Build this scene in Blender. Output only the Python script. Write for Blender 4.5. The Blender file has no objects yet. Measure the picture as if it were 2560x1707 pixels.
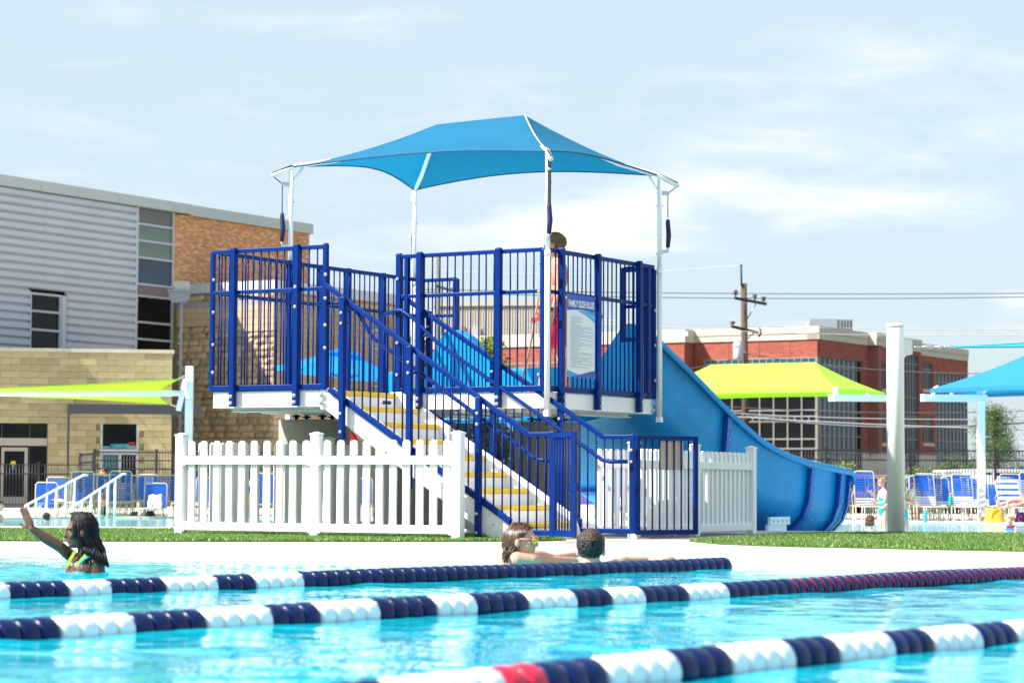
import bpy, math, random
from mathutils import Vector, Matrix, noise as mnoise
import numpy as np

# ============ camera, world, sun, exposure ============
sc = bpy.context.scene
F_PX = 6200.0                       # focal length in pixels of the 2560 wide photograph
PITCH = math.atan(359.5 / F_PX)
ROLL = 0.0045
CAM_Z = 0.55
cam_d = bpy.data.cameras.new('camera')
cam = bpy.data.objects.new('camera', cam_d)
sc.collection.objects.link(cam)
cam_d.sensor_width = 36.0
cam_d.lens = 36.0 * F_PX / 2560.0
cam_d.clip_start = 0.2
cam_d.clip_end = 8000.0
cam_M = Matrix.Rotation(math.radians(90) + PITCH, 3, 'X') @ Matrix.Rotation(ROLL, 3, 'Z')
cam.matrix_world = Matrix.Translation((0, 0, CAM_Z)) @ cam_M.to_4x4()
cam_d.dof.use_dof = True
cam_d.dof.focus_distance = 27.5
cam_d.dof.aperture_fstop = 3.9
sc.camera = cam

SUN_EL = math.radians(46)
SUN_DIR = Vector((-0.94 * math.cos(SUN_EL), -0.34 * math.cos(SUN_EL), math.sin(SUN_EL))).normalized()
world = bpy.data.worlds.new('World')
sc.world = world
world.use_nodes = True
wn = world.node_tree
wn.nodes.clear()
def W(t, **kw):
    n = wn.nodes.new(t)
    for k, v in kw.items():
        setattr(n, k, v)
    return n
w_out = W('ShaderNodeOutputWorld')
w_bg = W('ShaderNodeBackground')
w_bg.inputs['Strength'].default_value = 0.082
w_sky = W('ShaderNodeTexSky', sky_type='NISHITA')
w_sky.sun_disc = False
w_sky.sun_elevation = SUN_EL
w_sky.sun_rotation = math.radians(250)
w_sky.air_density = 1.0
w_sky.dust_density = 1.6
w_sky.ozone_density = 1.5
w_tc = W('ShaderNodeTexCoord')
L = wn.links.new
def wmath(op, a, b=None, clamp=False):
    n = W('ShaderNodeMath', operation=op)
    n.use_clamp = clamp
    for i, x in enumerate((a, b)):
        if x is None: continue
        if isinstance(x, (int, float)): n.inputs[i].default_value = x
        else: L(x, n.inputs[i])
    return n.outputs[0]
sep = W('ShaderNodeSeparateXYZ'); L(w_tc.outputs['Generated'], sep.inputs[0])
zc = wmath('MAXIMUM', sep.outputs[2], 0.0)
zp = wmath('ADD', zc, 0.12)
cx = wmath('DIVIDE', sep.outputs[0], zp); cy = wmath('DIVIDE', sep.outputs[1], zp)
comb = W('ShaderNodeCombineXYZ'); L(cx, comb.inputs[0]); L(cy, comb.inputs[1])
def wnoise(scale, detail, rough, off=(0, 0, 0)):
    m = W('ShaderNodeMapping'); m.inputs['Location'].default_value = off
    L(comb.outputs[0], m.inputs[0])
    n = W('ShaderNodeTexNoise'); n.inputs['Scale'].default_value = scale
    n.inputs['Detail'].default_value = detail; n.inputs['Roughness'].default_value = rough
    n.inputs['Distortion'].default_value = 0.35
    L(m.outputs[0], n.inputs['Vector'])
    return n.outputs['Fac']
big = wnoise(0.85, 6, 0.55, (3.1, 1.7, 0))
fine = wnoise(4.0, 7, 0.6, (1.2, 7.7, 0))
# cloud banks: soft elliptical regions of the sky dome (direction, half-width az, half-height el)
def bank(px, py, sx, sy):
    d = cam_M @ Vector(((px - 1280) / F_PX, -(py - 853.5) / F_PX, -1.0)); d.normalize()
    s = W('ShaderNodeVectorMath', operation='SUBTRACT'); L(w_tc.outputs['Generated'], s.inputs[0]); s.inputs[1].default_value = d
    m = W('ShaderNodeVectorMath', operation='MULTIPLY'); L(s.outputs[0], m.inputs[0]); m.inputs[1].default_value = (1 / sx, 1 / sx, 1 / sy)
    ln = W('ShaderNodeVectorMath', operation='LENGTH'); L(m.outputs[0], ln.inputs[0])
    return wmath('SUBTRACT', 1.0, ln.outputs['Value'], True)
banks = None
for b, k in ((bank(750, 40, .13, .016), .55), (bank(1500, 560, .055, .016), .75), (bank(1760, 470, .055, .012), .75),
          (bank(2200, 505, .06, .012), .65), (bank(2540, 760, .03, .012), .6), (bank(1900, 560, .12, .02), .35), (bank(1250, 620, .12, .018), .4),
          (bank(2200, 130, .10, .03), .22)):
    t = wmath('MULTIPLY', b, k)
    banks = t if banks is None else wmath('ADD', banks, t)
nz = wmath('ADD', wmath('MULTIPLY', big, 0.62), wmath('MULTIPLY', fine, 0.38))
cov = wmath('ADD', nz, wmath('MULTIPLY', banks, 0.30))
mr = W('ShaderNodeMapRange'); mr.interpolation_type = 'SMOOTHSTEP'
mr.inputs['From Min'].default_value = 0.53; mr.inputs['From Max'].default_value = 0.82
L(cov, mr.inputs['Value'])
# the clear sky pales towards white through thin high haze
pale = W('ShaderNodeMixRGB'); pale.inputs['Fac'].default_value = 0.72
L(w_sky.outputs[0], pale.inputs['Color1']); pale.inputs['Color2'].default_value = (4.75, 5.65, 6.3, 1)
mixc = W('ShaderNodeMixRGB'); L(mr.outputs[0], mixc.inputs['Fac'])
L(pale.outputs[0], mixc.inputs['Color1']); mixc.inputs['Color2'].default_value = (7.3, 7.6, 7.9, 1)
L(mixc.outputs[0], w_bg.inputs['Color'])
L(w_bg.outputs[0], w_out.inputs['Surface'])

sun_d = bpy.data.lights.new('sun', 'SUN')
sun_d.energy = 5.0; sun_d.angle = math.radians(0.5); sun_d.color = (1.0, 0.96, 0.9)
sun = bpy.data.objects.new('sun', sun_d); sc.collection.objects.link(sun)
sun.rotation_euler = SUN_DIR.to_track_quat('Z', 'Y').to_euler()
sun.location = (-20, 0, 30)
vs = sc.view_settings
vs.view_transform = 'Standard'; vs.look = 'None'; vs.exposure = 1.0; vs.gamma = 1.0
vs.use_curve_mapping = False

# ============ helpers ============
RND = random.Random(7)
def ray(px, py):
    return cam_M @ Vector(((px - 1280) / F_PX, -(py - 853.5) / F_PX, -1.0))
def R(px, py, D):
    "the point seen at pixel (px, py) that lies D metres ahead"
    d = ray(px, py); return Vector((0, 0, CAM_Z)) + d * (D / d.y)
def G(px, py, z=0.0):
    "the point of the level plane z seen at pixel (px, py)"
    d = ray(px, py); return Vector((0, 0, CAM_Z)) + d * ((z - CAM_Z) / d.z)
A = Vector((-0.857, 0.515, 0)).normalized()      # along the stairs, up and away to the left
B = Vector((0.515, 0.857, 0)).normalized()       # across, away to the right
T0 = Vector((0.34, 26.16, 0))
def T(a, b, z=0.0):
    return T0 + A * a + B * b + Vector((0, 0, z))
Z = Vector((0, 0, 1))
ANG_A = math.atan2(A.y, A.x); ANG_B = math.atan2(B.y, B.x)

MATS = {}
def mat(name, col, rough=0.6, metal=0.0, var=0.0, vscale=8.0, bump=0.0, bscale=40.0, spec=0.5, rand=0.0, stretch=None, coat=0.0, trans=0.0, transcol=None, dirt=None, dscale=1.5):
    if name in MATS: return MATS[name]
    m = bpy.data.materials.new(name); m.use_nodes = True
    nt = m.node_tree; p = nt.nodes['Principled BSDF']
    p.inputs['Roughness'].default_value = rough; p.inputs['Metallic'].default_value = metal
    p.inputs['Specular IOR Level'].default_value = spec
    p.inputs['Coat Weight'].default_value = coat
    c = (*col, 1)
    p.inputs['Base Color'].default_value = c
    tc = nt.nodes.new('ShaderNodeTexCoord'); mp = nt.nodes.new('ShaderNodeMapping')
    nt.links.new(tc.outputs['Object'], mp.inputs[0])
    if stretch: mp.inputs['Scale'].default_value = stretch
    cur = None
    if var > 0:
        n = nt.nodes.new('ShaderNodeTexNoise'); n.inputs['Scale'].default_value = vscale; n.inputs['Detail'].default_value = 6; n.inputs['Roughness'].default_value = .6
        nt.links.new(mp.outputs[0], n.inputs['Vector'])
        mrr = nt.nodes.new('ShaderNodeMapRange'); mrr.inputs['From Min'].default_value = .3; mrr.inputs['From Max'].default_value = .7
        mrr.inputs['To Min'].default_value = 1 - var; mrr.inputs['To Max'].default_value = 1 + var * .6
        nt.links.new(n.outputs['Fac'], mrr.inputs['Value'])
        mx = nt.nodes.new('ShaderNodeVectorMath'); mx.operation = 'SCALE'; mx.inputs[0].default_value = col
        nt.links.new(mrr.outputs[0], mx.inputs['Scale']); cur = mx.outputs[0]
    if rand > 0:
        oi = nt.nodes.new('ShaderNodeObjectInfo')
        mrr = nt.nodes.new('ShaderNodeMapRange'); mrr.inputs['To Min'].default_value = 1 - rand; mrr.inputs['To Max'].default_value = 1 + rand
        nt.links.new(oi.outputs['Random'], mrr.inputs['Value'])
        mx = nt.nodes.new('ShaderNodeVectorMath'); mx.operation = 'SCALE'
        if cur is None: mx.inputs[0].default_value = col
        else: nt.links.new(cur, mx.inputs[0])
        nt.links.new(mrr.outputs[0], mx.inputs['Scale']); cur = mx.outputs[0]
    if dirt:
        n = nt.nodes.new('ShaderNodeTexNoise'); n.inputs['Scale'].default_value = dscale; n.inputs['Detail'].default_value = 8; n.inputs['Roughness'].default_value = .7
        nt.links.new(mp.outputs[0], n.inputs['Vector'])
        mrr = nt.nodes.new('ShaderNodeMapRange'); mrr.inputs['From Min'].default_value = .5; mrr.inputs['From Max'].default_value = .75; mrr.inputs['To Max'].default_value = .55
        nt.links.new(n.outputs['Fac'], mrr.inputs['Value'])
        mx = nt.nodes.new('ShaderNodeMixRGB'); nt.links.new(mrr.outputs[0], mx.inputs['Fac'])
        if cur is None: mx.inputs['Color1'].default_value = c
        else: nt.links.new(cur, mx.inputs['Color1'])
        mx.inputs['Color2'].default_value = (*dirt, 1); cur = mx.outputs[0]
    if cur is not None: nt.links.new(cur, p.inputs['Base Color'])
    if bump > 0:
        n = nt.nodes.new('ShaderNodeTexNoise'); n.inputs['Scale'].default_value = bscale; n.inputs['Detail'].default_value = 5
        nt.links.new(mp.outputs[0], n.inputs['Vector'])
        b = nt.nodes.new('ShaderNodeBump'); b.inputs['Strength'].default_value = bump; b.inputs['Distance'].default_value = .02
        nt.links.new(n.outputs['Fac'], b.inputs['Height']); nt.links.new(b.outputs[0], p.inputs['Normal'])
    if trans > 0:
        tr = nt.nodes.new('ShaderNodeBsdfTranslucent'); tr.inputs['Color'].default_value = (*(transcol or col), 1)
        ms = nt.nodes.new('ShaderNodeMixShader'); ms.inputs[0].default_value = trans
        o = nt.nodes['Material Output']
        nt.links.new(p.outputs[0], ms.inputs[1]); nt.links.new(tr.outputs[0], ms.inputs[2]); nt.links.new(ms.outputs[0], o.inputs['Surface'])
    MATS[name] = m
    return m

class MB:
    "collects shapes in world coordinates and links them as one mesh object"
    def __init__(s): s.v = []; s.f = []; s.mi = []; s.sm = []
    def add(s, vs, fs, mi=0, smooth=False):
        o = len(s.v); s.v += [tuple(v) for v in vs]
        s.f += [tuple(i + o for i in f) for f in fs]; s.mi += [mi] * len(fs); s.sm += [smooth] * len(fs)
        return s
    def obox(s, c, ux, uy, uz, mi=0):
        "box with centre c and half-axis vectors"
        c = Vector(c); vs = [c + ux * i + uy * j + uz * k for k in (-1, 1) for j in (-1, 1) for i in (-1, 1)]
        return s.add(vs, [(0, 2, 3, 1), (4, 5, 7, 6), (0, 1, 5, 4), (2, 6, 7, 3), (0, 4, 6, 2), (1, 3, 7, 5)], mi)
    def box(s, lo, hi, mi=0):
        lo = Vector(lo); hi = Vector(hi); c = (lo + hi) / 2; h = (hi - lo) / 2
        return s.obox(c, Vector((h.x, 0, 0)), Vector((0, h.y, 0)), Vector((0, 0, h.z)), mi)
    def beam(s, p, q, w, h, mi=0, up=Z):
        p = Vector(p); q = Vector(q); d = q - p; l = d.length; d.normalize()
        side = d.cross(up)
        if side.length < 1e-6: side = d.cross(A)
        side.normalize(); u = side.cross(d)
        return s.obox((p + q) / 2, d * l / 2, side * w / 2, u * h / 2, mi)
    def tube(s, pts, r, n=10, mi=0, caps=True, smooth=True):
        pts = [Vector(p) for p in pts]; m = len(pts)
        rs = r if isinstance(r, (list, tuple)) else [r] * m
        vs = []; prev = None
        for i in range(m):
            t = (pts[min(i + 1, m - 1)] - pts[max(i - 1, 0)]).normalized()
            if prev is None:
                x = t.cross(Z)
                if x.length < 1e-3: x = t.cross(Vector((1, 0, 0)))
                x.normalize()
            else:
                x = prev - t * prev.dot(t); x.normalize()
            prev = x; y = t.cross(x)
            for k in range(n):
                an = 2 * math.pi * k / n
                vs.append(pts[i] + (x * math.cos(an) + y * math.sin(an)) * rs[i])
        fs = []
        for i in range(m - 1):
            for k in range(n):
                a = i * n + k; b = i * n + (k + 1) % n
                fs.append((a, b, b + n, a + n))
        s.add(vs, fs, mi, smooth)
        if caps:
            o = len(s.v) - len(vs)
            s.f += [tuple(o + k for k in range(n))[::-1], tuple(o + (m - 1) * n + k for k in range(n))]
            s.mi += [mi] * 2; s.sm += [False] * 2
        return s
    def ell(s, c, r, rot=None, nu=14, nv=9, mi=0):
        c = Vector(c); vs = [Vector((0, 0, -1))]
        for j in range(1, nv):
            ph = -math.pi / 2 + math.pi * j / nv
            for i in range(nu):
                th = 2 * math.pi * i / nu
                vs.append(Vector((math.cos(th) * math.cos(ph), math.sin(th) * math.cos(ph), math.sin(ph))))
        vs.append(Vector((0, 0, 1)))
        rr = r if isinstance(r, (tuple, list)) else (r, r, r)
        vs = [Vector((v.x * rr[0], v.y * rr[1], v.z * rr[2])) for v in vs]
        if rot is not None: vs = [rot @ v for v in vs]
        fs = [(0, 1 + (i + 1) % nu, 1 + i) for i in range(nu)]
        for j in range(nv - 2):
            for i in range(nu):
                a = 1 + j * nu + i; b = 1 + j * nu + (i + 1) % nu
                fs.append((a, b, b + nu, a + nu))
        top = len(vs) - 1; o = 1 + (nv - 2) * nu
        fs += [(top, o + i, o + (i + 1) % nu) for i in range(nu)]
        return s.add([c + v for v in vs], fs, mi, True)
    def prism(s, poly, vec, mi=0):
        n = len(poly); vec = Vector(vec); vs = [Vector(p) for p in poly]; vs += [p + vec for p in vs]
        return s.add(vs, [tuple(range(n))[::-1], tuple(range(n, 2 * n))] + [(i, (i + 1) % n, n + (i + 1) % n, n + i) for i in range(n)], mi)
    def mesh(s, name, mats, origin=(0, 0, 0)):
        me = bpy.data.meshes.new(name); o = Vector(origin)
        me.from_pydata([Vector(v) - o for v in s.v], [], s.f)
        for m in (mats if isinstance(mats, (list, tuple)) else [mats]): me.materials.append(m)
        me.polygons.foreach_set('material_index', s.mi); me.polygons.foreach_set('use_smooth', s.sm)
        me.update(); return me
    def build(s, name, mats, parent=None, recalc=True, **tags):
        o0 = wloc(parent) if parent else Vector((0, 0, 0))
        me = s.mesh(name, mats, o0)
        if recalc:
            import bmesh
            bm = bmesh.new(); bm.from_mesh(me); bmesh.ops.recalc_face_normals(bm, faces=bm.faces); bm.to_mesh(me); bm.free()
        o = bpy.data.objects.new(name, me); sc.collection.objects.link(o)
        if parent: o.parent = parent
        for k, v in tags.items(): o[k] = v
        return o
def wloc(o):
    v = Vector((0, 0, 0))
    while o: v = v + Vector(o.location); o = o.parent
    return v
def thing(name, label, cat, loc, group=None):
    o = bpy.data.objects.new(name, None); sc.collection.objects.link(o); o.empty_display_size = .2
    o.location = loc; o['label'] = label; o['category'] = cat
    if group: o['group'] = group
    return o
def tag(o, label, cat, group=None):
    o['label'] = label; o['category'] = cat
    if group: o['group'] = group
    return o
def inst(name, me, parent, loc, rz=0.0, scale=(1, 1, 1), rot=None):
    o = bpy.data.objects.new(name, me); sc.collection.objects.link(o)
    o.parent = parent; o.location = Vector(loc) - (wloc(parent) if parent else Vector((0, 0, 0)))
    o.rotation_euler = rot if rot is not None else (0, 0, rz); o.scale = scale
    return o
def copy_tree(o, parent=None):
    c = o.copy(); sc.collection.objects.link(c); c.parent = parent
    for ch in o.children: copy_tree(ch, c)
    return c
def grid_mesh(name, rows, m, parent=None, smooth=True, thick=0.0, closed=False):
    "rows of points -> quad sheet"
    b = MB(); n = len(rows[0]); vs = [p for r in rows for p in r]; fs = []
    for i in range(len(rows) - 1):
        for j in range(n - 1 + (1 if closed else 0)):
            a = i * n + j; c = i * n + (j + 1) % n
            fs.append((a, c, c + n, a + n))
    b.add(vs, fs, 0, smooth)
    o = b.build(name, m, parent, recalc=False)
    if thick:
        md = o.modifiers.new('solid', 'SOLIDIFY'); md.thickness = thick; md.offset = 0
    return o

# materials
M_NAVY = mat('blue_powder_coat', (.0, .022, .165), .36, var=.15, vscale=3, spec=.15, bump=.03, bscale=90)
M_BAR = mat('blue_bar_coat', (.0, .013, .12), .45, spec=.12)
M_WHITE = mat('white_gelcoat', (.87, .87, .865), .35, var=.05, vscale=1.3, dirt=(.62, .60, .54), dscale=3.2)
M_WHITE_S = mat('white_steel_paint', (.90, .90, .90), .3, var=.04, vscale=2)
M_VINYL = mat('white_vinyl', (.92, .925, .93), .3, var=.03, vscale=2, rand=.02, dirt=(.76, .76, .73), dscale=5)
M_YELLOW = mat('yellow_nosing', (.95, .62, .01), .5, var=.05, vscale=9)
M_BOLT = mat('zinc_bolt', (.55, .56, .58), .3, metal=.7)
M_BLACKR = mat('black_rubber', (.015, .015, .018), .6)
M_SLIDE = mat('slide_fibreglass', (.0, .245, .60), .34, var=.16, vscale=2.2, bump=.12, bscale=26, spec=.25, dirt=(.01, .30, .66), dscale=1.1)
M_SLIDE_D = mat('slide_flange_blue', (.001, .085, .42), .4, var=.1, vscale=3)
M_CANOPY = mat('teal_mesh_fabric', (.0, .145, .275), .8, var=.14, vscale=1.5, bump=.25, bscale=160, trans=.34, transcol=(.0, .23, .43))
M_CANOPY2 = mat('sky_blue_fabric', (.03, .28, .52), .8, var=.06, vscale=1.5, bump=.15, bscale=100, trans=.35)
M_GREEN = mat('lime_fabric', (.44, .72, .10), .8, var=.10, vscale=1.0, trans=.4, transcol=(.42, .85, .0))
M_CONC = mat('column_concrete', (.36, .34, .30), .85, var=.22, vscale=1.6, bump=.3, bscale=30, dirt=(.20, .19, .17), dscale=1.4, stretch=(1, 1, .35))
M_DECK = mat('pool_deck_concrete', (.58, .53, .46), .85, var=.10, vscale=.9, bump=.1, bscale=60, dirt=(.50, .44, .36), dscale=.9)
M_COPING = mat('pool_coping_white', (.80, .79, .77), .6, var=.05, vscale=2, dirt=(.60, .58, .55), dscale=1.5)
M_JOINT = mat('joint_sealant', (.36, .34, .31), .8, var=.2, vscale=5)
M_TURFBASE = mat('turf_backing', (.05, .12, .012), .9, var=.3, vscale=20)
M_BLACKFENCE = mat('black_fence_coat', (.012, .013, .018), .4)
M_NAVYSTRAP = mat('navy_sleeve', (.012, .014, .08), .7)
M_GALV = mat('galvanised_steel', (.6, .6, .62), .3, metal=.8, var=.1, vscale=20)
# ============ the setting ============
WATER_Z = -0.08
def sheet(name, pts, z, m, thick=0.0, **tags):
    b = MB()
    if thick: b.prism([Vector((p[0], p[1], z - thick)) for p in pts], (0, 0, thick))
    else: b.add([Vector((p[0], p[1], z)) for p in pts], [tuple(range(len(pts)))])
    o = b.build(name, m)
    if not thick and o.data.polygons[0].normal.z < 0: o.data.flip_normals()
    for k, v in tags.items(): o[k] = v
    return o

# the whole ground, out to the horizon
sheet('ground', [(-4000, -300), (4000, -300), (4000, 6000), (-4000, 6000)], -0.62,
      mat('asphalt_and_grass', (.10, .11, .075), .95, var=.4, vscale=.02), kind='structure')
sheet('parking_lot', [(-70, 74.2), (120, 74.2), (120, 170), (-70, 170)], -0.50, mat('asphalt', (.07, .07, .072), .9, var=.25, vscale=.5, bump=.2), kind='structure')

# shore of the near pool (the waterline)
shore = [(-34, 39.0), (-14, 27.6), (-4.7, 22.35), (-2.6, 21.15), (-1.0, 20.35), (.4, 19.75), (1.65, 19.30), (2.8, 18.95), (3.9, 18.62), (6.5, 17.9), (14, 15.6), (30, 11)]
def off(pts, d):
    out = []
    for i, p in enumerate(pts):
        a = Vector(pts[max(i - 1, 0)]); b = Vector(pts[min(i + 1, len(pts) - 1)])
        t = (b - a).normalized(); out.append((p[0] - t.y * d, p[1] + t.x * d))
    return out
def strip(name, d0, d1, z, m, thick, **tags):
    a = off(shore, d0); c = off(shore, d1); b = MB()
    for i in range(len(a) - 1):
        b.prism([Vector((*a[i], z - thick)), Vector((*a[i + 1], z - thick)), Vector((*c[i + 1], z - thick)), Vector((*c[i], z - thick))], (0, 0, thick))
    o = b.build(name, m)
    for k, v in tags.items(): o[k] = v
    return o
strip('pool_coping', 0.0, 0.62, 0.004, M_COPING, 1.2, kind='structure')
strip('coping_joint', 0.62, 0.665, -0.004, M_JOINT, .3, kind='structure')
in0 = off(shore, 0.665)
far_edge = [(30, 27.3), (12, 29.6), (7, 30.1), (3.6, 30.5), (0, 31.0), (-5, 31.2), (-12, 32.5), (-34, 42)]
deck_poly = [Vector((*p, -1.2)) for p in in0] + [Vector((*p, -1.2)) for p in far_edge]
db = MB(); db.prism(deck_poly, (0, 0, 1.2)); deck = db.build('pool_deck', M_DECK); deck['kind'] = 'structure'
# control joints sawn into the deck: shallow dark strips, recessed look by being thin sheets 4 mm up
M_CRACK = mat('sawn_joint', (.20, .18, .155), .9)
for i, d in enumerate((1.55, 2.6)):
    a_ = off(shore, d + .665); c_ = off(shore, d + .678); b = MB()
    for k in range(1, len(a_) - 2): b.add([Vector((*a_[k], .004)), Vector((*a_[k + 1], .004)), Vector((*c_[k + 1], .004)), Vector((*c_[k], .004))], [(0, 1, 2, 3)])
    o = b.build('deck_joint', M_CRACK); o['kind'] = 'structure'
for x in (-6.5, -3.2, .2, 2.6, 5.4):
    y = 0
    for i in range(len(in0) - 1):
        if in0[i][0] <= x <= in0[i + 1][0]:
            u_ = (x - in0[i][0]) / (in0[i + 1][0] - in0[i][0]); y = in0[i][1] * (1 - u_) + in0[i + 1][1] * u_
    b = MB(); p = Vector((x, y + .01, .0065)); q = p + Vector((.42, .9, 0)) * 5.2; b.add([p, q, q + Vector((.012, 0, 0)), p + Vector((.012, 0, 0))], [(0, 1, 2, 3)]); o = b.build('deck_joint', M_CRACK); o['kind'] = 'structure'
# coping of the far pool's near edge
fe = far_edge
b = MB()
for i in range(len(fe) - 1):
    p = Vector((*fe[i], 0)); q = Vector((*fe[i + 1], 0)); t = (q - p).normalized(); n = Vector((t.y, -t.x, 0)) * .28
    if n.y < 0: n = -n
    b.prism([p + Vector((0, 0, -.9)), q + Vector((0, 0, -.9)), q + n + Vector((0, 0, -.9)), p + n + Vector((0, 0, -.9))], (0, 0, .905))
o = b.build('far_pool_coping', M_COPING); o['kind'] = 'structure'

# water: a sheet with real small waves near the camera and bumped ripples
def water_mat(name, deep, shallow, bumps, rough=.03, spec=.5, caustic=.35):
    m = bpy.data.materials.new(name); m.use_nodes = True; nt = m.node_tree; p = nt.nodes['Principled BSDF']; lk = nt.links.new
    p.inputs['Roughness'].default_value = rough; p.inputs['IOR'].default_value = 1.33; p.inputs['Specular IOR Level'].default_value = spec
    geo = nt.nodes.new('ShaderNodeNewGeometry')
    def noise(scale, detail, stretch=(1, 1, 1), dist=0.0):
        mp = nt.nodes.new('ShaderNodeMapping'); mp.inputs['Scale'].default_value = stretch; lk(geo.outputs['Position'], mp.inputs[0])
        n = nt.nodes.new('ShaderNodeTexNoise'); n.inputs['Scale'].default_value = scale; n.inputs['Detail'].default_value = detail; n.inputs['Distortion'].default_value = dist
        lk(mp.outputs[0], n.inputs['Vector']); return n.outputs['Fac']
    c1 = noise(.35, 4, (1, .7, 1)); c2 = noise(1.5, 5, (1, .8, 1), .8)
    ad = nt.nodes.new('ShaderNodeMath'); ad.operation = 'ADD'; lk(c1, ad.inputs[0]); 
    ml = nt.nodes.new('ShaderNodeMath'); ml.operation = 'MULTIPLY'; lk(c2, ml.inputs[0]); ml.inputs[1].default_value = caustic * 2; lk(ml.outputs[0], ad.inputs[1])
    r = nt.nodes.new('ShaderNodeMapRange'); r.inputs['From Min'].default_value = .30 + caustic * .7; r.inputs['From Max'].default_value = .70 + caustic * 1.3; lk(ad.outputs[0], r.inputs['Value'])
    mx = nt.nodes.new('ShaderNodeMixRGB'); lk(r.outputs[0], mx.inputs['Fac']); mx.inputs['Color1'].default_value = (*deep, 1); mx.inputs['Color2'].default_value = (*shallow, 1)
    lk(mx.outputs[0], p.inputs['Base Color'])
    prev = None
    for scale, detail, st, strength, dist in bumps:
        b_ = nt.nodes.new('ShaderNodeBump'); b_.inputs['Strength'].default_value = strength; b_.inputs['Distance'].default_value = dist
        lk(noise(scale, detail, st, .4), b_.inputs['Height'])
        if prev: lk(prev, b_.inputs['Normal'])
        prev = b_.outputs[0]
    lk(prev, p.inputs['Normal'])
    return m
M_WATER = water_mat('pool_water', (.0, .31, .47), (.0, .64, .77), [(2.2, 3, (1, 1, 1), 1.0, .012), (7, 3, (.9, 1.1, 1), 1.0, .004)], rough=.015, spec=.34)
M_WATER2 = water_mat('far_pool_water', (.10, .55, .66), (.40, .82, .88), [(1.5, 3, (1, 1, 1), 1.0, .05), (6, 4, (1, 1, 1), 1.0, .014)])
wpoly = [(p[0], p[1]) for p in off(shore, .05)] + [(40, -6), (-40, -6)]
b = MB()
# displaced wave sheet in front of the shore
nx, ny = 330, 520
def wave(x, y):
    v = Vector((x * 1.15, y * 1.15, 0))
    h = mnoise.noise(v) * .014 + mnoise.noise(v * 2.7 + Vector((9, 3, 1))) * .007 + mnoise.noise(v * 6.1) * .0028 + mnoise.noise(v * 11.0) * .001
    for cx_, cy_, am in ((-3.05, 17.7, .016), (.12, 19.6, .008), (.62, 19.6, .007), (-3.5, 17.5, .010)):
        r = math.hypot(x - cx_, y - cy_)
        if r < 2.2: h += am * math.cos(r * 17) * math.exp(-r * 1.6)
    return h
ys = np.linspace(0, 1, ny) ** 1.0
def shore_y(x):
    s = off(shore, .05)
    for i in range(len(s) - 1):
        if s[i][0] <= x <= s[i + 1][0]:
            t = (x - s[i][0]) / (s[i + 1][0] - s[i][0]); return s[i][1] + t * (s[i + 1][1] - s[i][1])
    return s[-1][1]
rows = []
for j in range(ny):
    row = []
    for i in range(nx):
        u = i / (nx - 1); y1 = 0
        x = (-6.2 + 12.4 * u)
        y1 = shore_y(x); y = 5.0 + (y1 - 5.0) * ys[j]
        fx = min(1, (1 - abs(2 * u - 1)) * 8); fy = min(1, (y - 5.0) * 2)
        row.append(Vector((x, y, WATER_Z + wave(x, y) * fx * fy)))
    rows.append(row)
# flat water round the wavy patch
water = grid_mesh('pool_water', rows, M_WATER); 
me = water.data
b = MB()
zz = WATER_Z
def q4(a, c, d, e): b.add([Vector((*a, zz)), Vector((*c, zz)), Vector((*d, zz)), Vector((*e, zz))], [(0, 1, 2, 3)])
q4((-40, -6), (40, -6), (40, 5), (-40, 5))
left = [p for p in off(shore, .05) if p[0] < -6.2] + [(-6.2, shore_y(-6.2))]
b.add([Vector((-40, 5, zz)), Vector((-6.2, 5, zz))] + [Vector((*p, zz)) for p in left[::-1]] + [Vector((-40, left[0][1], zz))], [tuple(range(len(left) + 3))])
right = [(6.2, shore_y(6.2))] + [p for p in off(shore, .05) if p[0] > 6.2]
b.add([Vector((6.2, 5, zz)), Vector((40, 5, zz)), Vector((40, right[-1][1], zz))] + [Vector((*p, zz)) for p in right[::-1]], [tuple(range(len(right) + 3))])
wo = b.mesh('w', M_WATER)
import bmesh
bm = bmesh.new(); bm.from_mesh(me); bm.from_mesh(wo); bmesh.ops.recalc_face_normals(bm, faces=bm.faces)
for f in bm.faces:
    if f.normal.z < 0: f.normal_flip()
    f.smooth = True
bm.to_mesh(me); bm.free(); water['kind'] = 'structure'
sheet('pool_floor', [(-40, -6), (40, -6), (40, 11), (-34, 39)], -1.2, mat('pool_floor', (.3, .6, .7), .8), kind='structure')

fw = sheet('far_pool_water', [(-45, 30.3), (50, 27), (60, 55.5), (20, 56.0), (9, 56.4), (2, 58.0), (-6, 59.6), (-10.3, 59.2), (-12.2, 55.5), (-16, 52.0), (-45, 50)], -0.27, M_WATER2, kind='structure')
FD = -0.24
fd = MB(); fd.prism([Vector((x, y, -1)) for x, y in [(-45, 50), (-16, 52.0), (-12.2, 55.5), (-10.3, 59.2), (-6, 59.6), (2, 58.0), (9, 56.4), (20, 56.0), (60, 55.5), (90, 55.5), (90, 74), (6, 74), (4, 110), (-45, 110)]], (0, 0, 1 + FD))
o = fd.build('far_pool_deck', M_DECK); o['kind'] = 'structure'

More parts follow.
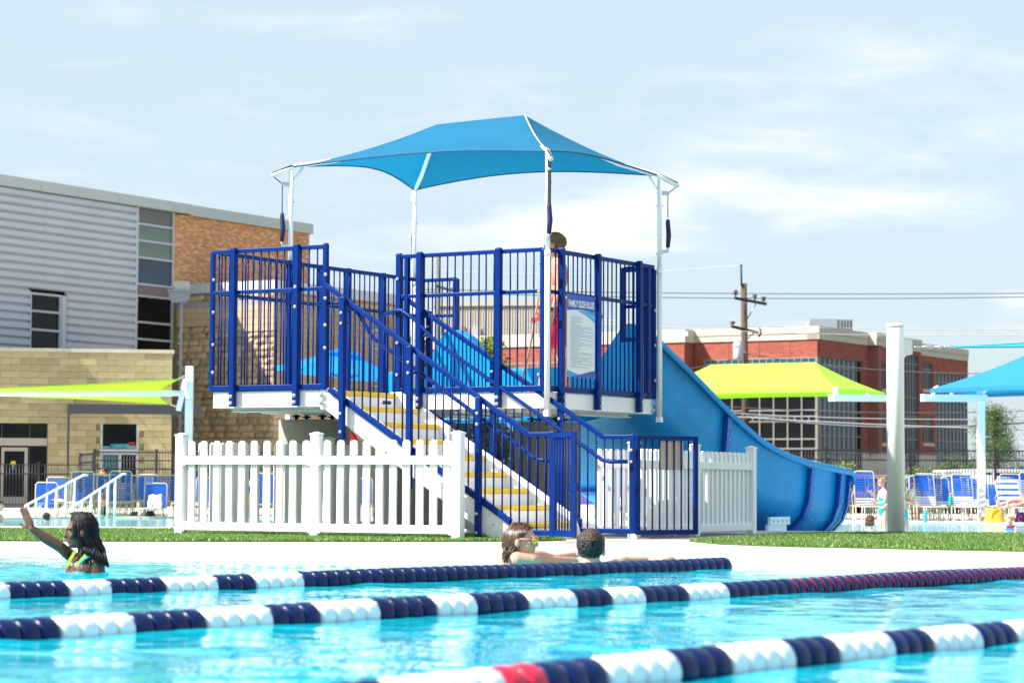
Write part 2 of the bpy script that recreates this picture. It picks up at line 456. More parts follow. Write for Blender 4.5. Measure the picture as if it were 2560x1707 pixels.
# artificial turf
def turf(name, poly, density, seed):
    base = sheet(name + '_base', poly, 0.012, M_TURFBASE, thick=.01, kind='structure')
    rnd = np.random.default_rng(seed)
    P = np.array(poly); lo = P.min(0); hi = P.max(0)
    area = .5 * abs(sum(P[i][0] * P[(i + 1) % len(P)][1] - P[(i + 1) % len(P)][0] * P[i][1] for i in range(len(P))))
    n = int(density * (hi[0] - lo[0]) * (hi[1] - lo[1]))
    pts = rnd.random((n, 2)) * (hi - lo) + lo
    inside = np.zeros(n, bool); j = len(P) - 1
    for i in range(len(P)):
        xi, yi = P[i]; xj, yj = P[j]
        c = ((yi > pts[:, 1]) != (yj > pts[:, 1])) & (pts[:, 0] < (xj - xi) * (pts[:, 1] - yi) / (yj - yi + 1e-12) + xi)
        inside ^= c; j = i
    pts = pts[inside]; n = len(pts)
    ang = rnd.random(n) * 2 * np.pi; h = .012 + .024 * rnd.random(n); w = .004 + .003 * rnd.random(n); lean = rnd.normal(0, .014, (n, 2))
    v = np.zeros((n, 3, 3)); z0 = .012
    v[:, 0, 0] = pts[:, 0] - np.cos(ang) * w; v[:, 0, 1] = pts[:, 1] - np.sin(ang) * w; v[:, 0, 2] = z0
    v[:, 1, 0] = pts[:, 0] + np.cos(ang) * w; v[:, 1, 1] = pts[:, 1] + np.sin(ang) * w; v[:, 1, 2] = z0
    v[:, 2, 0] = pts[:, 0] + lean[:, 0]; v[:, 2, 1] = pts[:, 1] + lean[:, 1]; v[:, 2, 2] = z0 + h
    me = bpy.data.meshes.new(name); me.vertices.add(n * 3); me.vertices.foreach_set('co', v.reshape(-1))
    me.loops.add(n * 3); me.loops.foreach_set('vertex_index', np.arange(n * 3)); me.polygons.add(n)
    me.polygons.foreach_set('loop_start', np.arange(n) * 3); me.polygons.foreach_set('loop_total', np.full(n, 3))
    mm = [mat('turf_blade', (.145, .275, .05), .5, var=.3, vscale=3, trans=.3, transcol=(.14, .30, .03)), mat('turf_blade_pale', (.52, .60, .24), .4, trans=.25), mat('turf_blade_dark', (.06, .19, .02), .5)]
    for m in mm: me.materials.append(m)
    me.polygons.foreach_set('material_index', rnd.choice(3, n, p=[.62, .14, .24]).astype(np.int32))
    me.update(); me.validate()
    o = bpy.data.objects.new(name, me); sc.collection.objects.link(o)
    return o
gl = [G(-260, 1352).xy, G(0, 1352.5).xy, G(400, 1354).xy, G(900, 1354.5).xy, G(1160, 1354).xy, G(1330, 1353).xy, G(1415, 1350.5).xy, G(1400, 1348.5).xy, G(1250, 1344.5).xy, G(1100, 1341).xy, G(900, 1336).xy, G(700, 1330).xy, G(430, 1326).xy, G(0, 1325).xy, G(-260, 1325).xy]
t1 = turf('artificial_turf', [(p.x, p.y) for p in gl], 3200, 3)
t1['kind'] = 'stuff'; t1['label'] = 'bright green artificial turf strip under the white picket fence'; t1['category'] = 'grass'
gr = [G(1722, 1353.5).xy, G(1800, 1361).xy, G(1950, 1366.5).xy, G(2150, 1370.5).xy, G(2350, 1375).xy, G(2570, 1379).xy, G(2820, 1385).xy, Vector((9.2, 27.9)), G(2570, 1336.5).xy, G(2400, 1335.5).xy, G(2200, 1334.5).xy, G(2070, 1335).xy, G(1980, 1337).xy, G(1900, 1342).xy, G(1800, 1348).xy]
t2 = turf('artificial_turf', [(p.x, p.y) for p in gr], 3200, 4)
t2['kind'] = 'stuff'; t2['label'] = 'bright green artificial turf tongue round the foot of the big white pole'; t2['category'] = 'grass'
# dark grey strip of ground under the platform and slide
sheet('dark_grey_strip', [T(-1.6, 2.0).xy, T(-1.6, 3.6).xy, T(2.0, 3.6).xy, T(2.0, .5).xy, T(-.8, .4).xy, T(-1.2, 1.2).xy], .004, mat('dark_grey_ground', (.20, .20, .20), .6, var=.25, vscale=3), kind='structure')

# far hedge of woods on the horizon
def foliage_mass(name, pts, h, m, n, size, seed):
    rnd = random.Random(seed); b = MB()
    for _ in range(n):
        t = rnd.random() * (len(pts) - 1); i = int(t); f = t - i
        p = Vector(pts[i]).lerp(Vector(pts[i + 1]), f); hh = h * (.6 + .4 * mnoise.noise(Vector((t * 1.7, seed, 0))) + .3 * mnoise.noise(Vector((t * 6.7, seed, 3))))
        c = p + Vector((rnd.gauss(0, 2), rnd.gauss(0, 4), rnd.random() ** .6 * max(hh, .5)))
        u = Vector((rnd.gauss(0, 1), rnd.gauss(0, 1), rnd.gauss(0, 1))).normalized(); v = u.orthogonal().normalized(); s = size * (.5 + rnd.random())
        b.add([c + u * s, c + v * s, c - u * s, c - v * s], [(0, 1, 2, 3)])
    o = b.build(name, m, recalc=False); o['kind'] = 'stuff'; return o
M_WOOD = mat('far_woods_leaf', (.055, .085, .035), .8, var=.4, vscale=.05, rand=.1)
fm = foliage_mass('far_woods', [(-500, 640, -1), (-100, 620, -1), (60, 600, -1), (200, 610, -1), (500, 620, -1)], 10, M_WOOD, 40000, 1.0, 5)
tag(fm, 'low dark line of distant woods along the horizon', 'woods')

# ============ the slide platform ============
DZ = 1.54      # deck level
tower = thing('slide_platform', 'raised white deck with royal blue railings and a straight staircase, under the teal shade', 'platform', T(1.5, .6))
TP = tower
# deck slab in two rectangles
b = MB()
def abbox(b, a0, a1, b0, b1, z0, z1, mi=0):
    c = T((a0 + a1) / 2, (b0 + b1) / 2, (z0 + z1) / 2)
    return b.obox(c, A * (a1 - a0) / 2, B * (b1 - b0) / 2, Z * (z1 - z0) / 2, mi)
abbox(b, .03, 3.32, .03, 2.43, DZ - .035, DZ)
b.build('deck_panel', M_WHITE, TP)
b = MB(); abbox(b, 1.88, 3.32, -1.31, .028, DZ - .035, DZ); b.build('deck_panel', M_WHITE, TP)
# joists (inverted channels seen from below)
for a in (.35, 1.05, 1.75, 2.45, 3.1):
    b = MB(); abbox(b, a - .05, a + .05, .04, 2.42, DZ - .20, DZ - .036); abbox(b, a - .09, a + .09, .04, 2.42, DZ - .212, DZ - .201); b.build('joist', M_WHITE, TP)
for bb in (-1.0, -.45):
    b = MB(); abbox(b, 1.9, 3.3, bb - .05, bb + .05, DZ - .20, DZ - .036); abbox(b, 1.9, 3.3, bb - .09, bb + .09, DZ - .212, DZ - .201); b.build('joist', M_WHITE, TP)
# fascias
def fascia(a0, a1, b0, b1):
    b = MB(); abbox(b, a0, a1, b0, b1, DZ - .175, DZ - .003); o = b.build('fascia', M_WHITE, TP)
    bv = o.modifiers.new('b', 'BEVEL'); bv.width = .004
fascia(-.0, .028, 0.0, 2.46); fascia(.03, 1.82, 0, .028); fascia(3.322, 3.35, -1.34, 2.46); fascia(1.85, 3.32, -1.34, -1.312); fascia(.03, 3.32, 2.432, 2.46)
# ---- railings ----
bal_full = {}
def bar_mesh(h):
    k = round(h, 3)
    if k not in bal_full:
        b = MB(); b.tube([(0, 0, 0), (0, 0, k)], .0085, 8); bal_full[k] = b.mesh('baluster', M_BAR)
    return bal_full[k]
bolt_b = MB(); bolt_b.tube([(0, 0, 0), (0, -.006, 0)], .021, 12); bolt_b.ell((0, -.008, 0), (.013, .009, .013), nu=10, nv=6)
M_BOLTMESH = bolt_b.mesh('bolt', M_BOLT)
def bolt(p, face_dir, parent=None, s=1.0):
    "a hex bolt and washer on the side of a post, facing face_dir"
    an = math.atan2(face_dir.y, face_dir.x) + math.pi / 2
    return inst('bolt', M_BOLTMESH, parent or TP, p, an, (s, s, s))
PW = .062
def post(a, b_, z0, z1, w=PW, name='post', parent=None):
    b = MB(); c = T(a, b_, (z0 + z1) / 2)
    b.obox(c, A * w / 2, B * w / 2, Z * (z1 - z0) / 2)
    b.obox(T(a, b_, z1 + .004), A * (w / 2 - .006), B * (w / 2 - .006), Z * .004)
    o = b.build(name, M_NAVY, parent or TP)
    bv = o.modifiers.new('b', 'BEVEL'); bv.width = .005; bv.segments = 2
    return o
def rail(p, q, w, h, name='rail', up=Z, m=None):
    b = MB(); b.beam(p, q, w, h, up=up); o = b.build(name, m or M_NAVY, TP)
    bv = o.modifiers.new('b', 'BEVEL'); bv.width = .006; bv.segments = 2
    return o
ZB, ZM, ZT = DZ + .035, 2.605, 3.045
def panel(P, Q, n, mid=True, z0=ZB, zt=ZT, zm=ZM, jitter=True):
    "rail panel from plan point P=(a,b) to Q with n gaps between balusters"
    p = T(*P); q = T(*Q)
    rail(p + Z * z0, q + Z * z0, .045, .06); rail(p + Z * zt, q + Z * zt, .052, .045)
    if mid: rail(p + Z * zm, q + Z * zm, .042, .04)
    for i in range(1, n):
        c = p.lerp(q, i / n); j = RND.gauss(0, .0035) if jitter else 0
        c = c + (q - p).normalized() * j
        lean = RND.gauss(0, .004)
        d = (q - p).normalized(); ang = math.atan2(d.y, d.x)
        rot = (Matrix.Rotation(ang, 3, 'Z') @ Matrix.Rotation(lean, 3, 'Y')).to_euler()
        if mid:
            inst('baluster', bar_mesh(zm - z0 - .045), TP, c + Z * (z0 + .027), rot=rot)
            inst('baluster', bar_mesh(zt - zm - .04), TP, c + Z * (zm + .02), rot=rot)
        else: inst('baluster', bar_mesh(zt - z0 - .05), TP, c + Z * (z0 + .027), rot=rot)
out = .045
# left wing: front
panel((3.35, -1.345), (1.88, -1.345), 14)
for a, bs in ((3.05, 1), (2.215, 1)):
    post(a, -1.345 - out, DZ - .165, ZT + .03)
    for z in (DZ - .125, DZ - .055): bolt(T(a, -1.345 - out - PW / 2, z), -B)
for z in (2.42, 2.63): bolt(T(2.215, -1.345 - out - PW / 2, z), -B, s=.9)
post(3.365, -1.345, DZ, ZT + .01, .045); post(1.875, -1.345, DZ, ZT + .03, .05)
for z in (1.75, 2.05, 2.4, 2.75): bolt(T(3.365 - .03, -1.37, z), -B, s=.8)
for z in (1.98, 2.22, 2.5, 2.75): bolt(T(1.86, -1.37, z), -B, s=.9)
# left side, running back
panel((3.36, -1.345), (3.36, 2.78), 40)
for bb in (.1, .75, 1.27, 2.0): post(3.36 + out, bb, DZ - .165, ZT + .03)
post(3.36, 2.78, DZ - .165, ZT + .02)
# rear left return
panel((3.36, 2.78), (2.86, 2.78), 5); post(2.86, 2.78, DZ, ZT)
# rear right return (open frame)
panel((.36, 2.48), (.03, 2.48), 3)
b = MB()
for p, q in (((.35, 2.40), (.12, 2.40)),):
    P = T(*p); Q = T(*q)
    b.beam(P + Z * 3.02, Q + Z * 3.02, .04, .05); b.beam(P + Z * 2.22, Q + Z * 2.22, .04, .05)
    b.beam(P + Z * 2.19, P + Z * 3.05, .05, .05); b.beam(Q + Z * 2.19, Q + Z * 3.05, .05, .05)
b.build('gate_frame', M_NAVY, TP)
# main deck: front face
panel((1.81, 0), (0.03, 0), 18)
for a in (1.545, .54):
    post(a, -out, DZ - .165, ZT + .03)
    for z in (DZ - .125, DZ - .055): bolt(T(a, -out - PW / 2, z), -B)
post(1.84, 0, DZ - .165, ZT + .03); post(1.74, 0, DZ, ZT, .05); post(.02, 0, DZ, ZT, .045)
for z in (1.75, 2.1, 2.45, 2.8): bolt(T(1.84, -.04, z), -B, s=.85)
for z in (1.72, 2.13, 2.6, 2.9): bolt(T(.05, -.03, z), -B, s=.8)
# main deck: right face
panel((0, .03), (0, 2.46), 25)
for bb in (.29, 1.09, 2.05):
    post(-out, bb, DZ - .165, ZT + .03)
    for z in (DZ - .125, DZ - .055): bolt(T(-out - PW / 2, bb + .02, z), -A)
post(0, 2.33, DZ, ZT); post(0, 2.47, DZ - .0, ZT - .03, .055)
for z in (1.75, 2.15, 2.55): bolt(T(-.04, 2.44, z), -A, s=.85)
for z in (DZ - .13, DZ - .05): bolt(T(-.02, 2.44, z), -A, s=1.3)
for z in (DZ - .13, DZ - .05): bolt(T(1.90, -1.37, z), -B, s=1.5)
for a_, b_ in ((3.3, -1.345), (1.93, -1.345)):
    for z in (DZ - .135, DZ - .05): bolt(T(a_, b_ , z), -B, s=.35)
# ---- stairs ----
SA0, SA1 = 1.85, -.39                 # nosing line
SR = DZ / 9; SG = .28
def nos(a): return DZ - (SA0 - a) * (SR / SG)
M_STEP = mat('white_step_panel', (.95, .95, .95), .4, var=.05, vscale=2)
for k in range(9):
    a1 = SA0 - SG * k; z = DZ - SR * k
    b = MB()
    # riser under this nosing
    abbox(b, a1 - .0, a1 + .03, -1.30, -.04, z - SR + .002, z - .05); b.build('riser', M_STEP, TP)
    if k:
        b = MB(); abbox(b, a1 + .0, a1 + SG - .001, -1.30, -.04, z - .045, z - .002); b.build('tread', M_STEP, TP)
    b = MB(); abbox(b, a1 - .022, a1 + .05, -1.295, -.045, z - .046, z + .003); o = b.build('nosing', M_YELLOW, TP)
    bv = o.modifiers.new('b', 'BEVEL'); bv.width = .008
def stringer(b0, b1):
    prof = [(1.93, DZ + .02), (1.78, DZ + .02), (-.40, nos(-.40) + .07), (-.47, .02), (-.18, .015), (1.87, DZ - .205), (1.93, DZ - .205)]
    b = MB(); b.prism([T(a, b0, z) for a, z in prof], B * (b1 - b0)); o = b.build('stringer', M_WHITE, TP)
    bv = o.modifiers.new('b', 'BEVEL'); bv.width = .005
stringer(-1.345, -1.303); stringer(-.037, .0 - .005)
for a in (1.62, 1.35, 1.1, .9, .55, .3, .12, -.2, -.33):
    bolt(T(a, -1.35, nos(a) - .13 - .06 * (int(a * 10) % 2)), -B, s=.6)
    bolt(T(a, -.042, nos(a) - .1), -B, s=.5)
def stair_rail(bb, posts, far):
    o = -.03 if not far else .02
    bl = bb + o; sl = SR / SG; aE = -.63 if not far else -.71; aF = -.90 if not far else -1.05
    zt0 = 2.64; zE = 1.055; s2 = (zt0 - zE) / (1.86 - aE)
    top = lambda a: zt0 - (1.86 - a) * s2 if a > aE else zE
    rail(T(1.87, bl, top(1.87)), T(aE, bl, zE), .045, .05); rail(T(aE + .01, bl, zE), T(aF, bl, zE), .045, .045)
    low = lambda a: nos(a) + .035 if a > -.42 else .085
    rail(T(1.80, bl, low(1.8)), T(-.42, bl, low(-.419)), .045, .06)
    if far: rail(T(-.42, bl, low(-.419) + .02), T(-.42, bl, .06), .045, .06)
    rail(T(-.42 + .02, bl, .085), T(aF, bl, .085), .045, .055)
    # handrail tube
    pts = [(2.05, 2.45), (1.75, 2.45), (1.62, 2.42), (1.50, 2.345)] if not far else [(2.0, 2.41), (1.86, 2.45), (1.78, 2.455), (1.62, 2.36)]
    hz = lambda a: top(a) - .215
    pts = [(a, z) for a, z in pts if a > 1.45] + [(1.3, hz(1.3)), (0, hz(0)), (aE + .12, hz(aE + .12)), (aE - .02, .82), (aE - .12, .80), (aF + .02, .80)]
    b = MB(); hb = bl + (.075 if not far else -.075); b.tube([T(a, hb, z) for a, z in pts], .021, 10)
    b.build('handrail', M_NAVY, TP)
    for a in posts:
        post(a, bl + (-.05 if not far else .05), max(nos(a) - .36, .03), top(a) + .02, .058)
        for z in (nos(a) - .10, nos(a) - .29, top(a) - .14, top(a) - .25):
            if z > .05: bolt(T(a + .0, bl + (-.083 if not far else .015), z), -B, s=.8)
        b = MB(); b.beam(T(a, bl, hz(a) - .03), T(a, hb, hz(a) - .03), .02, .02); b.build('bracket', M_NAVY, TP)
    a = 1.78
    while a > aF + .04:
        if all(abs(a - p) > .045 for p in posts):
            z0 = low(a) + .02; z1 = top(a) - .022
            inst('baluster', bar_mesh(z1 - z0), TP, T(a, bl, z0))
        a -= .1
    return bl, aF
bl, aF = stair_rail(-1.34, (1.60, .762, -.07), False)
post(aF, bl, .05, 1.08, .05)
bl2, aF2 = stair_rail(0.0, (1.49, .67, -.163), True)
post(aF2, bl2, .06, 1.08, .05)
for z in (.80, .92): bolt(T(aF2, bl2 - .03, z), -B, s=.8)
# stair gate, standing open
gp = T(aF, bl); ge = Vector((151 * 23.9 / F_PX + .02, 23.95, 0)); gd = (ge - gp).normalized()
b = MB(); P = gp + gd * .03
for p, q, w, h in ((P + Z * 1.045, ge + Z * 1.045, .04, .05), (P + Z * .085, ge + Z * .085, .04, .06)): b.beam(p, q, w, h)
b.beam(P + Z * .055, P + Z * 1.07, .045, .04); b.beam(ge + Z * .055, ge + Z * 1.07, .045, .045)
b.beam(ge + Z * .50, ge + Z * .58, .06, .07)
stair_gate = b.build('gate_frame', M_NAVY, TP)
for i in range(1, 7): inst('baluster', bar_mesh(.93), TP, P.lerp(ge, i / 7) + Z * .1)
# small maker's plate on the top riser
b = MB(); b.obox(T(SA0 - .006, -.22, DZ - .10), A * .004, B * .075, Z * .018); b.build('plate', M_BLACKR, TP)

# concrete columns
def column(a, b_, r, label, seed):
    c = T(a, b_); t = thing('concrete_column', label, 'column', c, 'round concrete columns under the platform')
    n = 40; rr = random.Random(seed)
    rows = []
    for z, k in ((0, 1.12), (.045, 1.12), (.05, 1.0), (.4, 1.0), (.8, 1.003), (1.255, 1.0), (1.27, .985)):
        rows.append([c + Vector((math.cos(2 * math.pi * i / n) * r * k, math.sin(2 * math.pi * i / n) * r * k, z)) for i in range(n)])
    b = MB(); vs = [p for r_ in rows for p in r_]; fs = []
    for j in range(2, len(rows) - 1):
        for i in range(n): fs.append((j * n + i, j * n + (i + 1) % n, (j + 1) * n + (i + 1) % n, (j + 1) * n + i))
    fs.append(tuple((len(rows) - 1) * n + i for i in range(n)))
    b.add(vs, fs, 0, True); b.build('shaft', M_CONC, t)
    b = MB(); b.tube([c + Z * .0, c + Z * .045], r * 1.12, 40); b.build('footing', mat('pale_footing', (.55, .50, .43), .9, var=.15), t)
    for k in range(4):
        p = c + Vector((math.cos(k * 1.57 + .5) * r * .55, math.sin(k * 1.57 + .5) * r * .55, 0))
        b = MB(); b.tube([p + Z * 1.27, p + Z * 1.33], .022, 8); b.tube([p + Z * 1.30, p + Z * 1.318], .05, 8); b.build('anchor_bolt', M_BLACKR, t)
    return t
column(3.05, .12, .40, 'leftmost of the three thick round grey concrete columns', 1)
column(2.15, .95, .38, 'middle of the three concrete columns, behind the upper stairs', 2)
column(1.12, 2.0, .385, 'rightmost of the three concrete columns, behind the lower stair railing', 3)

# ============ shade canopy over the platform ============
can = thing('shade_canopy', 'teal mesh hip-roof shade on four slim white poles above the platform', 'shade canopy', T(1.7, 1.3, 1.3))
CN = (-.05, -.03, 4.08); CR = (-.05, 2.52, 4.10); CL = (3.40, .14, 4.15); CF = (3.40, 2.66, 4.15)
R1 = (1.06, 1.36, 4.73); R2 = (2.28, 1.42, 4.72)
V = lambda c: T(*c)
def hip(p0, p1, r0, r1, sag, n=26, m=12):
    P0, P1, Q0, Q1 = map(V, (p0, p1, r0, r1)); rows = []
    for j in range(m + 1):
        v = j / m; row = []
        for i in range(n + 1):
            u = i / n; e = P0.lerp(P1, u); t = Q0.lerp(Q1, u)
            s = sag * 4 * u * (1 - u); ee = e.lerp(t, s)
            p = ee.lerp(t, v); p.z -= .05 * 4 * v * (1 - v) * (1 if True else 0)
            row.append(p)
        rows.append(row)
    return rows
for nm, args in (('fabric_panel', (CL, CN, R2, R1, .17)), ('fabric_panel', (CN, CR, R1, R1, .17)), ('fabric_panel', (CR, CF, R1, R2, .17)), ('fabric_panel', (CF, CL, R2, R2, .20))):
    rows = hip(*args); grid_mesh(nm, rows, M_CANOPY, can)
    b = MB(); b.tube(rows[0], .010, 6); b.build('edge_cable', mat('edge_hem', (.003, .07, .16), .7), can)
# white seam along the front right hip
rows = []
for k in range(13):
    p = V(CN).lerp(V(R1), k / 12); p.z += .012 - .05 * 4 * (k / 12) * (1 - k / 12)
    rows.append([p - B * .018 + A * -.0, p + A * .0 + B * .02])
grid_mesh('seam', rows, M_WHITE_S, can, thick=.004)
for c, base, corner in ((CN, (-.055, -.03, DZ - .21), (-1, -1)), (CR, (-.055, 2.52, DZ - .21), (-1, 1)), (CL, (3.42, .14, DZ - .2), (1, -1)), (CF, (3.42, 2.70, DZ - .2), (1, 1))):
    r = R1 if c in (CN, CR) else R2
    P = T(c[0], c[1], 0); pb = T(*base); top = T(base[0], base[1], c[2] - .04)
    hipd = (V(r) - V(c)); hipd.normalize()
    flat = Vector((hipd.x, hipd.y, 0)).normalized(); d2 = (flat * math.cos(.45) + Z * math.sin(.42)).normalized()
    b = MB(); b.tube([pb, T(base[0], base[1], 3.0)], .031, 14); b.tube([T(base[0], base[1], 3.0), top], .027, 14)
    b.tube([T(base[0], base[1], 2.97), T(base[0], base[1], 3.03)], .036, 14)
    b.obox(T(base[0], base[1], DZ - .235), A * .03, B * .03, Z * .03)
    b.build('pole', M_WHITE_S, can)
    b = MB(); q0 = top - d2 * .24 + Z * .03; b.tube([q0, top + Z * .03 + d2 * .05, V(c).lerp(V(r), .30) - Z * .075, V(r) - Z * .09], .026, 12)
    b.tube([top - Z * .16, top + d2 * .17 - Z * .0], .014, 8)
    b.build('rafter', M_WHITE_S, can)
    b = MB()
    br = top - flat * .10 - Z * .16; b.beam(top - Z * .16, br, .03, .05); b.ell(br, .022); b.ell(q0, .022)
    low = T(base[0], base[1], 3.42) - flat * .10
    b.build('bracket', M_GALV, can)
    sh = br - Z * .01
    b = MB(); b.tube([q0, br], .006, 6); b.tube([sh, Vector((sh.x, sh.y, 3.62 if c is not CN else 3.5))], .006, 6)
    b.tube([q0 + Z * .03, V(c) + Z * .015], .012, 6)
    if c is CN: b.beam(sh + Z * .12, Vector((sh.x, sh.y, 3.5)), .035, .02, up=B)
    b.build('strap', M_BLACKR, can)
    zz_ = 3.62 if c is not CN else 3.52
    if c is CR: zz_ = 3.60
    pz = [zz_, zz_ - .04, zz_ - .18, zz_ - .32]
    b = MB(); b.tube([Vector((sh.x + (.01 if i == 2 else 0), sh.y, z)) for i, z in enumerate(pz)], [.020, .026, .030, .024], 10); b.build('ratchet_sleeve', M_NAVYSTRAP, can)
    b = MB(); b.tube([Vector((sh.x, sh.y, pz[-1])), Vector((sh.x, sh.y, pz[-1] - .05))], .012, 8); b.beam(Vector((sh.x, sh.y, pz[-1] - .05)), T(base[0], base[1], pz[-1] - .05), .025, .035); b.build('cleat', M_GALV, can)
    for z in (3.75, 3.2):
        b = MB(); b.tube([T(base[0], base[1], z) - Vector((.04, 0, 0)), T(base[0], base[1], z) + Vector((.04, 0, 0))], .009, 8); b.build('bolt', M_GALV, can)

# ============ slide ============
slide = thing('water_slide', 'wide blue fibreglass family slide running down behind the platform into the far pool', 'water slide', T(1.6, 5.0))
def pw(xs, t):
    for i in range(len(xs) - 1):
        if t <= xs[i + 1][0]:
            u = (t - xs[i][0]) / (xs[i + 1][0] - xs[i][0]); u = max(0, u); return xs[i][1] * (1 - u) + xs[i + 1][1] * u
    return xs[-1][1]
def smooth(xs, t): return sum(pw(xs, t + d) for d in (-.35, -.22, -.1, 0, .1, .22, .35)) / 7
FL = [(-.2, 1.54), (.3, 1.50), (.8, 1.30), (1.7, .85), (2.4, .52), (3.5, .18), (4.7, .02), (5.9, -.06), (7.5, -.07)]
RM = [(-.1, 2.43), (.1, 2.42), (.45, 2.28), (1.3, 1.94), (2.32, 1.50), (3.3, 1.14), (4.1, .97), (4.82, .885), (6.15, .79), (7.5, .76)]
TE = 6.2; A0, A1 = .46, 2.90; B0 = 2.86
def section(t, o=0.0, low=None, rdrop=0.0):
    f = smooth(FL, t); r = smooth(RM, t) - rdrop; P = lambda a, z: T(a, B0 + t, z); W = A1 - A0
    half = [(-.115, r - .085), (-.125, r - .01), (-.105, r + .004), (-.02, r + .004), (.012, r - .03), (.03, f + (r - f) * .6), (.055, f + .36), (.12, f + .18), (.25, f + .05), (.45, f)]
    outr = [(-.095, r - .085), (-.095, r - .04), (-.045, r - .045), (-.02, r - .08), (-.0, f + (r - f) * .6), (.02, f + .34), (.09, f + .15), (.23, f + .0), (.45, f - .05)]
    if o: outr = [(x - o * 1.0 * (1 if z > f + .2 else .7), z - (o if z < f + .2 else 0)) for x, z in outr]
    inner = [P(A0 + x, z) for x, z in half] + [P(A1 - x, z) for x, z in half[::-1]]
    outer = [P(A0 + x, z) for x, z in outr] + [P(A1 - x, z) for x, z in outr[::-1]]
    return inner + outer[::-1]
ts = [0, .12, .25, .4, .6, .8, 1.0, 1.3, 1.6, 1.9, 2.2, 2.5, 2.8, 3.1, 3.4, 3.8, 4.2, 4.6, 5.0, 5.3, 5.6, 5.8, 6.0, 6.08, 6.14, 6.18, 6.22]
rows = [section(t, rdrop=(0 if t < 6.1 else (.02 if t < 6.15 else (.06 if t < 6.2 else .13)))) for t in ts]
bS = MB(); n = len(rows[0]); vs = [p for r_ in rows for p in r_]; fs = []
for i in range(len(rows) - 1):
    for j in range(n): fs.append((i * n + j, i * n + (j + 1) % n, (i + 1) * n + (j + 1) % n, (i + 1) * n + j))
bS.add(vs, fs, 0, True)
h = n // 2
for base_ in (0, (len(rows) - 1) * n):
    k = n
    inner = list(range(0, 20)); outer = list(range(20, n))[::-1]
    m_ = min(len(inner), len(outer)); fcs = []
    for i in range(m_ - 1):
        i2 = inner[round(i * (len(inner) - 1) / (m_ - 1))]; i3 = inner[round((i + 1) * (len(inner) - 1) / (m_ - 1))]
        fcs.append((base_ + i2, base_ + i3, base_ + outer[i + 1], base_ + outer[i]))
    bS.f += fcs; bS.mi += [0] * len(fcs); bS.sm += [False] * len(fcs)
so = bS.build('flume', M_SLIDE, slide)
so.data.polygons.foreach_set('use_smooth', [True] * len(so.data.polygons))
# bolted flange rings
def flange(t0, w=.055, o=.05):
    rows = []
    for t in (t0 - w, t0 + w):
        f = smooth(FL, t); r = smooth(RM, t)
        pr = lambda e: [(-.045 - e, r - .09), (-.02 - e, f + (r - f) * .6), (.0 - e, f + .34), (.07 - e * .8, f + .14), (.22 - e * .4, f - .01 - e * .8), (.45, f - .05 - e)]
        a = [T(A0 + x, B0 + t, z) for x, z in pr(o)] + [T(A1 - x, B0 + t, z) for x, z in pr(o)[::-1]]
        c = [T(A0 + x, B0 + t, z) for x, z in pr(-.005)] + [T(A1 - x, B0 + t, z) for x, z in pr(-.005)[::-1]]
        rows.append(a + c[::-1])
    b = MB(); n = len(rows[0]); vs = rows[0] + rows[1]
    b.add(vs, [(j, (j + 1) % n, n + (j + 1) % n, n + j) for j in range(n)], 0, False)
    for base_ in (0, n):
        hh = n // 2
        b.f += [(len(b.v) - 2 * n + base_ + j, len(b.v) - 2 * n + base_ + j + 1, len(b.v) - 2 * n + base_ + n - 2 - j, len(b.v) - 2 * n + base_ + n - 1 - j) for j in range(hh - 1)]
        b.mi += [0] * (hh - 1); b.sm += [False] * (hh - 1)
    fo = b.build('flange', M_SLIDE_D, slide)
    f = smooth(FL, t0); r = smooth(RM, t0)
    k = 0
    while f + .1 + k * .16 < r - .12:
        z = f + .1 + k * .16; x = A0 - .035 - o if z > f + .28 else A0 - .01 - o
        inst('bolt', M_BOLTMESH, slide, T(x, B0 + t0, z), math.atan2(-A.y, -A.x) + math.pi / 2, (.55, .55, .55)); k += 1
    return fo
for t0 in (2.37, 4.89, 5.86): flange(t0)
flange(6.17, .025, .03)
# seams on the rim
for t0 in (.5, 2.37, 4.89, 5.86):
    sec_ = section(t0); b = MB(); b.tube([p + Z * .001 for p in sec_[0:5]], .004, 5); b.build('seam', mat('pale_sealant', (.35, .55, .7), .5), slide)
# entry wall across the back of the platform with a raised hump at each side
prof = [(3.82, 1.50), (3.86, 1.80), (3.83, 1.90), (3.76, 1.94), (3.45, 1.945), (3.30, 1.96), (3.20, 2.05), (3.08, 2.30), (2.98, 2.41), (2.90, 2.43), (2.78, 2.42), (2.62, 2.34), (2.45, 2.14), (2.30, 1.99), (2.15, 1.945),
        (1.5, 1.945), (1.05, 1.945), (.92, 1.965), (.80, 2.06), (.62, 2.30), (.54, 2.40), (.47, 2.43), (.40, 2.43), (.335, 2.38), (.335, 1.45), (1.0, 1.30), (3.0, 1.30)]
b = MB(); b.prism([T(a, B0 - .16, z) for a, z in prof], B * .17); o = b.build('entry_wall', M_SLIDE, slide)
bv = o.modifiers.new('b', 'BEVEL'); bv.width = .03; bv.segments = 3; bv.limit_method = 'ANGLE'
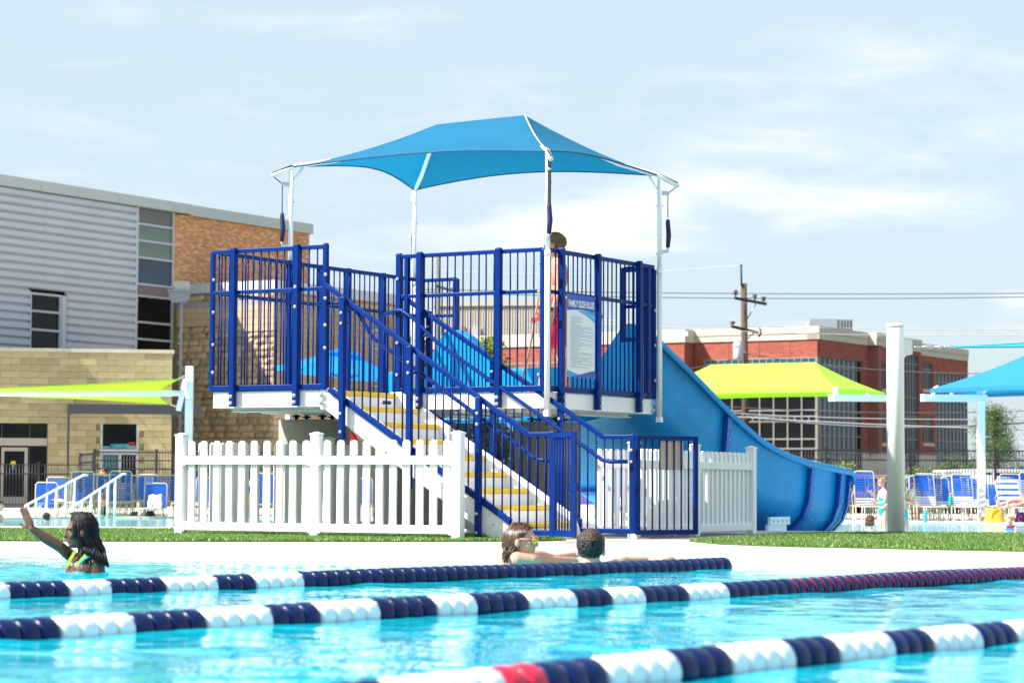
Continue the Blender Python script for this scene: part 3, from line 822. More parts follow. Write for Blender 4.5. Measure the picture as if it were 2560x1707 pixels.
# supports
for t0, a in ((1.9, 2.6),):
    f = smooth(FL, t0); b = MB(); b.tube([T(a, B0 + t0, -.9), T(a, B0 + t0, f - .08)], .06, 12); b.obox(T(a, B0 + t0, f - .07), A * .14, B * .14, Z * .012); b.build('support_post', M_WHITE_S, slide)
for t0, a in ((3.95, A0 + .05),):
    f = smooth(FL, t0); p = T(a, B0 + t0)
    b = MB(); b.obox(p + Z * (f - .01) - A * .07, A * .02, B * .30, Z * .05); b.obox(p + Z * (f - .12) - A * .03, A * .02, B * .28, Z * .06); b.obox(p + Z * (f - .18) - A * .05, A * .10, B * .32, Z * .012)
    b.tube([p + Z * (f - .18), p + Z * -.9], .05, 10); o = b.build('support_bracket', M_WHITE_S, slide)
    for k in range(4): inst('bolt', M_BOLTMESH, slide, p + Z * (f - .01) - A * .092 + B * (k - 1.5) * .14, math.atan2(-A.y, -A.x) + math.pi / 2, (.8, .8, .8))

# ============ sign on the right face of the platform ============
M_SIGNW = mat('sign_white', (.80, .80, .83), .35); M_SIGNB = mat('sign_blue', (.004, .07, .42), .35); M_SIGNC = mat('sign_cyan', (.01, .33, .72), .35); M_SIGNL = mat('sign_light_cyan', (.25, .62, .85), .35)
M_INK = mat('sign_ink', (.42, .44, .52), .5)
sb0, sb1, sz0, sz1 = .365, .975, 1.71, 2.60
sg = thing('rules_sign', 'tall blue and white sign headed FAMILY SLIDE RULES tied to the railing', 'sign', T(-.075, (sb0 + sb1) / 2, sz0))
SWd = sb1 - sb0; SHt = sz1 - sz0; sa = -.066
def SP(u, v, lift=0.0): return T(sa - .004 - lift, sb0 + u * SWd, sz0 + v * SHt)
b = MB(); b.obox(T(sa, (sb0 + sb1) / 2, (sz0 + sz1) / 2), A * .003, B * SWd / 2, Z * SHt / 2); b.build('board', M_SIGNW, sg)
def patch(name, top, bot, m, lift):
    b = MB(); rows = [[SP(u, v, lift) for u, v in top], [SP(u, v, lift) for u, v in bot]]
    vs = rows[0] + rows[1]; n = len(top); b.add(vs, [(i, i + 1, n + i + 1, n + i) for i in range(n - 1)]); return b.build(name, m, sg)
us = [i / 16 for i in range(17)]
patch('header', [(u, 1) for u in us], [(u, .80 + .02 * math.sin(u * 3.0)) for u in us], M_SIGNB, .0012)
patch('swoosh', [(u, .81) for u in us if u >= .35], [(u, .80 - .12 * ((u - .35) / .65) ** 1.6) for u in us if u >= .35], M_SIGNC, .0008)
patch('swoosh', [(u, .80 - .05 * ((u - .45) / .55) ** 1.5) for u in us if u >= .45], [(u, .80 - .075 * ((u - .45) / .55) ** 1.5) for u in us if u >= .45], M_SIGNL, .0016)
patch('footer', [(u, .03 + .03 * math.cos(u * 3.1 - 3.3) + .035 * u) for u in us], [(u, 0) for u in us], M_SIGNB, .0016)
patch('swoosh', [(u, .085 - .12 * math.sin(min(u * 2.1, 2.0) * .8) * .6) for u in us if u <= .75], [(u, 0) for u in us if u <= .75], M_SIGNC, .0010)
def text_mesh(txt, size, width=None, bold=0.0):
    c = bpy.data.curves.new('t', 'FONT'); c.body = txt; c.size = size; c.offset = bold; c.align_x = 'CENTER'; c.align_y = 'CENTER'; c.fill_mode = 'FRONT'
    o = bpy.data.objects.new('t', c); sc.collection.objects.link(o)
    dg = bpy.context.evaluated_depsgraph_get(); me = bpy.data.meshes.new_from_object(o.evaluated_get(dg))
    bpy.data.objects.remove(o); bpy.data.curves.remove(c)
    if width:
        xs = [v.co.x for v in me.vertices]; k = width / (max(xs) - min(xs))
        for v in me.vertices: v.co.x *= k
    return me
tm = text_mesh('FAMILY SLIDE RULES', .098, SWd * .92, .0030)
tm.materials.clear(); tm.materials.append(mat('sign_lettering', (.85, .85, .85), .4))
to = bpy.data.objects.new('lettering', tm); sc.collection.objects.link(to); to.parent = sg
Mx = Matrix((B, Z, -A)).transposed().to_4x4()
to.matrix_local = Matrix.Translation(SP(.5, .885, .003) - wloc(sg)) @ Mx
# the small rules are too small to read: rows of thin word-length marks
b = MB(); rr = random.Random(4); v = .735
while v > .13:
    end = rr.choice((.32, .45, .55, .72, .9, .93, .88)); u = .12
    while u < end:
        wl = rr.uniform(.03, .09); b.add([SP(u, v, .001), SP(min(u + wl, .95), v, .001), SP(min(u + wl, .95), v - .0085, .001), SP(u, v - .0085, .001)], [(0, 1, 2, 3)]); u += wl + .012
    v -= .0195
b.build('small_print', M_INK, sg)
for u, v in ((.02, .985), (.98, .985), (.03, .03), (.97, .02)):
    b = MB(); b.tube([SP(u, v, -.001), SP(u, v, .012)], .006, 6); b.build('tie', mat('brass', (.5, .4, .15), .4, metal=.8), sg)
# ============ white picket fences ============
pk = {}
def picket_mesh(h, w=.078, t=.026):
    k = (h, w)
    if k not in pk:
        b = MB(); c = .022
        b.prism([Vector((-w / 2, -t / 2, 0)), Vector((w / 2, -t / 2, 0)), Vector((w / 2, -t / 2, h - c)), Vector((w / 2 - c, -t / 2, h)), Vector((-w / 2 + c, -t / 2, h)), Vector((-w / 2, -t / 2, h - c))], (0, t, 0))
        pk[k] = b.mesh('picket', M_VINYL)
    return pk[k]
def hpoint(px, P, Q):
    "point of the plan line PQ that shows at pixel column px (at ground level)"
    u = ray(px, 1300); k = u.x / u.y; d = Q - P
    t = (P.x - k * P.y) / (k * d.y - d.x)
    return P + d * t
def picket_fence(label, posts, counts, H, top=.055, group=None, rails=(.105, .80), rh=.085, pw=.078, post_w=.10, posts_on=None):
    t = thing('picket_fence', label, 'fence', (posts[0] + posts[-1]) / 2, group)
    for i, p in enumerate(posts):
        if posts_on and i not in posts_on: continue
        d = (posts[min(i + 1, len(posts) - 1)] - posts[max(i - 1, 0)]).normalized(); s = Vector((-d.y, d.x, 0)); w = post_w / 2
        b = MB(); b.obox(p + Z * (H / 2), d * w, s * w, Z * H / 2); o = b.build('post', M_VINYL, t); bv = o.modifiers.new('b', 'BEVEL'); bv.width = .005
        b = MB(); b.obox(p + Z * (H + .008), d * (w + .006), s * (w + .006), Z * .008)
        k = w + .004; q = p + Z * (H + .016)
        b.add([q - d * k - s * k, q + d * k - s * k, q + d * k + s * k, q - d * k + s * k, q + Z * .02], [(0, 1, 4), (1, 2, 4), (2, 3, 4), (3, 0, 4)]); b.build('post_cap', M_VINYL, t)
    for i in range(len(posts) - 1):
        p, q = posts[i], posts[i + 1]; d = (q - p).normalized(); s = Vector((-d.y, d.x, 0)); front = -s if s.y > 0 else s
        e = post_w / 2 + .004
        for z in rails:
            b = MB(); b.beam(p + d * e + Z * z + front * .012, q - d * e + Z * z + front * .012, .055, rh); o = b.build('rail', M_VINYL, t); bv = o.modifiers.new('b', 'BEVEL'); bv.width = .005
            b = MB(); b.obox(p + d * (e + .012) + Z * z + front * .014, d * .012, s * .034, Z * (rh / 2 + .008)); b.obox(q - d * (e + .012) + Z * z + front * .014, d * .012, s * .034, Z * (rh / 2 + .008)); b.build('bracket', M_VINYL, t)
        n = counts[i]; ang = math.atan2(d.y, d.x); L_ = (q - p).length
        for k in range(n):
            c = p + d * (e + (L_ - 2 * e) * (k + .5) / n) + Z * .055
            rot = Matrix.Rotation(ang, 3, 'Z') @ Matrix.Rotation(RND.gauss(0, .0025), 3, 'Y')
            o = inst('picket', picket_mesh(H - top - .055, pw), t, c - front * .006, rot=rot.to_euler())
    return t
fL = Vector((R(452, 1300, 26.45).x, 26.45, 0)); fR = Vector((R(1145, 1300, 24.75).x, 24.75, 0)); fM = hpoint(790, fL, fR)
picket_fence('long low white vinyl picket fence in front of the concrete columns and the stairs', [fL, fM, fR], [10, 10], 1.06, group='white picket fences round the platform')
r0 = fL + Vector((.83, .56, 0)).normalized() * .05
d0 = Vector((.83, .56, 0)).normalized()
picket_fence('white picket fence running back from the left corner post, seen between the front pickets', [fL, fL + d0 * 1.8, fL + d0 * 3.7], [13, 14], 1.05, rails=(.10, .80), group='white picket fences round the platform', posts_on=[1, 2])
P1 = Vector((1.277, 25.85, 0)); P2 = Vector((2.02, 27.4, 0)); P3 = Vector((2.80, 29.0, 0))
picket_fence('white picket fence behind the open blue gate, ending at a tall post by the slide', [P1, P2, P3], [13, 12], .99, top=.05, rails=(.085, .78), group='white picket fences round the platform', pw=.075)
E0 = T(-.55, .12); E1 = E0 + B * 1.75
picket_fence('short white picket fence behind the railing at the foot of the stairs', [E0, E1], [13], .99, top=.05, rails=(.085, .78), group='white picket fences round the platform', pw=.07, posts_on=[1])

# blue gate hung on the first post of that fence
gt = thing('metal_gate', 'royal blue barred metal gate with a blank beige panel, hung on a white fence post', 'gate', P1 + Vector((.1, 0, 0)))
g0 = Vector((R(1594, 1300, 25.8).x, 25.78, 0)); g1 = Vector((R(1739, 1300, 26.25).x, 26.25, 0)); gd = (g1 - g0).normalized()
b = MB()
for z, h in ((1.055, .045), (.07, .05)): b.beam(g0 + Z * z, g1 + Z * z, .04, h)
b.beam(g0 + Z * .045, g0 + Z * 1.078, .045, .045, up=gd); b.beam(g1 + Z * .045, g1 + Z * 1.078, .045, .045, up=gd)
o = b.build('frame', M_NAVY, gt); bv = o.modifiers.new('b', 'BEVEL'); bv.width = .005
for i in range(1, 8): inst('baluster', bar_mesh(.95), gt, g0.lerp(g1, i / 8) + Z * .09)
b = MB(); pa = g0.lerp(g1, .40) - Vector((-gd.y, gd.x, 0)) * .0 + Vector((-gd.y, gd.x, 0)) * .015; pb = g0.lerp(g1, .80) + Vector((-gd.y, gd.x, 0)) * .015
b.beam(pa + Z * .87, pb + Z * .87, .004, .30); b.build('blank_panel', mat('beige_back_panel', (.48, .40, .33), .7, var=.1, vscale=4), gt)
for z in (.85, .23):
    b = MB(); b.beam(P1 + Vector((.045, -.03, z)), g0 + Z * z, .03, .03); b.tube([g0 + Vector((-.035, 0, z - .05)), g0 + Vector((-.035, 0, z + .05))], .012, 8); b.build('hinge', M_BLACKR, gt)

# big white shade pole on the right
bp = Vector((R(2240, 1300, 29.3).x, 29.3, 0))
pole = thing('shade_pole', 'thick white cylindrical pole with a side lug, standing on the turf at the right', 'pole', bp)
b = MB(); b.tube([bp + Z * -.05, bp + Z * 2.46, bp + Z * 2.475], [.103, .103, .098], 40); b.build('shaft', M_WHITE_S, pole)
b = MB(); b.tube([bp + Z * 2.43, bp + Z * 2.482], .1045, 40); b.build('cap', M_WHITE_S, pole)
lx = Vector((1, -.1, 0)).normalized()
b = MB(); b.prism([bp + lx * .09 + Z * 2.33, bp + lx * .13 + Z * 2.30, bp + lx * .20 + Z * 2.29, bp + lx * .205 + Z * 2.12, bp + lx * .13 + Z * 2.10, bp + lx * .09 + Z * 2.05], Vector((.1, 1, 0)).normalized() * .02); b.build('lug', M_WHITE_S, pole)
b = MB(); k0 = bp + lx * .19 + Z * 2.205
b.tube([k0, k0 + lx * .12], .009, 8); b.tube([k0 + lx * .12, k0 + lx * .15, k0 + lx * .22, k0 + lx * .25], [.012, .022, .022, .012], 8); b.tube([k0 + lx * .25, k0 + lx * .50], .009, 8)
for s_ in (.33, .40, .44): b.ell(k0 + lx * s_, .022, nu=8, nv=6)
b.build('turnbuckle', M_GALV, pole)
for an in (-1.9, -1.0): 
    b = MB(); q = bp + Vector((math.cos(an) * .104, math.sin(an) * .104, 2.44)); b.ell(q, .007, nu=8, nv=6); b.build('rivet', M_BLACKR, pole)
def sail(name, corners, sag, m, n=16):
    C = corners; rows = []
    for j in range(n + 1):
        v = j / n; row = []
        for i in range(n + 1):
            u = i / n
            uu = u + sag * 4 * v * (1 - v) * (.5 - u) * 2 * .5; vv = v + sag * 4 * u * (1 - u) * (.5 - v) * 2 * .5
            p = C[0] * (1 - uu) * (1 - vv) + C[1] * uu * (1 - vv) + C[2] * uu * vv + C[3] * (1 - uu) * vv
            row.append(p)
        rows.append(row)
    return rows
sk0 = k0 + lx * .52
s_ = thing('shade_sail', 'thin turquoise shade sail seen edge on, tied to the thick white pole', 'shade sail', sk0)
rows = sail('sail', [sk0, R(2980, 866, 27.8), R(3000, 855, 33.5), R(2560, 858, 34.0)], .10, None)
grid_mesh('fabric', rows, mat('turquoise_fabric', (.01, .42, .55), .8, trans=.35, transcol=(.01, .5, .6)), s_, thick=.004)
b = MB(); b.tube([r[0] for r in rows], .014, 6); b.tube(rows[0], .016, 6); b.build('edge_cable', mat('turquoise_hem', (.01, .36, .46), .7), s_)

# ============ lane ropes ============
def float_mesh(name, m, R0=.078, Ln=.1045):
    "one float disc: a fat rounded rim over a finned core, with a deep groove at each side"
    b = MB(); n = 48; rows = []
    prof = [(.0, .55), (.02, .74), (.07, .88), (.16, .965), (.30, .995), (.5, 1.0), (.70, .995), (.84, .965), (.93, .88), (.98, .74), (1.0, .55)]
    for s_, e in prof:
        rows.append([Vector((Ln * (s_ - .5), math.cos(2 * math.pi * i / n) * R0 * e * (1 - .018 * (i % 2)), math.sin(2 * math.pi * i / n) * R0 * e * (1 - .018 * (i % 2)))) for i in range(n)])
    vs = [p for r_ in rows for p in r_]; fs = []; K = len(rows)
    for j in range(K - 1):
        for i in range(n): fs.append((j * n + i, j * n + (i + 1) % n, (j + 1) * n + (i + 1) % n, (j + 1) * n + i))
    fs.append(tuple(range(n))[::-1]); fs.append(tuple((K - 1) * n + i for i in range(n)))
    b.add(vs, fs, 0, True); return b.mesh(name, m)
FN = float_mesh('lane_float', mat('navy_float', (.001, .013, .075), .3, spec=.25, rand=.2))
FW = float_mesh('lane_float', mat('white_float', (.82, .83, .84), .3, rand=.03))
FM = float_mesh('lane_float', mat('maroon_float', (.17, .008, .075), .3, rand=.2))
FR_ = float_mesh('lane_float', mat('red_float', (.70, .01, .05), .3))
LD = Vector((.616, .788, 0)).normalized()
def lane(label, P, segs, px_from, px_to_or_len, LD=LD, ring_px=None):
    LD = LD.normalized()
    P = Vector((P[0], P[1], WATER_Z + .012))
    t = thing('lane_rope', label, 'lane rope', P, 'floating lane ropes of the near pool')
    def tpx(px):
        k = (px - 1280) / F_PX; return (k * P.y - P.x) / (LD.x - k * LD.y)
    t0 = tpx(px_from); t1 = px_to_or_len if px_to_or_len < 60 else tpx(px_to_or_len)
    bounds = [(tpx(x * 1.0884), c) for x, c in segs]
    s = t0 + .064
    k = 0
    while s < t1:
        c = 'n'
        for tb, cc in bounds:
            if s >= tb: c = cc
        p = P + LD * s; bob = .005 * math.sin(s * 1.3 + P.x)
        o = inst('lane_float', {'n': FN, 'w': FW, 'r': FR_, 'm': FM}[c], t, p + Z * bob + Vector((.788, -.616, 0)) * .008 * math.sin(s * .6), rot=(Matrix.Rotation(math.atan2(LD.y, LD.x), 3, 'Z') @ Matrix.Rotation(k * 1.0 + RND.gauss(0, .05), 3, 'X')).to_euler())
        if ring_px and s > tpx(ring_px * 1.0884): inst('lane_float_ring', FM, t, p + LD * .052, rot=(0, 0, math.atan2(LD.y, LD.x)), scale=(.10, .985, .985))
        s += .1045; k += 1
    b = MB(); b.tube([P + LD * t0, P + LD * (s + .05)], .006, 6); b.build('cable', M_GALV, t)
    return t
lane('farthest lane rope, striped at the left, then all navy to the pool edge', (-2.83, 13.7), [(-200, 'n'), (-60, 'w'), (15, 'n'), (140, 'w'), (262, 'n'), (368, 'w'), (480, 'n'), (578, 'w'), (698, 'n')], -140, 1812, Vector((.636, .772, 0)))
lane('middle lane rope with alternating navy and white floats, all navy at the right', (-2.07, 10.03), [(-300, 'w'), (-120, 'n'), (120, 'w'), (292, 'n'), (442, 'w'), (592, 'n'), (725, 'w'), (855, 'n'), (972, 'w'), (1085, 'n'), (1185, 'w'), (1292, 'n'), (1380, 'w'), (1475, 'n'), (1555, 'w'), (1660, 'n')], -120, 9.4, ring_px=1790)
lane('nearest lane rope at the bottom right with one red float among navy and white ones', (0.03, 7.58), [(-500, 'n'), (870, 'w'), (1145, 'r'), (1222, 'n'), (1352, 'w'), (1520, 'n'), (1660, 'w'), (1795, 'n'), (1905, 'w'), (2020, 'n'), (2120, 'w'), (2225, 'n'), (2310, 'w'), (2420, 'n'), (2500, 'w')], 700, 5.9, Vector((.60, .80, 0)))

# ============ pool handrails (far left) ============
def pool_rail(label, x0, y0, x1, y1, xs):
    D = 58.2; p = R(x0, y0, D); q = R(x1, y1, D + .9)
    t = thing('pool_handrail', label, 'handrail', Vector((p.x, p.y, -.27)), 'white handrails into the far pool')
    b = MB(); d = (q - p).normalized(); b.tube([p - Z * .10 + d * .02, p, q, q + d * .12 - Z * .05], .028, 8); b.build('rail', M_WHITE_S, t)
    for x in xs:
        u = (x - x0) / (x1 - x0); c = p.lerp(q, u); b = MB(); b.tube([Vector((c.x, c.y, -.35)), c], .032, 8); b.build('post', M_WHITE_S, t)
pool_rail('left one of the two sloping white pool handrails', 63, 1264, 209, 1187, (70, 89, 116, 140, 164, 186))
pool_rail('right one of the two sloping white pool handrails', 179, 1269, 306, 1185, (182, 204, 227, 249, 269, 288))

# ============ sun loungers ============
M_STRAP = mat('blue_vinyl_strap', (.004, .10, .52), .38, rand=.12); M_STRAP_GLARE = mat('glare_white_strap', (.72, .76, .82), .4)  # white straps: sun glare on blue straps, put into the colour
M_CREAM = mat('cream_tube_frame', (.62, .56, .46), .45, var=.06)
SMESH = {}
def strap_mesh(w, white):
    k = (w, white)
    if k not in SMESH:
        b = MB(); b.obox(Vector((0, 0, 0)), Vector((w / 2, 0, 0)), Vector((0, .0165, 0)), Vector((0, 0, .003))); SMESH[k] = b.mesh('strap', M_STRAP_GLARE if white else M_STRAP)
    return SMESH[k]
def make_lounger(w=.50, ang=18, bl=.74, white_rows=0, sl=1.15, sh=.34):
    t = bpy.data.objects.new('sun_lounger', None); sc.collection.objects.link(t)
    ca, sa_ = math.cos(math.radians(ang)), math.sin(math.radians(ang)); h = w / 2
    bd = Vector((0, sa_, ca)); bn = Vector((0, -ca, sa_)); q = Vector((0, 0, sh))
    top = lambda x: q + bd * bl + Vector((x, 0, 0))
    b = MB(); r = .016
    b.tube([q + Vector((-h, 0, 0)), q + Vector((-h, 0, 0)) + bd * (bl - .05), q + Vector((-h + .04, 0, 0)) + bd * bl, q + Vector((h - .04, 0, 0)) + bd * bl, q + Vector((h, 0, 0)) + bd * (bl - .05), q + Vector((h, 0, 0))], r, 6)
    b.build('back_frame', M_CREAM, t)
    b = MB(); b.tube([Vector((-h, .35, sh)), Vector((-h, -sl, sh)), Vector((-h + .05, -sl - .05, sh)), Vector((h - .05, -sl - .05, sh)), Vector((h, -sl, sh)), Vector((h, .35, sh))], r, 6)
    b.build('seat_frame', M_CREAM, t)
    for y0, y1 in ((.25, -.05), (-.80, -1.08)):
        for x in (-h, h):
            b = MB(); b.tube([Vector((x, y0, sh)), Vector((x * 1.05, y0 - .03, .02)), Vector((x * 1.05, y1 - .12, .02)), Vector((x, y1, sh))], .013, 6); b.build('leg', M_CREAM, t)
    b = MB(); b.tube([Vector((-h, .26, sh)), Vector((0, .45, sh + .22)) + Vector((-h, 0, 0)), Vector((-h, 0, sh)) + bd * .4], .011, 5); b.build('back_prop', M_CREAM, t)
    b = MB(); b.tube([Vector((h, .26, sh)), Vector((h, .45, sh + .22)), Vector((h, 0, sh)) + bd * .4], .011, 5); b.build('back_prop', M_CREAM, t)
    n = 13
    for i in range(n):
        c = q + bd * (.05 + (bl - .11) * i / (n - 1)) + bn * .008
        inst('strap', strap_mesh(w, i < white_rows and not (white_rows > 9 and i % 3 == 2)), t, c, rot=(math.radians(90 - ang) , 0, 0))
    n = 15
    for i in range(n): inst('strap', strap_mesh(w, False), t, Vector((0, -.08 - (sl - .1) * i / (n - 1), sh + .008)))
    return t
protos = {}
first_used = set()
def lounger(pxc, D, label, ang=18, white=0, w=.50, rz=0.0, bl=.74, ground=None, sh=.34, group='blue strap sun loungers on the far pool deck'):
    k = (ang, white, w, bl, sh)
    if k not in protos: protos[k] = make_lounger(w, ang, bl, white, sh=sh); t = protos[k]
    else: t = copy_tree(protos[k])
    x = (pxc - 1280) / F_PX * D
    t.location = (x, D, FD if ground is None else ground); t.rotation_euler = (0, 0, rz)
    t['label'] = label; t['category'] = 'sun lounger'; t['group'] = group
    return t
right = [(2163, 58.6, 12, 5, .47, .84, 'lounger with glare whitened lower straps right beside the slide exit'),
 (2225, 59.5, 22, 7, .47, .78, 'lounger half hidden behind the thick white pole'),
 (2315, 58.5, 20, 6, .47, .82, 'tall lounger first to the right of the thick white pole'),
 (2353, 60.2, 18, 4, .44, .72, 'narrow looking lounger between the two tall ones right of the white pole'),
 (2410, 58.5, 20, 6, .47, .82, 'second tall lounger right of the thick white pole, in front of the grey car'),
 (2449, 60.0, 18, 5, .46, .72, 'lounger in front of the slim post of the blue shade'),
 (2528, 58.0, 38, 13, .54, .80, 'reclined lounger with glare whitened back straps at the right edge'),
 (2530, 60.6, 18, 3, .50, .82, 'upright lounger just behind the reclined one at the right edge'),
 (2198, 61.5, 15, 0, .50, .70, 'all blue lounger in the back row left of the thick white pole'),
 (2300, 62.5, 15, 0, .50, .76, 'all blue lounger in the back row behind the dark haired man'),
 (2381, 62.5, 15, 0, .50, .76, 'all blue lounger in the back row between two tall front ones'),
 (2484, 62.0, 15, 0, .50, .58, 'low all blue lounger in the back row behind the yellow bag'),
 (2577, 62.0, 15, 0, .50, .86, 'tall all blue lounger cut by the right edge'),
 (2140, 61.5, 15, 0, .50, .80, 'all blue lounger mostly hidden by the slide exit')]
for px, D, an, wh, w, bl_, lb in right:
    lounger(px, D, lb, an, wh if wh > 9 else max(wh - 2, 0), w, .06 if wh else .0, bl_)
left = [(119, 60.0, 10, .52, .62, 'lounger nearest the left handrail, low in front of the stone building', .20), (147, 64.0, 10, .56, .66, 'half hidden lounger behind the leftmost one', .30),
 (209, 63.0, 6, .56, .78, 'tall lounger seen between the two handrails', .32), (238, 65.5, 6, .52, .70, 'lounger in the back row just right of the tall one between the handrails', .34),
 (270, 65.5, 6, .50, .68, 'back row lounger left of the tall one behind the right handrail', .34), (304, 63.0, 6, .55, .79, 'tall lounger behind the top of the right handrail', .32),
 (341, 65.0, 6, .50, .67, 'back row lounger just right of the second tall one', .34), (373, 66.5, 6, .52, .70, 'back row lounger above the towel draped one', .34),
 (413, 65.0, 6, .58, .68, 'back row lounger beside the left end of the picket fence', .34), (392, 60.5, 14, .54, .62, 'low front lounger with a peach towel over its back', .20),
 (472, 61.5, 8, .56, .84, 'tall lounger first behind the left end of the picket fence', .32), (520, 61.0, 10, .52, .66, 'second lounger behind the front picket fence', .30), (590, 61.5, 8, .60, .84, 'tall lounger behind the middle of the first fence panel', .32),
 (665, 61.5, 12, .56, .78, 'lounger behind the fence just left of the thick column', .30), (905, 62.0, 10, .56, .66, 'lounger seen through the fence between two columns', .30), (978, 62.0, 8, .56, .70, 'lounger seen through the fence just left of the middle column', .30),
 (1190, 61.0, 8, .56, .70, 'lounger seen under the lower part of the stairs', .30), (1520, 60.0, 24, .56, .70, 'lounger seen through the bars by the foot of the stairs', .30), (1465, 60.8, 14, .56, .72, 'lounger behind the short fence at the foot of the stairs', .30)]
for px, D, an, w, bl_, lb, sh in left: lounger(px, D, lb, an, 0, w, .04, bl_, sh=sh)

# things on and by the loungers
def cloth(name, label, cat, c, w, d, h, m, seed):
    rr = random.Random(seed); b = MB(); rows = []
    for j in range(9):
        v = j / 8; row = []
        for i in range(13):
            th = math.pi * 2 * i / 12; r = (1 - .45 * v) * (1 + .16 * math.sin(th * 3 + seed) + rr.gauss(0, .04))
            row.append(Vector(c) + Vector((math.cos(th) * w / 2 * r, math.sin(th) * d / 2 * r, h * v + rr.gauss(0, .006))))
        rows.append(row[:-1])
    vs = [p for r_ in rows for p in r_]; fs = [(j * 12 + i, j * 12 + (i + 1) % 12, (j + 1) * 12 + (i + 1) % 12, (j + 1) * 12 + i) for j in range(8) for i in range(12)] + [tuple(8 * 12 + i for i in range(12))]
    b.add(vs, fs, 0, True); return tag(b.build(name, m), label, cat)
def drape(label, px, py0, py1, D, w, m, seed):
    rows = []; c0 = R(px, py0, D); h = (py1 - py0) * D / F_PX
    for j in range(10):
        v = j / 9; rows.append([c0 + Vector(((i / 8 - .5) * w * (1 + .12 * v) + .01 * math.sin(j + i), -.05 - .10 * v + .02 * math.sin(i * 2.1 + seed) * (v + .3), -h * v - .02 * math.sin(i * 1.4 + seed))) for i in range(9)])
    return tag(grid_mesh('towel', rows, m, thick=.012), label, 'towel')
M_PEACH = mat('peach_towel', (.78, .56, .45), .9, var=.1, vscale=6); 
drape('peach towel hanging over the back of the low front lounger', 389, 1236, 1270, 60.2, .32, M_PEACH, 1)
cloth('towel', 'crumpled patterned towel on the seat of the low front lounger', 'towel', R(385, 1272, 59.6), .5, .4, .05, mat('multicolour_towel', (.35, .40, .42), .9, var=.7, vscale=12), 3)
cloth('bag', 'pale pink bag on the deck beside the picket fence corner', 'bag', Vector((R(428, 1288, 59.5).x, 59.5, FD)), .30, .25, .24, mat('pink_bag', (.68, .50, .46), .8, var=.15), 5)
cloth('bag', 'black bag lying under the low front lounger', 'bag', Vector((R(366, 1288, 60.0).x, 60.6, FD)), .26, .2, .13, M_BLACKR, 6)
cloth('bag', 'small dark bag under the loungers behind the right handrail', 'bag', Vector((R(328, 1288, 61).x, 61.6, FD)), .3, .2, .10, mat('dark_grey_cloth', (.07, .075, .09), .9), 7)
cloth('bag', 'dark bag on the deck under the tall lounger between the handrails', 'bag', Vector((R(243, 1288, 61).x, 62.0, FD)), .2, .2, .22, M_BLACKR, 8)
cloth('towel', 'folded white towel on the seat behind the left handrail', 'towel', R(143, 1252, 62.5), .4, .3, .05, mat('white_cloth', (.75, .75, .76), .9), 9)
cloth('towel', 'orange and white towel on a lounger seen between the first pickets', 'towel', R(486, 1262, 60.2), .5, .3, .07, mat('orange_towel', (.75, .35, .22), .9, var=.4, vscale=9), 10)
cloth('towel', 'crumpled white towel on the tall lounger right of the thick white pole', 'towel', R(2412, 1266, 57.6), .32, .25, .07, MATS['white_cloth'], 11)
cloth('towel', 'white towel on the lounger in front of the slim shade post', 'towel', R(2437, 1266, 57.9), .18, .2, .07, MATS['white_cloth'], 14)
cloth('towel', 'red towel seen through the bars at the foot of the stairs', 'towel', R(1530, 1284, 59), .28, .25, .20, mat('red_cloth', (.40, .01, .03), .9), 12)
# yellow tote bag
yb = thing('tote_bag', 'yellow tote bag with cream handles standing before the loungers at the right', 'bag', Vector((R(2487, 1304, 57.0).x, 57.0, FD)))
c = wloc(yb)
b = MB(); rows = [[c + Vector((x * (1 - .10 * z / .34) + .012 * math.sin(z * 30 + x * 9), y * (1 - .3 * z / .34), z)) for x, y in ((-.23, -.08), (-.08, -.11), (.08, -.10), (.22, -.08), (.22, .08), (-.22, .08))] for z in (0, .1, .22, .32)]
vs = [p for r_ in rows for p in r_]; b.add(vs, [(j * 6 + i, j * 6 + (i + 1) % 6, (j + 1) * 6 + (i + 1) % 6, (j + 1) * 6 + i) for j in range(3) for i in range(6)], 0, True); b.build('body', mat('yellow_canvas', (.80, .50, .04), .8, var=.15, vscale=7), yb)
for y in (-.115,):
    b = MB(); b.tube([c + Vector((x, y, z)) for x, z in ((-.13, .12), (-.11, .27), (-.05, .37), (.0, .39), (.06, .36), (.11, .26), (.13, .12))], .010, 6); b.build('handle', M_CREAM, yb)
cloth('towel', 'purple patterned towel heaped beside the yellow tote bag', 'towel', Vector((R(2552, 1304, 57.2).x, 57.2, FD)), .30, .2, .22, mat('purple_cloth', (.14, .02, .16), .9, var=.8, vscale=14), 13)
# bottles
def bottle(label, px, py, D, z, m, s=1.0, h=.27):
    c = Vector((R(px, py, D).x, D, z)); t = thing('drink_bottle', label, 'bottle', c)
    b = MB(); b.tube([c, c + Z * .01, c + Z * h * .74 * s, c + Z * h * .82 * s], [.036 * s, .04 * s, .04 * s, .024 * s], 12); b.build('body', m, t)
    b = MB(); b.tube([c + Z * h * .82 * s, c + Z * h * s], .027 * s, 10); b.build('cap', mat('pink_cap', (.75, .25, .35), .5), t)
bottle('light blue drink bottle with pink cap on the pool edge before the loungers', 2313, 1308, 56.6, FD, mat('cyan_bottle', (.05, .45, .65), .3), 1.15, .30)
bottle('green drink bottle standing on a lounger between the two tall ones', 2376, 1264, 58.8, FD + .35, mat('green_bottle', (.02, .45, .28), .3), 1.1)

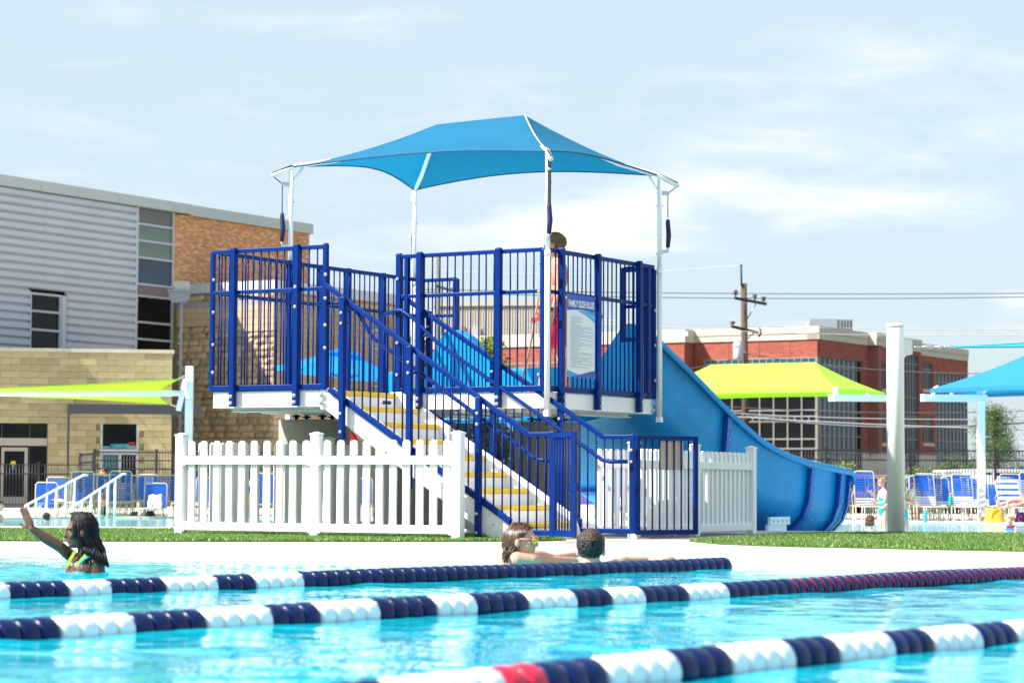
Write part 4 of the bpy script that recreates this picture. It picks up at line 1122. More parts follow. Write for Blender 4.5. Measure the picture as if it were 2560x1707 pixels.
# ============ shades beyond ============
def hip_shade(label, FLc, length, width, zc, zr, m, ends, group, mirror=1):
    "FLc: right front corner in plan, extends along A by length, along B by width"
    t = thing('shade_canopy', label, 'shade canopy', Vector((FLc.x, FLc.y, FD)), group)
    P = lambda a, b_, z: Vector((FLc.x, FLc.y, z)) + A * a * mirror + B * b_
    c = [P(0, 0, zc), P(0, width, zc), P(length, width, zc), P(length, 0, zc)]; e = ends
    r0, r1 = P(e, width / 2, zr), P(length - e, width / 2, zr)
    def rows_(p0, p1, q0, q1, sag=.05):
        rs = []
        for j in range(7):
            v = j / 6; row = []
            for i in range(15):
                u = i / 14; ed = p0.lerp(p1, u).lerp(q0.lerp(q1, u), sag * 4 * u * (1 - u)); p = ed.lerp(q0.lerp(q1, u), v); p.z -= .05 * 4 * v * (1 - v); row.append(p)
            rs.append(row)
        return rs
    for a_ in ((c[3], c[0], r1, r0), (c[0], c[1], r0, r0), (c[1], c[2], r0, r1), (c[2], c[3], r1, r1)):
        rs = rows_(*a_); grid_mesh('fabric_panel', rs, m, t)
        low = [p - Z * .09 for p in rs[0]]; grid_mesh('valance', [rs[0], low], m, t)
    return t, P
lg = Vector((R(2090, 972, 58).x, 58.0, 0)); zc = R(2090, 972, 58).z
t, P = hip_shade('lime green hip-roof shade canopy beyond the slide', lg, 5.2, 3.0, zc, zc + .72, M_GREEN, 1.2, 'hip roof shade canopies beyond the far pool')
b = MB(); p0 = R(2078, 994, 57.6); p1 = R(2245, 996, 60.3)
b.beam(p0, p1, .16, .16); b.build('beam', M_WHITE_S, t)
b = MB(); b.beam(R(2090, 992, 57.8), R(2089, 970, 58.0), .08, .10, up=A); b.tube([R(2172, 990, 59.3), R(2166, 982, 59.3)], .03, 8); b.build('strut', M_WHITE_S, t)
b = MB(); b.tube([Vector((p1.x, p1.y, FD)), p1], .09, 14); b.build('post', M_WHITE_S, t)
bg = Vector((R(2325, 972, 58).x, 58.0, 0)); zc = R(2325, 972, 58).z
t, P = hip_shade('light blue hip-roof shade canopy cut by the right edge', bg, 6.5, 3.4, zc, zc + .82, M_CANOPY2, 1.7, 'hip roof shade canopies beyond the far pool', -1)
b = MB(); b.beam(R(2306, 994, 58.2), R(2464, 996, 59.0), .16, .17); b.build('beam', M_WHITE_S, t)
b = MB(); q = R(2452, 996, 59); b.obox(Vector((q.x, q.y, (q.z + FD) / 2 + .05)), Vector((.085, 0, 0)), Vector((0, .085, 0)), Z * ((q.z - FD) / 2 + .12)); o = b.build('post', M_WHITE_S, t)
b = MB(); b.beam(R(2334, 990, 58.2), R(2334, 972, 58.2), .07, .07, up=A); b.tube([R(2334, 972, 58.2), R(2346, 966, 58.2)], .035, 8); b.beam(R(2450, 988, 59), R(2470, 962, 58.8), .10, .09); b.ell(R(2380, 984, 59), .05); b.build('strut', M_WHITE_S, t)

sl = thing('shade_sail', 'lime green twisted shade sail stretched to a white post at the left', 'shade sail', R(300, 985, 62))
C = [R(-70, 973, 58), R(446, 948, 61.5), R(425, 1011, 64.5), R(-70, 986, 66)]
rows = sail('s', C, .14, None, 22); grid_mesh('fabric', rows, M_GREEN, sl)
b = MB(); b.tube([r[-1] for r in rows], .02, 6); b.tube(rows[0], .018, 6); b.tube(rows[-1], .018, 6); b.build('edge_cable', mat('lime_hem', (.35, .62, .01), .8), sl)
b = MB(); b.tube([C[1], R(464, 938, 61.9)], .02, 6); b.tube([C[2], R(444, 1017, 62)], .02, 6); b.build('turnbuckle', M_GALV, sl)
po = R(473, 1000, 62); t = thing('shade_post', 'square white post with a sloping arm carrying the lime green sail', 'pole', Vector((po.x, 62, FD)))
zt = R(473, 915, 62).z
b = MB(); b.obox(Vector((po.x, 62, (zt + FD) / 2)), Vector((.092, 0, 0)), Vector((0, .09, 0)), Z * (zt - FD) / 2); b.build('post', M_WHITE_S, t)
b = MB(); b.beam(R(464, 948, 61.85), R(446, 1026, 61.7), .10, .12, up=Vector((1, 0, 0))); b.build('arm', M_WHITE_S, t)
b = MB(); b.tube([R(455, 983, 61.7), R(420, 983, 61.7), R(-90, 982, 60.5)], [.06, .085, .085], 14); b.build('boom', M_WHITE_S, t)
for dz in (.25, .38, .85):
    for dx in (-.05, .05): b = MB(); b.ell(Vector((po.x + dx, 61.905, zt - dz)), .018, nu=8, nv=6); b.build('bolt', M_GALV, t)

# blue parasol behind the platform
uc = Vector((R(858, 1200, 60).x, 60, FD)); ut = thing('parasol', 'bright blue octagonal parasol seen through the platform railing', 'parasol', uc)
pk_z = R(858, 873, 60).z; rm = 1.72
b = MB(); b.tube([uc, Vector((uc.x, uc.y, pk_z + .12))], .028, 10); b.ell(Vector((uc.x, uc.y, pk_z + .16)), .06); b.build('pole', M_WHITE_S, ut)
M_PAR = mat('parasol_cloth', (.005, .27, .70), .7, trans=.5, transcol=(.0, .32, .85)); M_RIB = mat('dark_rib', (.02, .02, .03), .5)
tilt = Matrix.Rotation(.10, 3, 'Y')
def up(k, r, z): 
    an = k * math.pi / 4 + .25; v = tilt @ Vector((math.cos(an) * r, math.sin(an) * r, z)); return Vector((uc.x, uc.y, pk_z)) + v
b = MB(); apex = up(0, 0, -.03)
for k in range(8):
    prev = None; N = 6
    for s in range(N + 1):
        row = [apex.lerp(up(k, rm, -.62), s / N).lerp(apex.lerp(up(k + 1, rm, -.62), s / N), u) + Z * (-.05 * 4 * u * (1 - u) * (s / N)) for u in (0, .25, .5, .75, 1)]
        if prev: b.add(prev + row, [(i, i + 1, 6 + i, 5 + i) for i in range(4)], 0, True)
        prev = row
b.build('cloth', M_PAR, ut, recalc=False)
b = MB()
for k in range(8): b.add([up(0, 0, .05), up(k, .55, -.13), up(k + 1, .55, -.13)], [(0, 1, 2)])
b.build('vent', M_PAR, ut, recalc=False)
for k in range(8):
    b = MB(); b.tube([up(k, .05, -.08), up(k, rm - .03, -.655)], .012, 5); b.tube([up(k, rm * .55, -.36), Vector((uc.x, uc.y, pk_z - .75))], .010, 5); b.build('rib', M_RIB, ut)
# lifeguard rescue tube and folded red bag under the stairs
rb = R(873, 1090, 29); t = thing('rescue_bag', 'red bag with black straps hanging from a pale pole behind the stairs', 'bag', Vector((rb.x, 29, 0)))
b = MB(); b.tube([Vector((R(866, 1100, 29).x, 29, 0)), R(866, 1060, 29)], .012, 8); b.build('pole', M_WHITE_S, t)
b = MB(); b.prism([R(868, 1068, 28.98), R(885, 1082, 28.98), R(896, 1100, 28.98), R(880, 1105, 28.98), R(868, 1100, 28.98)], (0, .06, 0)); b.build('bag', mat('red_nylon', (.55, .01, .02), .6, var=.2), t)
b = MB(); b.tube([R(870, 1070, 28.96), R(893, 1098, 28.96)], .008, 6); b.build('strap', M_BLACKR, t)

# ============ black metal fences ============
def black_fence(label, p, q, zs, nbay, per, top):
    t = thing('metal_fence', label, 'fence', (p + q) / 2 + Z * FD, 'black metal picket fences behind the loungers'); d = (q - p).normalized(); L_ = (q - p).length
    h = top - FD
    for z in zs:
        b = MB(); b.beam(p + Z * z, q + Z * z, .03, .035); b.build('rail', M_BLACKFENCE, t)
    for i in range(nbay + 1):
        c = p.lerp(q, i / nbay); b = MB(); b.obox(c + Z * ((FD + top + .05) / 2), Vector((.035, 0, 0)), Vector((0, .035, 0)), Z * (h + .05) / 2); b.obox(c + Z * (top + .065), Vector((.05, 0, 0)), Vector((0, .05, 0)), Z * .018); b.build('post', M_BLACKFENCE, t)
    bm_ = MB(); bm_.tube([(0, 0, 0), (0, 0, h - .08)], .0105, 5); me = bm_.mesh('picket', M_BLACKFENCE)
    n = nbay * per
    for i in range(n):
        if i % per: inst('picket', me, t, p.lerp(q, i / n) + Z * (FD + .06))
def VX(px, D): return Vector((R(px, 1200, D).x, D, 0))
black_fence('long tall black metal fence behind the loungers on the right', VX(1855, 70.5), VX(2700, 70.5), (1.59, 1.32, 0.0), 4, 28, 1.60)
black_fence('low black metal fence in front of the glass doors at the left', VX(-40, 76), VX(232, 76), (1.12, .84, -.1), 2, 17, 1.12)
black_fence('taller black metal fence in front of the shop window', VX(236, 75), VX(700, 75), (1.50, 1.25, 1.0, -.1), 3, 21, 1.51)
bg_ = thing('metal_gate', 'black metal gate standing open between the low and the tall black fence', 'gate', VX(217, 75) + Z * FD)
b = MB(); p = VX(233, 75.2); q = VX(200, 77.5)
for z in (1.45, 1.2, .95, -.1): b.beam(p + Z * z, q + Z * z, .04, .045)
for s in (0, 1): c = p.lerp(q, s); b.beam(c + Z * FD, c + Z * 1.5, .07, .07)
b.build('frame', M_BLACKFENCE, bg_)
for i in range(1, 12):
    b = MB(); c = p.lerp(q, i / 12); b.tube([c + Z * -.1, c + Z * 1.45], .010, 5); b.build('picket', M_BLACKFENCE, bg_)
# ============ buildings ============
def glass(name, col, rough=.06, spec=.6):
    return mat(name, col, rough, spec=spec, var=.25, vscale=.7)
G_DARK = glass('dark_glass', (.006, .007, .009), .06, .2); G_NIGHT = glass('blue_grey_glass', (.035, .06, .10), .05, .45); G_TEAL = glass('teal_glass', (.02, .10, .13)); G_TAN = glass('tan_blind_glass', (.13, .11, .09), .12); G_GREEN = glass('green_grey_glass', (.14, .19, .15), .12)
M_MULL = mat('pale_mullion', (.25, .235, .20), .5); M_ALU = mat('aluminium_frame', (.50, .50, .52), .4, metal=.3)
M_CLAD = mat('silver_grey_cladding', (.56, .57, .61), .5, metal=.1, var=.05, vscale=.6)
M_FASC = mat('pale_grey_fascia', (.50, .52, .50), .6, var=.04)
def pane_mesh(m, k={}):
    if m.name not in k:
        b = MB(); b.add([(-.5, 0, -.5), (.5, 0, -.5), (.5, 0, .5), (-.5, 0, .5)], [(0, 1, 2, 3)]); k[m.name] = b.mesh('pane', m)
    return k[m.name]
class Wall:
    "a wall plane: plan origin o, direction d along it, outward normal n; u runs along d"
    def __init__(s, o, d, n): s.o = Vector(o); s.d = Vector(d).normalized(); s.n = Vector(n).normalized(); s.ang = math.atan2(s.d.y, s.d.x)
    def P(s, u, z, out=0.0): return s.o + s.d * u + s.n * out + Z * z
    def box(s, b, u0, u1, z0, z1, o0, o1, mi=0):
        return b.obox(s.P((u0 + u1) / 2, (z0 + z1) / 2, (o0 + o1) / 2), s.d * (u1 - u0) / 2, s.n * (o1 - o0) / 2, Z * (z1 - z0) / 2, mi)
    def u_at(s, px):
        k = (px - 1280) / F_PX; return (k * s.o.y - s.o.x) / (s.d.x - k * s.d.y)
    def z_at(s, px, py):
        p = s.P(s.u_at(px), 0); r = ray(px, py); return CAM_Z + r.z * p.y / r.y
def grid_window(w, t, us, zs, glassf, bar=.07, depth=.12, out=.04, name='window', barm=None, skip=None):
    "mullion grid over panes, each pane an object under its window frame"
    b = MB()
    for u in us: w.box(b, u - bar / 2, u + bar / 2, zs[0], zs[-1], -depth + .002, out)
    for z in zs: w.box(b, us[0] - bar / 2, us[-1] + bar / 2, z - bar / 2, z + bar / 2, -depth + .004, out - .006)
    fr = b.build(name, barm or M_MULL, t)
    for i in range(len(us) - 1):
        for j in range(len(zs) - 1):
            m = glassf(i, j); lift = RND.uniform(-.004, .004)
            o = inst('pane', pane_mesh(m), fr, w.P((us[i] + us[i + 1]) / 2, (zs[j] + zs[j + 1]) / 2, -.03), rot=(0 + RND.gauss(0, .003), 0, w.ang + RND.gauss(0, .003)), scale=(us[i + 1] - us[i] - .01, 1, zs[j + 1] - zs[j] - .01))
    return fr
def brick_mat(name, cols, mortar, bw, bh, mix=.5):
    m = bpy.data.materials.new(name); m.use_nodes = True; nt = m.node_tree; p = nt.nodes['Principled BSDF']; lk = nt.links.new; p.inputs['Roughness'].default_value = .9
    uv = nt.nodes.new('ShaderNodeUVMap'); br = nt.nodes.new('ShaderNodeTexBrick'); lk(uv.outputs[0], br.inputs['Vector'])
    br.inputs['Scale'].default_value = 1; br.inputs['Brick Width'].default_value = bw; br.inputs['Row Height'].default_value = bh; br.inputs['Mortar Size'].default_value = bh * .09; br.inputs['Mortar'].default_value = (*mortar, 1)
    # a colour of its own for each brick, from a cell value
    sx = nt.nodes.new('ShaderNodeSeparateXYZ'); lk(uv.outputs[0], sx.inputs[0])
    def M(op, a, b_=None):
        n = nt.nodes.new('ShaderNodeMath'); n.operation = op
        for i, x in enumerate((a, b_)):
            if x is None: continue
            if isinstance(x, (int, float)): n.inputs[i].default_value = x
            else: lk(x, n.inputs[i])
        return n.outputs[0]
    row = M('FLOOR', M('DIVIDE', sx.outputs[1], bh)); offs = M('MULTIPLY', M('MODULO', row, 2.0), .5)
    col = M('FLOOR', M('ADD', M('DIVIDE', sx.outputs[0], bw), offs)); cb = nt.nodes.new('ShaderNodeCombineXYZ'); lk(col, cb.inputs[0]); lk(row, cb.inputs[1])
    wn_ = nt.nodes.new('ShaderNodeTexWhiteNoise'); wn_.noise_dimensions = '2D'; lk(cb.outputs[0], wn_.inputs['Vector'])
    ramp = nt.nodes.new('ShaderNodeValToRGB'); ramp.color_ramp.interpolation = 'CONSTANT'; els = ramp.color_ramp.elements
    while len(els) < len(cols): els.new(1)
    acc = 0
    for e, (c, wgt) in zip(els, cols): e.position = acc; e.color = (*c, 1); acc += wgt
    lk(wn_.outputs['Value'], ramp.inputs[0]); lk(ramp.outputs[0], br.inputs['Color1']); lk(ramp.outputs[0], br.inputs['Color2']); br.inputs['Bias'].default_value = -1
    lk(br.outputs['Color'], p.inputs['Base Color'])
    bp_ = nt.nodes.new('ShaderNodeBump'); bp_.inputs['Strength'].default_value = .4; bp_.inputs['Distance'].default_value = .02; bp_.invert = True; lk(br.outputs['Fac'], bp_.inputs['Height']); lk(bp_.outputs[0], p.inputs['Normal'])
    return m
def wall_quad(name, w, u0, u1, z0, z1, m, parent, out=0.0, depth=.3):
    "wall slab with its front in metres of UV"
    b = MB(); w.box(b, u0, u1, z0, z1, out - depth, out); o = b.build(name, m, parent)
    uvl = o.data.uv_layers.new(name='UVMap'); org = wloc(o)
    for poly in o.data.polygons:
        for li in poly.loop_indices:
            v = o.data.vertices[o.data.loops[li].vertex_index].co + org; r = v - w.o
            k = abs(poly.normal.dot(w.d)) > .7
            uvl.data[li].uv = ((r.dot(w.n) if k else r.dot(w.d)) + 50, r.z + 20)
    return o
M_BR_OR = brick_mat('orange_brick', [((.66, .22, .06), .3), ((.72, .30, .10), .25), ((.56, .17, .05), .17), ((.42, .19, .06), .10), ((.78, .44, .18), .16)], (.62, .50, .36), .21, .07)
M_BR_RED = brick_mat('red_brick', [((.36, .080, .050), .4), ((.31, .065, .045), .3), ((.40, .10, .06), .3)], (.30, .12, .09), .4, .16)

# ---- main building on the left ----
lb = thing('school_building', 'large building at the left with silver ribbed cladding, orange brick and a rough stone base', 'building', (-14, 92, FD))
w1 = Wall((-12.6, 92, 0), B, (.857, -.515, 0))
uw0, uw1 = w1.u_at(338), w1.u_at(427); ue = w1.u_at(770)
H1 = 11.0
b = MB(); w1.box(b, -16, ue, FD, H1 - .05, -14, -.35); b.build('core', mat('dark_core', (.05, .05, .05), .9), lb)
# fascia boards in lengths with joints
u = -16.0; lens = []
while u < ue:
    L_ = 3.05 if u < -.6 or True else 3; e = min(u + 4.2, ue + .12); b = MB(); oo = .22 if u < -.3 else .12
    w1.box(b, u + .008, e - .008, H1 - .36 - (.0 if u < -.3 else .04), H1, -.6, oo); b.build('fascia', M_FASC, lb); u = e
# ribbed cladding: each course is a panel
zc0 = 4.4; k = 0; z = zc0; course = .285
sw0 = w1.u_at(72); sw1 = w1.u_at(160); zs_t = w1.z_at(118, 736)
while z < H1 - .38:
    segs = [(-16, uw0 - .13)] if z > zs_t - .05 else [(-16, sw0 - .06), (sw1 + .02, uw0 - .13)]
    for a_, c_ in segs:
        cuts = [a_] + [x for x in (-13.2, w1.u_at(103)) if a_ < x < c_] + [c_]
        for q in range(len(cuts) - 1):
            p0, p1 = cuts[q] + .004, cuts[q + 1] - .004; b = MB()
            prof = [(-.08, z), (-.02, z), (.07, z + .045), (.07, z + course - .085), (-.02, z + course - .03), (-.04, z + course - .02), (-.04, z + course), (-.08, z + course)]
            b.prism([w1.P(p0, zz_, o_) for o_, zz_ in prof], w1.d * (p1 - p0)); b.build('cladding_panel', M_CLAD, lb)
    z += course
# tall strip window
zl = [w1.z_at(383, y) for y in (910, 870, 849, 805, 743, 714, 646, 609, 564, 514)]
zl[0] = 4.2
zl = [4.2] + [w1.z_at(383, y) for y in (850, 808, 743)]
gl_ = lambda i, j: G_DARK
grid_window(w1, lb, [uw0, uw1], zl, gl_, bar=.08, barm=M_ALU)
zt_ = [w1.z_at(383, y) for y in (714, 648, 606, 565, 517)]
grid_window(w1, lb, [uw0, uw1], zt_, lambda i, j: (G_NIGHT, G_GREEN, G_GREEN, G_TAN)[j], bar=.08, barm=M_ALU)
b = MB(); w1.box(b, uw0, uw1, zl[-1] + .04, zt_[0] - .04, -.1, .0); b.build('spandrel', mat('mauve_spandrel', (.22, .15, .16), .5), lb)
b = MB(); w1.box(b, uw0 - .13, uw0 - .041, 4.2, H1 - .38, -.1, .07); b.build('trim', M_CLAD, lb)
b = MB(); w1.box(b, uw0 - .12, uw1 + .04, zt_[-1] + .041, H1 - .37, -.1, .03); b.build('trim', M_ALU, lb)
# small window
zs_ = [4.4] + [w1.z_at(115, y) for y in (826, 780, 737)]
grid_window(w1, lb, [sw0, w1.u_at(146)], zs_, lambda i, j: G_DARK, bar=.08, barm=M_ALU)
b = MB(); w1.box(b, w1.u_at(147) + .03, sw1, 4.4, zs_t, -.1, .06); b.build('trim', M_CLAD, lb)
# orange brick
wall_quad('brick_wall', w1, uw1 + .05, ue, w1.z_at(500, 712) - .6, H1 - .41, M_BR_OR, lb)
# stone volume
w2o = w1.P(.25, 0, .0); w2 = Wall(w2o, -A, -B)
s_end = w2.u_at(685); cor = w2.P(s_end, 0)
w3 = Wall(cor, B, (.857, -.515, 0)); t_end = w3.u_at(995)
HS = w2.z_at(600, 704)
M_ROCKF = mat('rough_sandstone', (.52, .375, .21), .9, var=.22, vscale=1.4, rand=.26, bump=.8, bscale=5)
M_MORT = mat('tan_mortar', (.44, .35, .20), .95)
M_COPE = mat('metal_coping', (.54, .55, .56), .5, var=.04)
M_BAND = mat('smooth_grey_band', (.36, .33, .32), .8, var=.1)
sv = lb
b = MB(); w2.box(b, .02, s_end - .06, FD, HS - .4, -3, -.06); w3.box(b, .0, t_end, FD, HS - .4, -5, -.06); b.build('stone_backing', M_MORT, lb)
def rock_mesh(seed, w_, h_):
    rr = random.Random(seed); n = 4; m_ = 3; b = MB(); rows = []
    for j in range(m_ + 1):
        rows.append([Vector(((i / n - .5) * w_, -(.0 if i in (0, n) or j in (0, m_) else rr.uniform(.03, .10)), (j / m_ - .5) * h_)) for i in range(n + 1)])
    vs = [p for r_ in rows for p in r_]; b.add(vs, [(j * (n + 1) + i, j * (n + 1) + i + 1, (j + 1) * (n + 1) + i + 1, (j + 1) * (n + 1) + i) for j in range(m_) for i in range(n)], 0, False)
    return b.mesh('stone', M_ROCKF)
ROCKS = [rock_mesh(k, 1, 1) for k in range(6)]
def lay(w, u0, u1, z0, z1, course, lens, seed, meshes, name='stone', count=None, holes=(), depthf=lambda: 1.0, far=None):
    rr = random.Random(seed); z = z0; r = 0; n = 0; far_b = MB()
    while z < z1 - .03:
        h = min(course, z1 - z); u = u0 - (lens[0] / 2 if r % 2 else 0)
        while u < u1:
            L_ = rr.choice(lens); a = max(u, u0); c = min(u + L_, u1)
            if c - a > .05:
                cu, cz = (a + c) / 2, z + h / 2
                if not any(h0 < cu < h1 and g0 < cz < g1 for h0, h1, g0, g1 in holes):
                    for h0, h1, g0, g1 in holes:
                        if g0 < cz < g1:
                            if a < h0 < c: c = h0
                            if a < h1 < c: a = h1
                    if c - a > .03:
                        if count is None or n < count:
                            inst(name, rr.choice(meshes), w_parent, w.P((a + c) / 2, z + h / 2, 0), w.ang, (c - a - .009, depthf(), h - .009)); n += 1
                        else:
                            k = .06 * depthf(); w.box(far_b, a + .006, c - .006, z + .006, z + h - .006, -.02, k)
            u += L_
        z += h; r += 1
    if far_b.v: 
        o = far_b.build(name + '_rows', M_ROCKF, w_parent); o['kind'] = 'stuff'
w_parent = lb
zband = w1.z_at(470, 757)
rz0 = 2.2
b1z0, b1z1 = w2.z_at(640, 763), w2.z_at(640, 748)
lay(w2, 0, s_end, rz0, b1z0, .245, (.42, .55, .7), 11, ROCKS, count=150, holes=[(w2.u_at(557), w2.u_at(578), w2.z_at(567, 838), w2.z_at(567, 800))])
lay(w2, 0, s_end, b1z1, HS - .36, .245, (.42, .55, .7), 12, ROCKS, count=20)
lay(w3, 0, t_end, rz0, b1z0 - .0, .245, (.5, .7, .9), 13, ROCKS, count=95)
lay(w3, 0, t_end, b1z1, HS - .36, .245, (.5, .7, .9), 14, ROCKS, count=14)
lay(w2, 0, s_end, FD, rz0, .245, (.42, .55, .7), 15, ROCKS, count=0)
lay(w3, 0, t_end, FD, rz0, .245, (.5, .7, .9), 16, ROCKS, count=0)
for w_, e_ in ((w2, s_end), (w3, t_end)):
    b = MB(); w_.box(b, 0, e_, b1z0, b1z1, -.05, .03 if w_ is w2 else .032); b.build('stone_band', M_BAND, lb)
    b = MB(); w_.box(b, .0 if w_ is w3 else .02, e_ + (.09 if w_ is w2 else 0), HS - .37, HS, -.4, .09 if w_ is w2 else .093); b.build('coping', M_COPE, lb)
b = MB(); u0_, u1_ = w2.u_at(557), w2.u_at(578); z0_, z1_ = w2.z_at(567, 838), w2.z_at(567, 800); w2.box(b, u0_, u1_, z0_, z1_, -.06, .01); vent = b.build('vent', mat('grey_vent', (.20, .21, .23), .5), lb)
for k in range(6):
    b = MB(); zz_ = z0_ + (z1_ - z0_) * (k + .5) / 6; w2.box(b, u0_ + .02, u1_ - .02, zz_ - .012, zz_ + .03, .01, .045); b.build('slat', M_CLAD, vent)
# gutter box and downpipe
gd_ = thing('downpipe', 'grey metal downpipe under a boxy rain hopper at the corner of the left building', 'downpipe', R(450, 1000, 89.5))
Dp = 89.8
def hb(px0, px1, y0, y1, m, d=.45, D=Dp, nm='hopper'):
    p0 = R(px0, y1, D); p1 = R(px1, y0, D); b = MB(); b.box((p0.x, D - d / 2, p0.z), (p1.x, D + d / 2, p1.z)); return b.build(nm, m, gd_)
M_DP = mat('grey_downpipe', (.33, .33, .37), .5)
p0 = [R(424, 730, Dp), R(474, 730, Dp), R(473, 748, Dp), R(463, 757, Dp), R(434, 757, Dp), R(425, 748, Dp)]
b = MB(); b.prism([p - Vector((0, .25, 0)) for p in p0], (0, .5, 0)); b.build('hopper', M_DP, gd_)
hb(421, 475, 725, 730, M_DP, .6, nm='hopper_lip'); hb(446, 457, 757, 1160, M_DP, .16, nm='pipe'); hb(438, 473, 704, 725, M_FASC, .4, nm='scupper')
for y in (856, 1000):
    hb(444.5, 458.5, y, y + 5, M_DP, .2, nm='clamp')

# window in the far stone wall
uq0, uq1 = w3.u_at(925), w3.u_at(958)
grid_window(w3, lb, [uq0, uq1], [w3.z_at(940, 966), w3.z_at(940, 873), w3.z_at(940, 826)], lambda i, j: G_DARK, bar=.07, depth=.0, out=.14, barm=M_ALU)

# ---- stone annex at the far left ----
ax = thing('stone_annex', 'low pale limestone block building with glass doors at the far left', 'building', (-14, 82, FD))
AD = Vector((.985, .17, 0)).normalized(); AN = Vector((.17, -.985, 0)).normalized()
wa = Wall(R(0, 1200, 81.0).xy.to_3d(), AD, AN)
ua0 = wa.u_at(-120); ua1 = wa.u_at(430); HA = wa.z_at(0, 869)
dr0, dr1, dz1 = wa.u_at(-60), wa.u_at(121), wa.z_at(60, 1056)
wi0, wi1, wz0, wz1 = wa.u_at(255), wa.u_at(346), wa.z_at(300, 1210), wa.z_at(300, 1056)
b = MB()
wa.box(b, ua0, dr0, FD, HA - .12, -.6, -.05); wa.box(b, dr0, dr1, dz1, HA - .12, -.6, -.05); wa.box(b, dr1, wi0, FD, HA - .12, -.6, -.05); wa.box(b, wi0, wi1, wz1, HA - .12, -.6, -.05); wa.box(b, wi0, wi1, FD, wz0, -.6, -.05); wa.box(b, wi1, ua1, FD, HA - .12, -.6, -.05)
b.build('backing', M_MORT, ax)
b = MB(); wa.box(b, ua0, ua1 - .3, FD, HA - .3, -6, -.61); b.build('core', MATS['dark_core'], ax)
M_LIME = mat('limestone_block', (.45, .375, .20), .9, var=.12, vscale=2, rand=.16, bump=.15, bscale=20)
lm = MB(); lm.box((-.5, -.05, -.5), (.5, .0, .5)); LM = lm.mesh('stone', M_LIME)
w_parent = ax
holes = [(dr0, dr1, FD - 1, dz1), (wi0, wi1, wz0, wz1)]
lay(wa, ua0, ua1, FD + (HA - .12 - FD) % .213, HA - .12, .213, (.62,), 21, [LM], holes=holes)
b = MB(); wa.box(b, ua0, ua1 + .06, HA - .12, HA, -.65, .08); b.build('coping', mat('limestone_coping', (.60, .56, .42), .8, var=.1, dirt=(.3, .33, .25), dscale=2), ax)
# doors
dzs = [wa.z_at(60, y) for y in (1268, 1112, 1097, 1056)]
us_ = [wa.u_at(x) for x in (-58, 6, 76, 120)]
fr = grid_window(wa, ax, us_, [FD, dzs[1], dzs[3]], lambda i, j: G_DARK, bar=.14, depth=.3, out=-.04, name='glass_door', barm=mat('champagne_frame', (.42, .38, .32), .5))
b = MB(); wa.box(b, us_[0], us_[-1], dzs[1] - .02, dzs[2] + .03, -.2, -.02); b.build('transom', MATS['champagne_frame'], ax)
dmul = MB()
for a_, c_ in ((6, 13), (64, 72)): wa.box(dmul, wa.u_at(a_), wa.u_at(c_), FD + .02, dzs[1] - .08, -.1, -.01)
wa.box(dmul, wa.u_at(13), wa.u_at(64), FD + .02, FD + .35, -.1, -.012); wa.box(dmul, wa.u_at(13), wa.u_at(64), dzs[1] - .2, dzs[1] - .08, -.1, -.012)
dmul.build('door_stile', MATS['champagne_frame'], ax)
b = MB(); c = wa.P(wa.u_at(36), wa.z_at(36, 1158), .01); b.tube([c, c + AN * .02], .085, 16); stc = b.build('round_sticker', mat('sticker_yellow', (.80, .55, .03), .5), ax)
b = MB(); c = wa.P(wa.u_at(36), wa.z_at(36, 1170), .012); b.obox(c, AD * .05, AN * .008, Z * .055); b.build('sticker_figure', mat('sticker_blue', (.03, .10, .35), .5), ax)
# shop window
m1 = wa.z_at(300, 1126); grid_window(wa, ax, [wi0, wi1], [m1, wz1], lambda i, j: G_DARK, bar=.09, depth=.2, barm=M_ALU)
grid_window(wa, ax, [wi0, (wi0 + wi1) / 2 + .03, wi1], [wz0, m1 - .09], lambda i, j: (G_TEAL, G_DARK)[i], bar=.09, depth=.2, barm=M_ALU)
b = MB(); wa.box(b, wi0 + .05, wi1 - .05, m1 + .06, m1 + .14, -.02, -.005); wa.box(b, wi0 + .3, wi0 + .9, m1 + .14, m1 + .22, -.02, -.008); b.build('counter_display', mat('display_colours', (.05, .35, .42), .5, var=.8, vscale=3), ax)
b = MB(); wa.box(b, wi0 + .85, wi1 - .06, m1 + .16, m1 + .20, -.02, -.006); wa.box(b, wi0 + .9, wi1 - .1, m1 + .24, m1 + .27, -.02, -.006); b.build('display_strip', mat('display_red', (.6, .08, .03), .5), ax)
# steel awning frame
aw = thing('steel_awning', 'dark charcoal steel awning frame over the shop window of the annex', 'awning', wa.P(wa.u_at(172), FD, 1.2))
M_AW = mat('charcoal_steel', (.045, .05, .058), .5)
wz_t, wz_b = wa.z_at(300, 1013), wa.z_at(300, 1037)
b = MB(); wa.box(b, wa.u_at(170), wa.u_at(500), wz_b, wz_t, 1.05, 1.15); b.build('beam', M_AW, aw)
b = MB(); wa.box(b, wa.u_at(170), wa.u_at(178), wz_b, wz_t - .01, .0, 1.05); b.build('beam', M_AW, aw)
b = MB(); wa.box(b, wa.u_at(428), wa.u_at(436), wz_b - .15, wz_b - .03, .0, 1.05); b.build('beam', M_AW, aw)
b = MB(); wa.box(b, wa.u_at(170), wa.u_at(176), FD, wz_b, 1.05, 1.14); b.build('post', M_AW, aw)
for px in (188, 300, 391):
    b = MB(); b.tube([wa.P(wa.u_at(px), wz_t, 1.1), wa.P(wa.u_at(px), wz_t + .28, .0)], .02, 6); b.build('hanger', M_AW, aw)

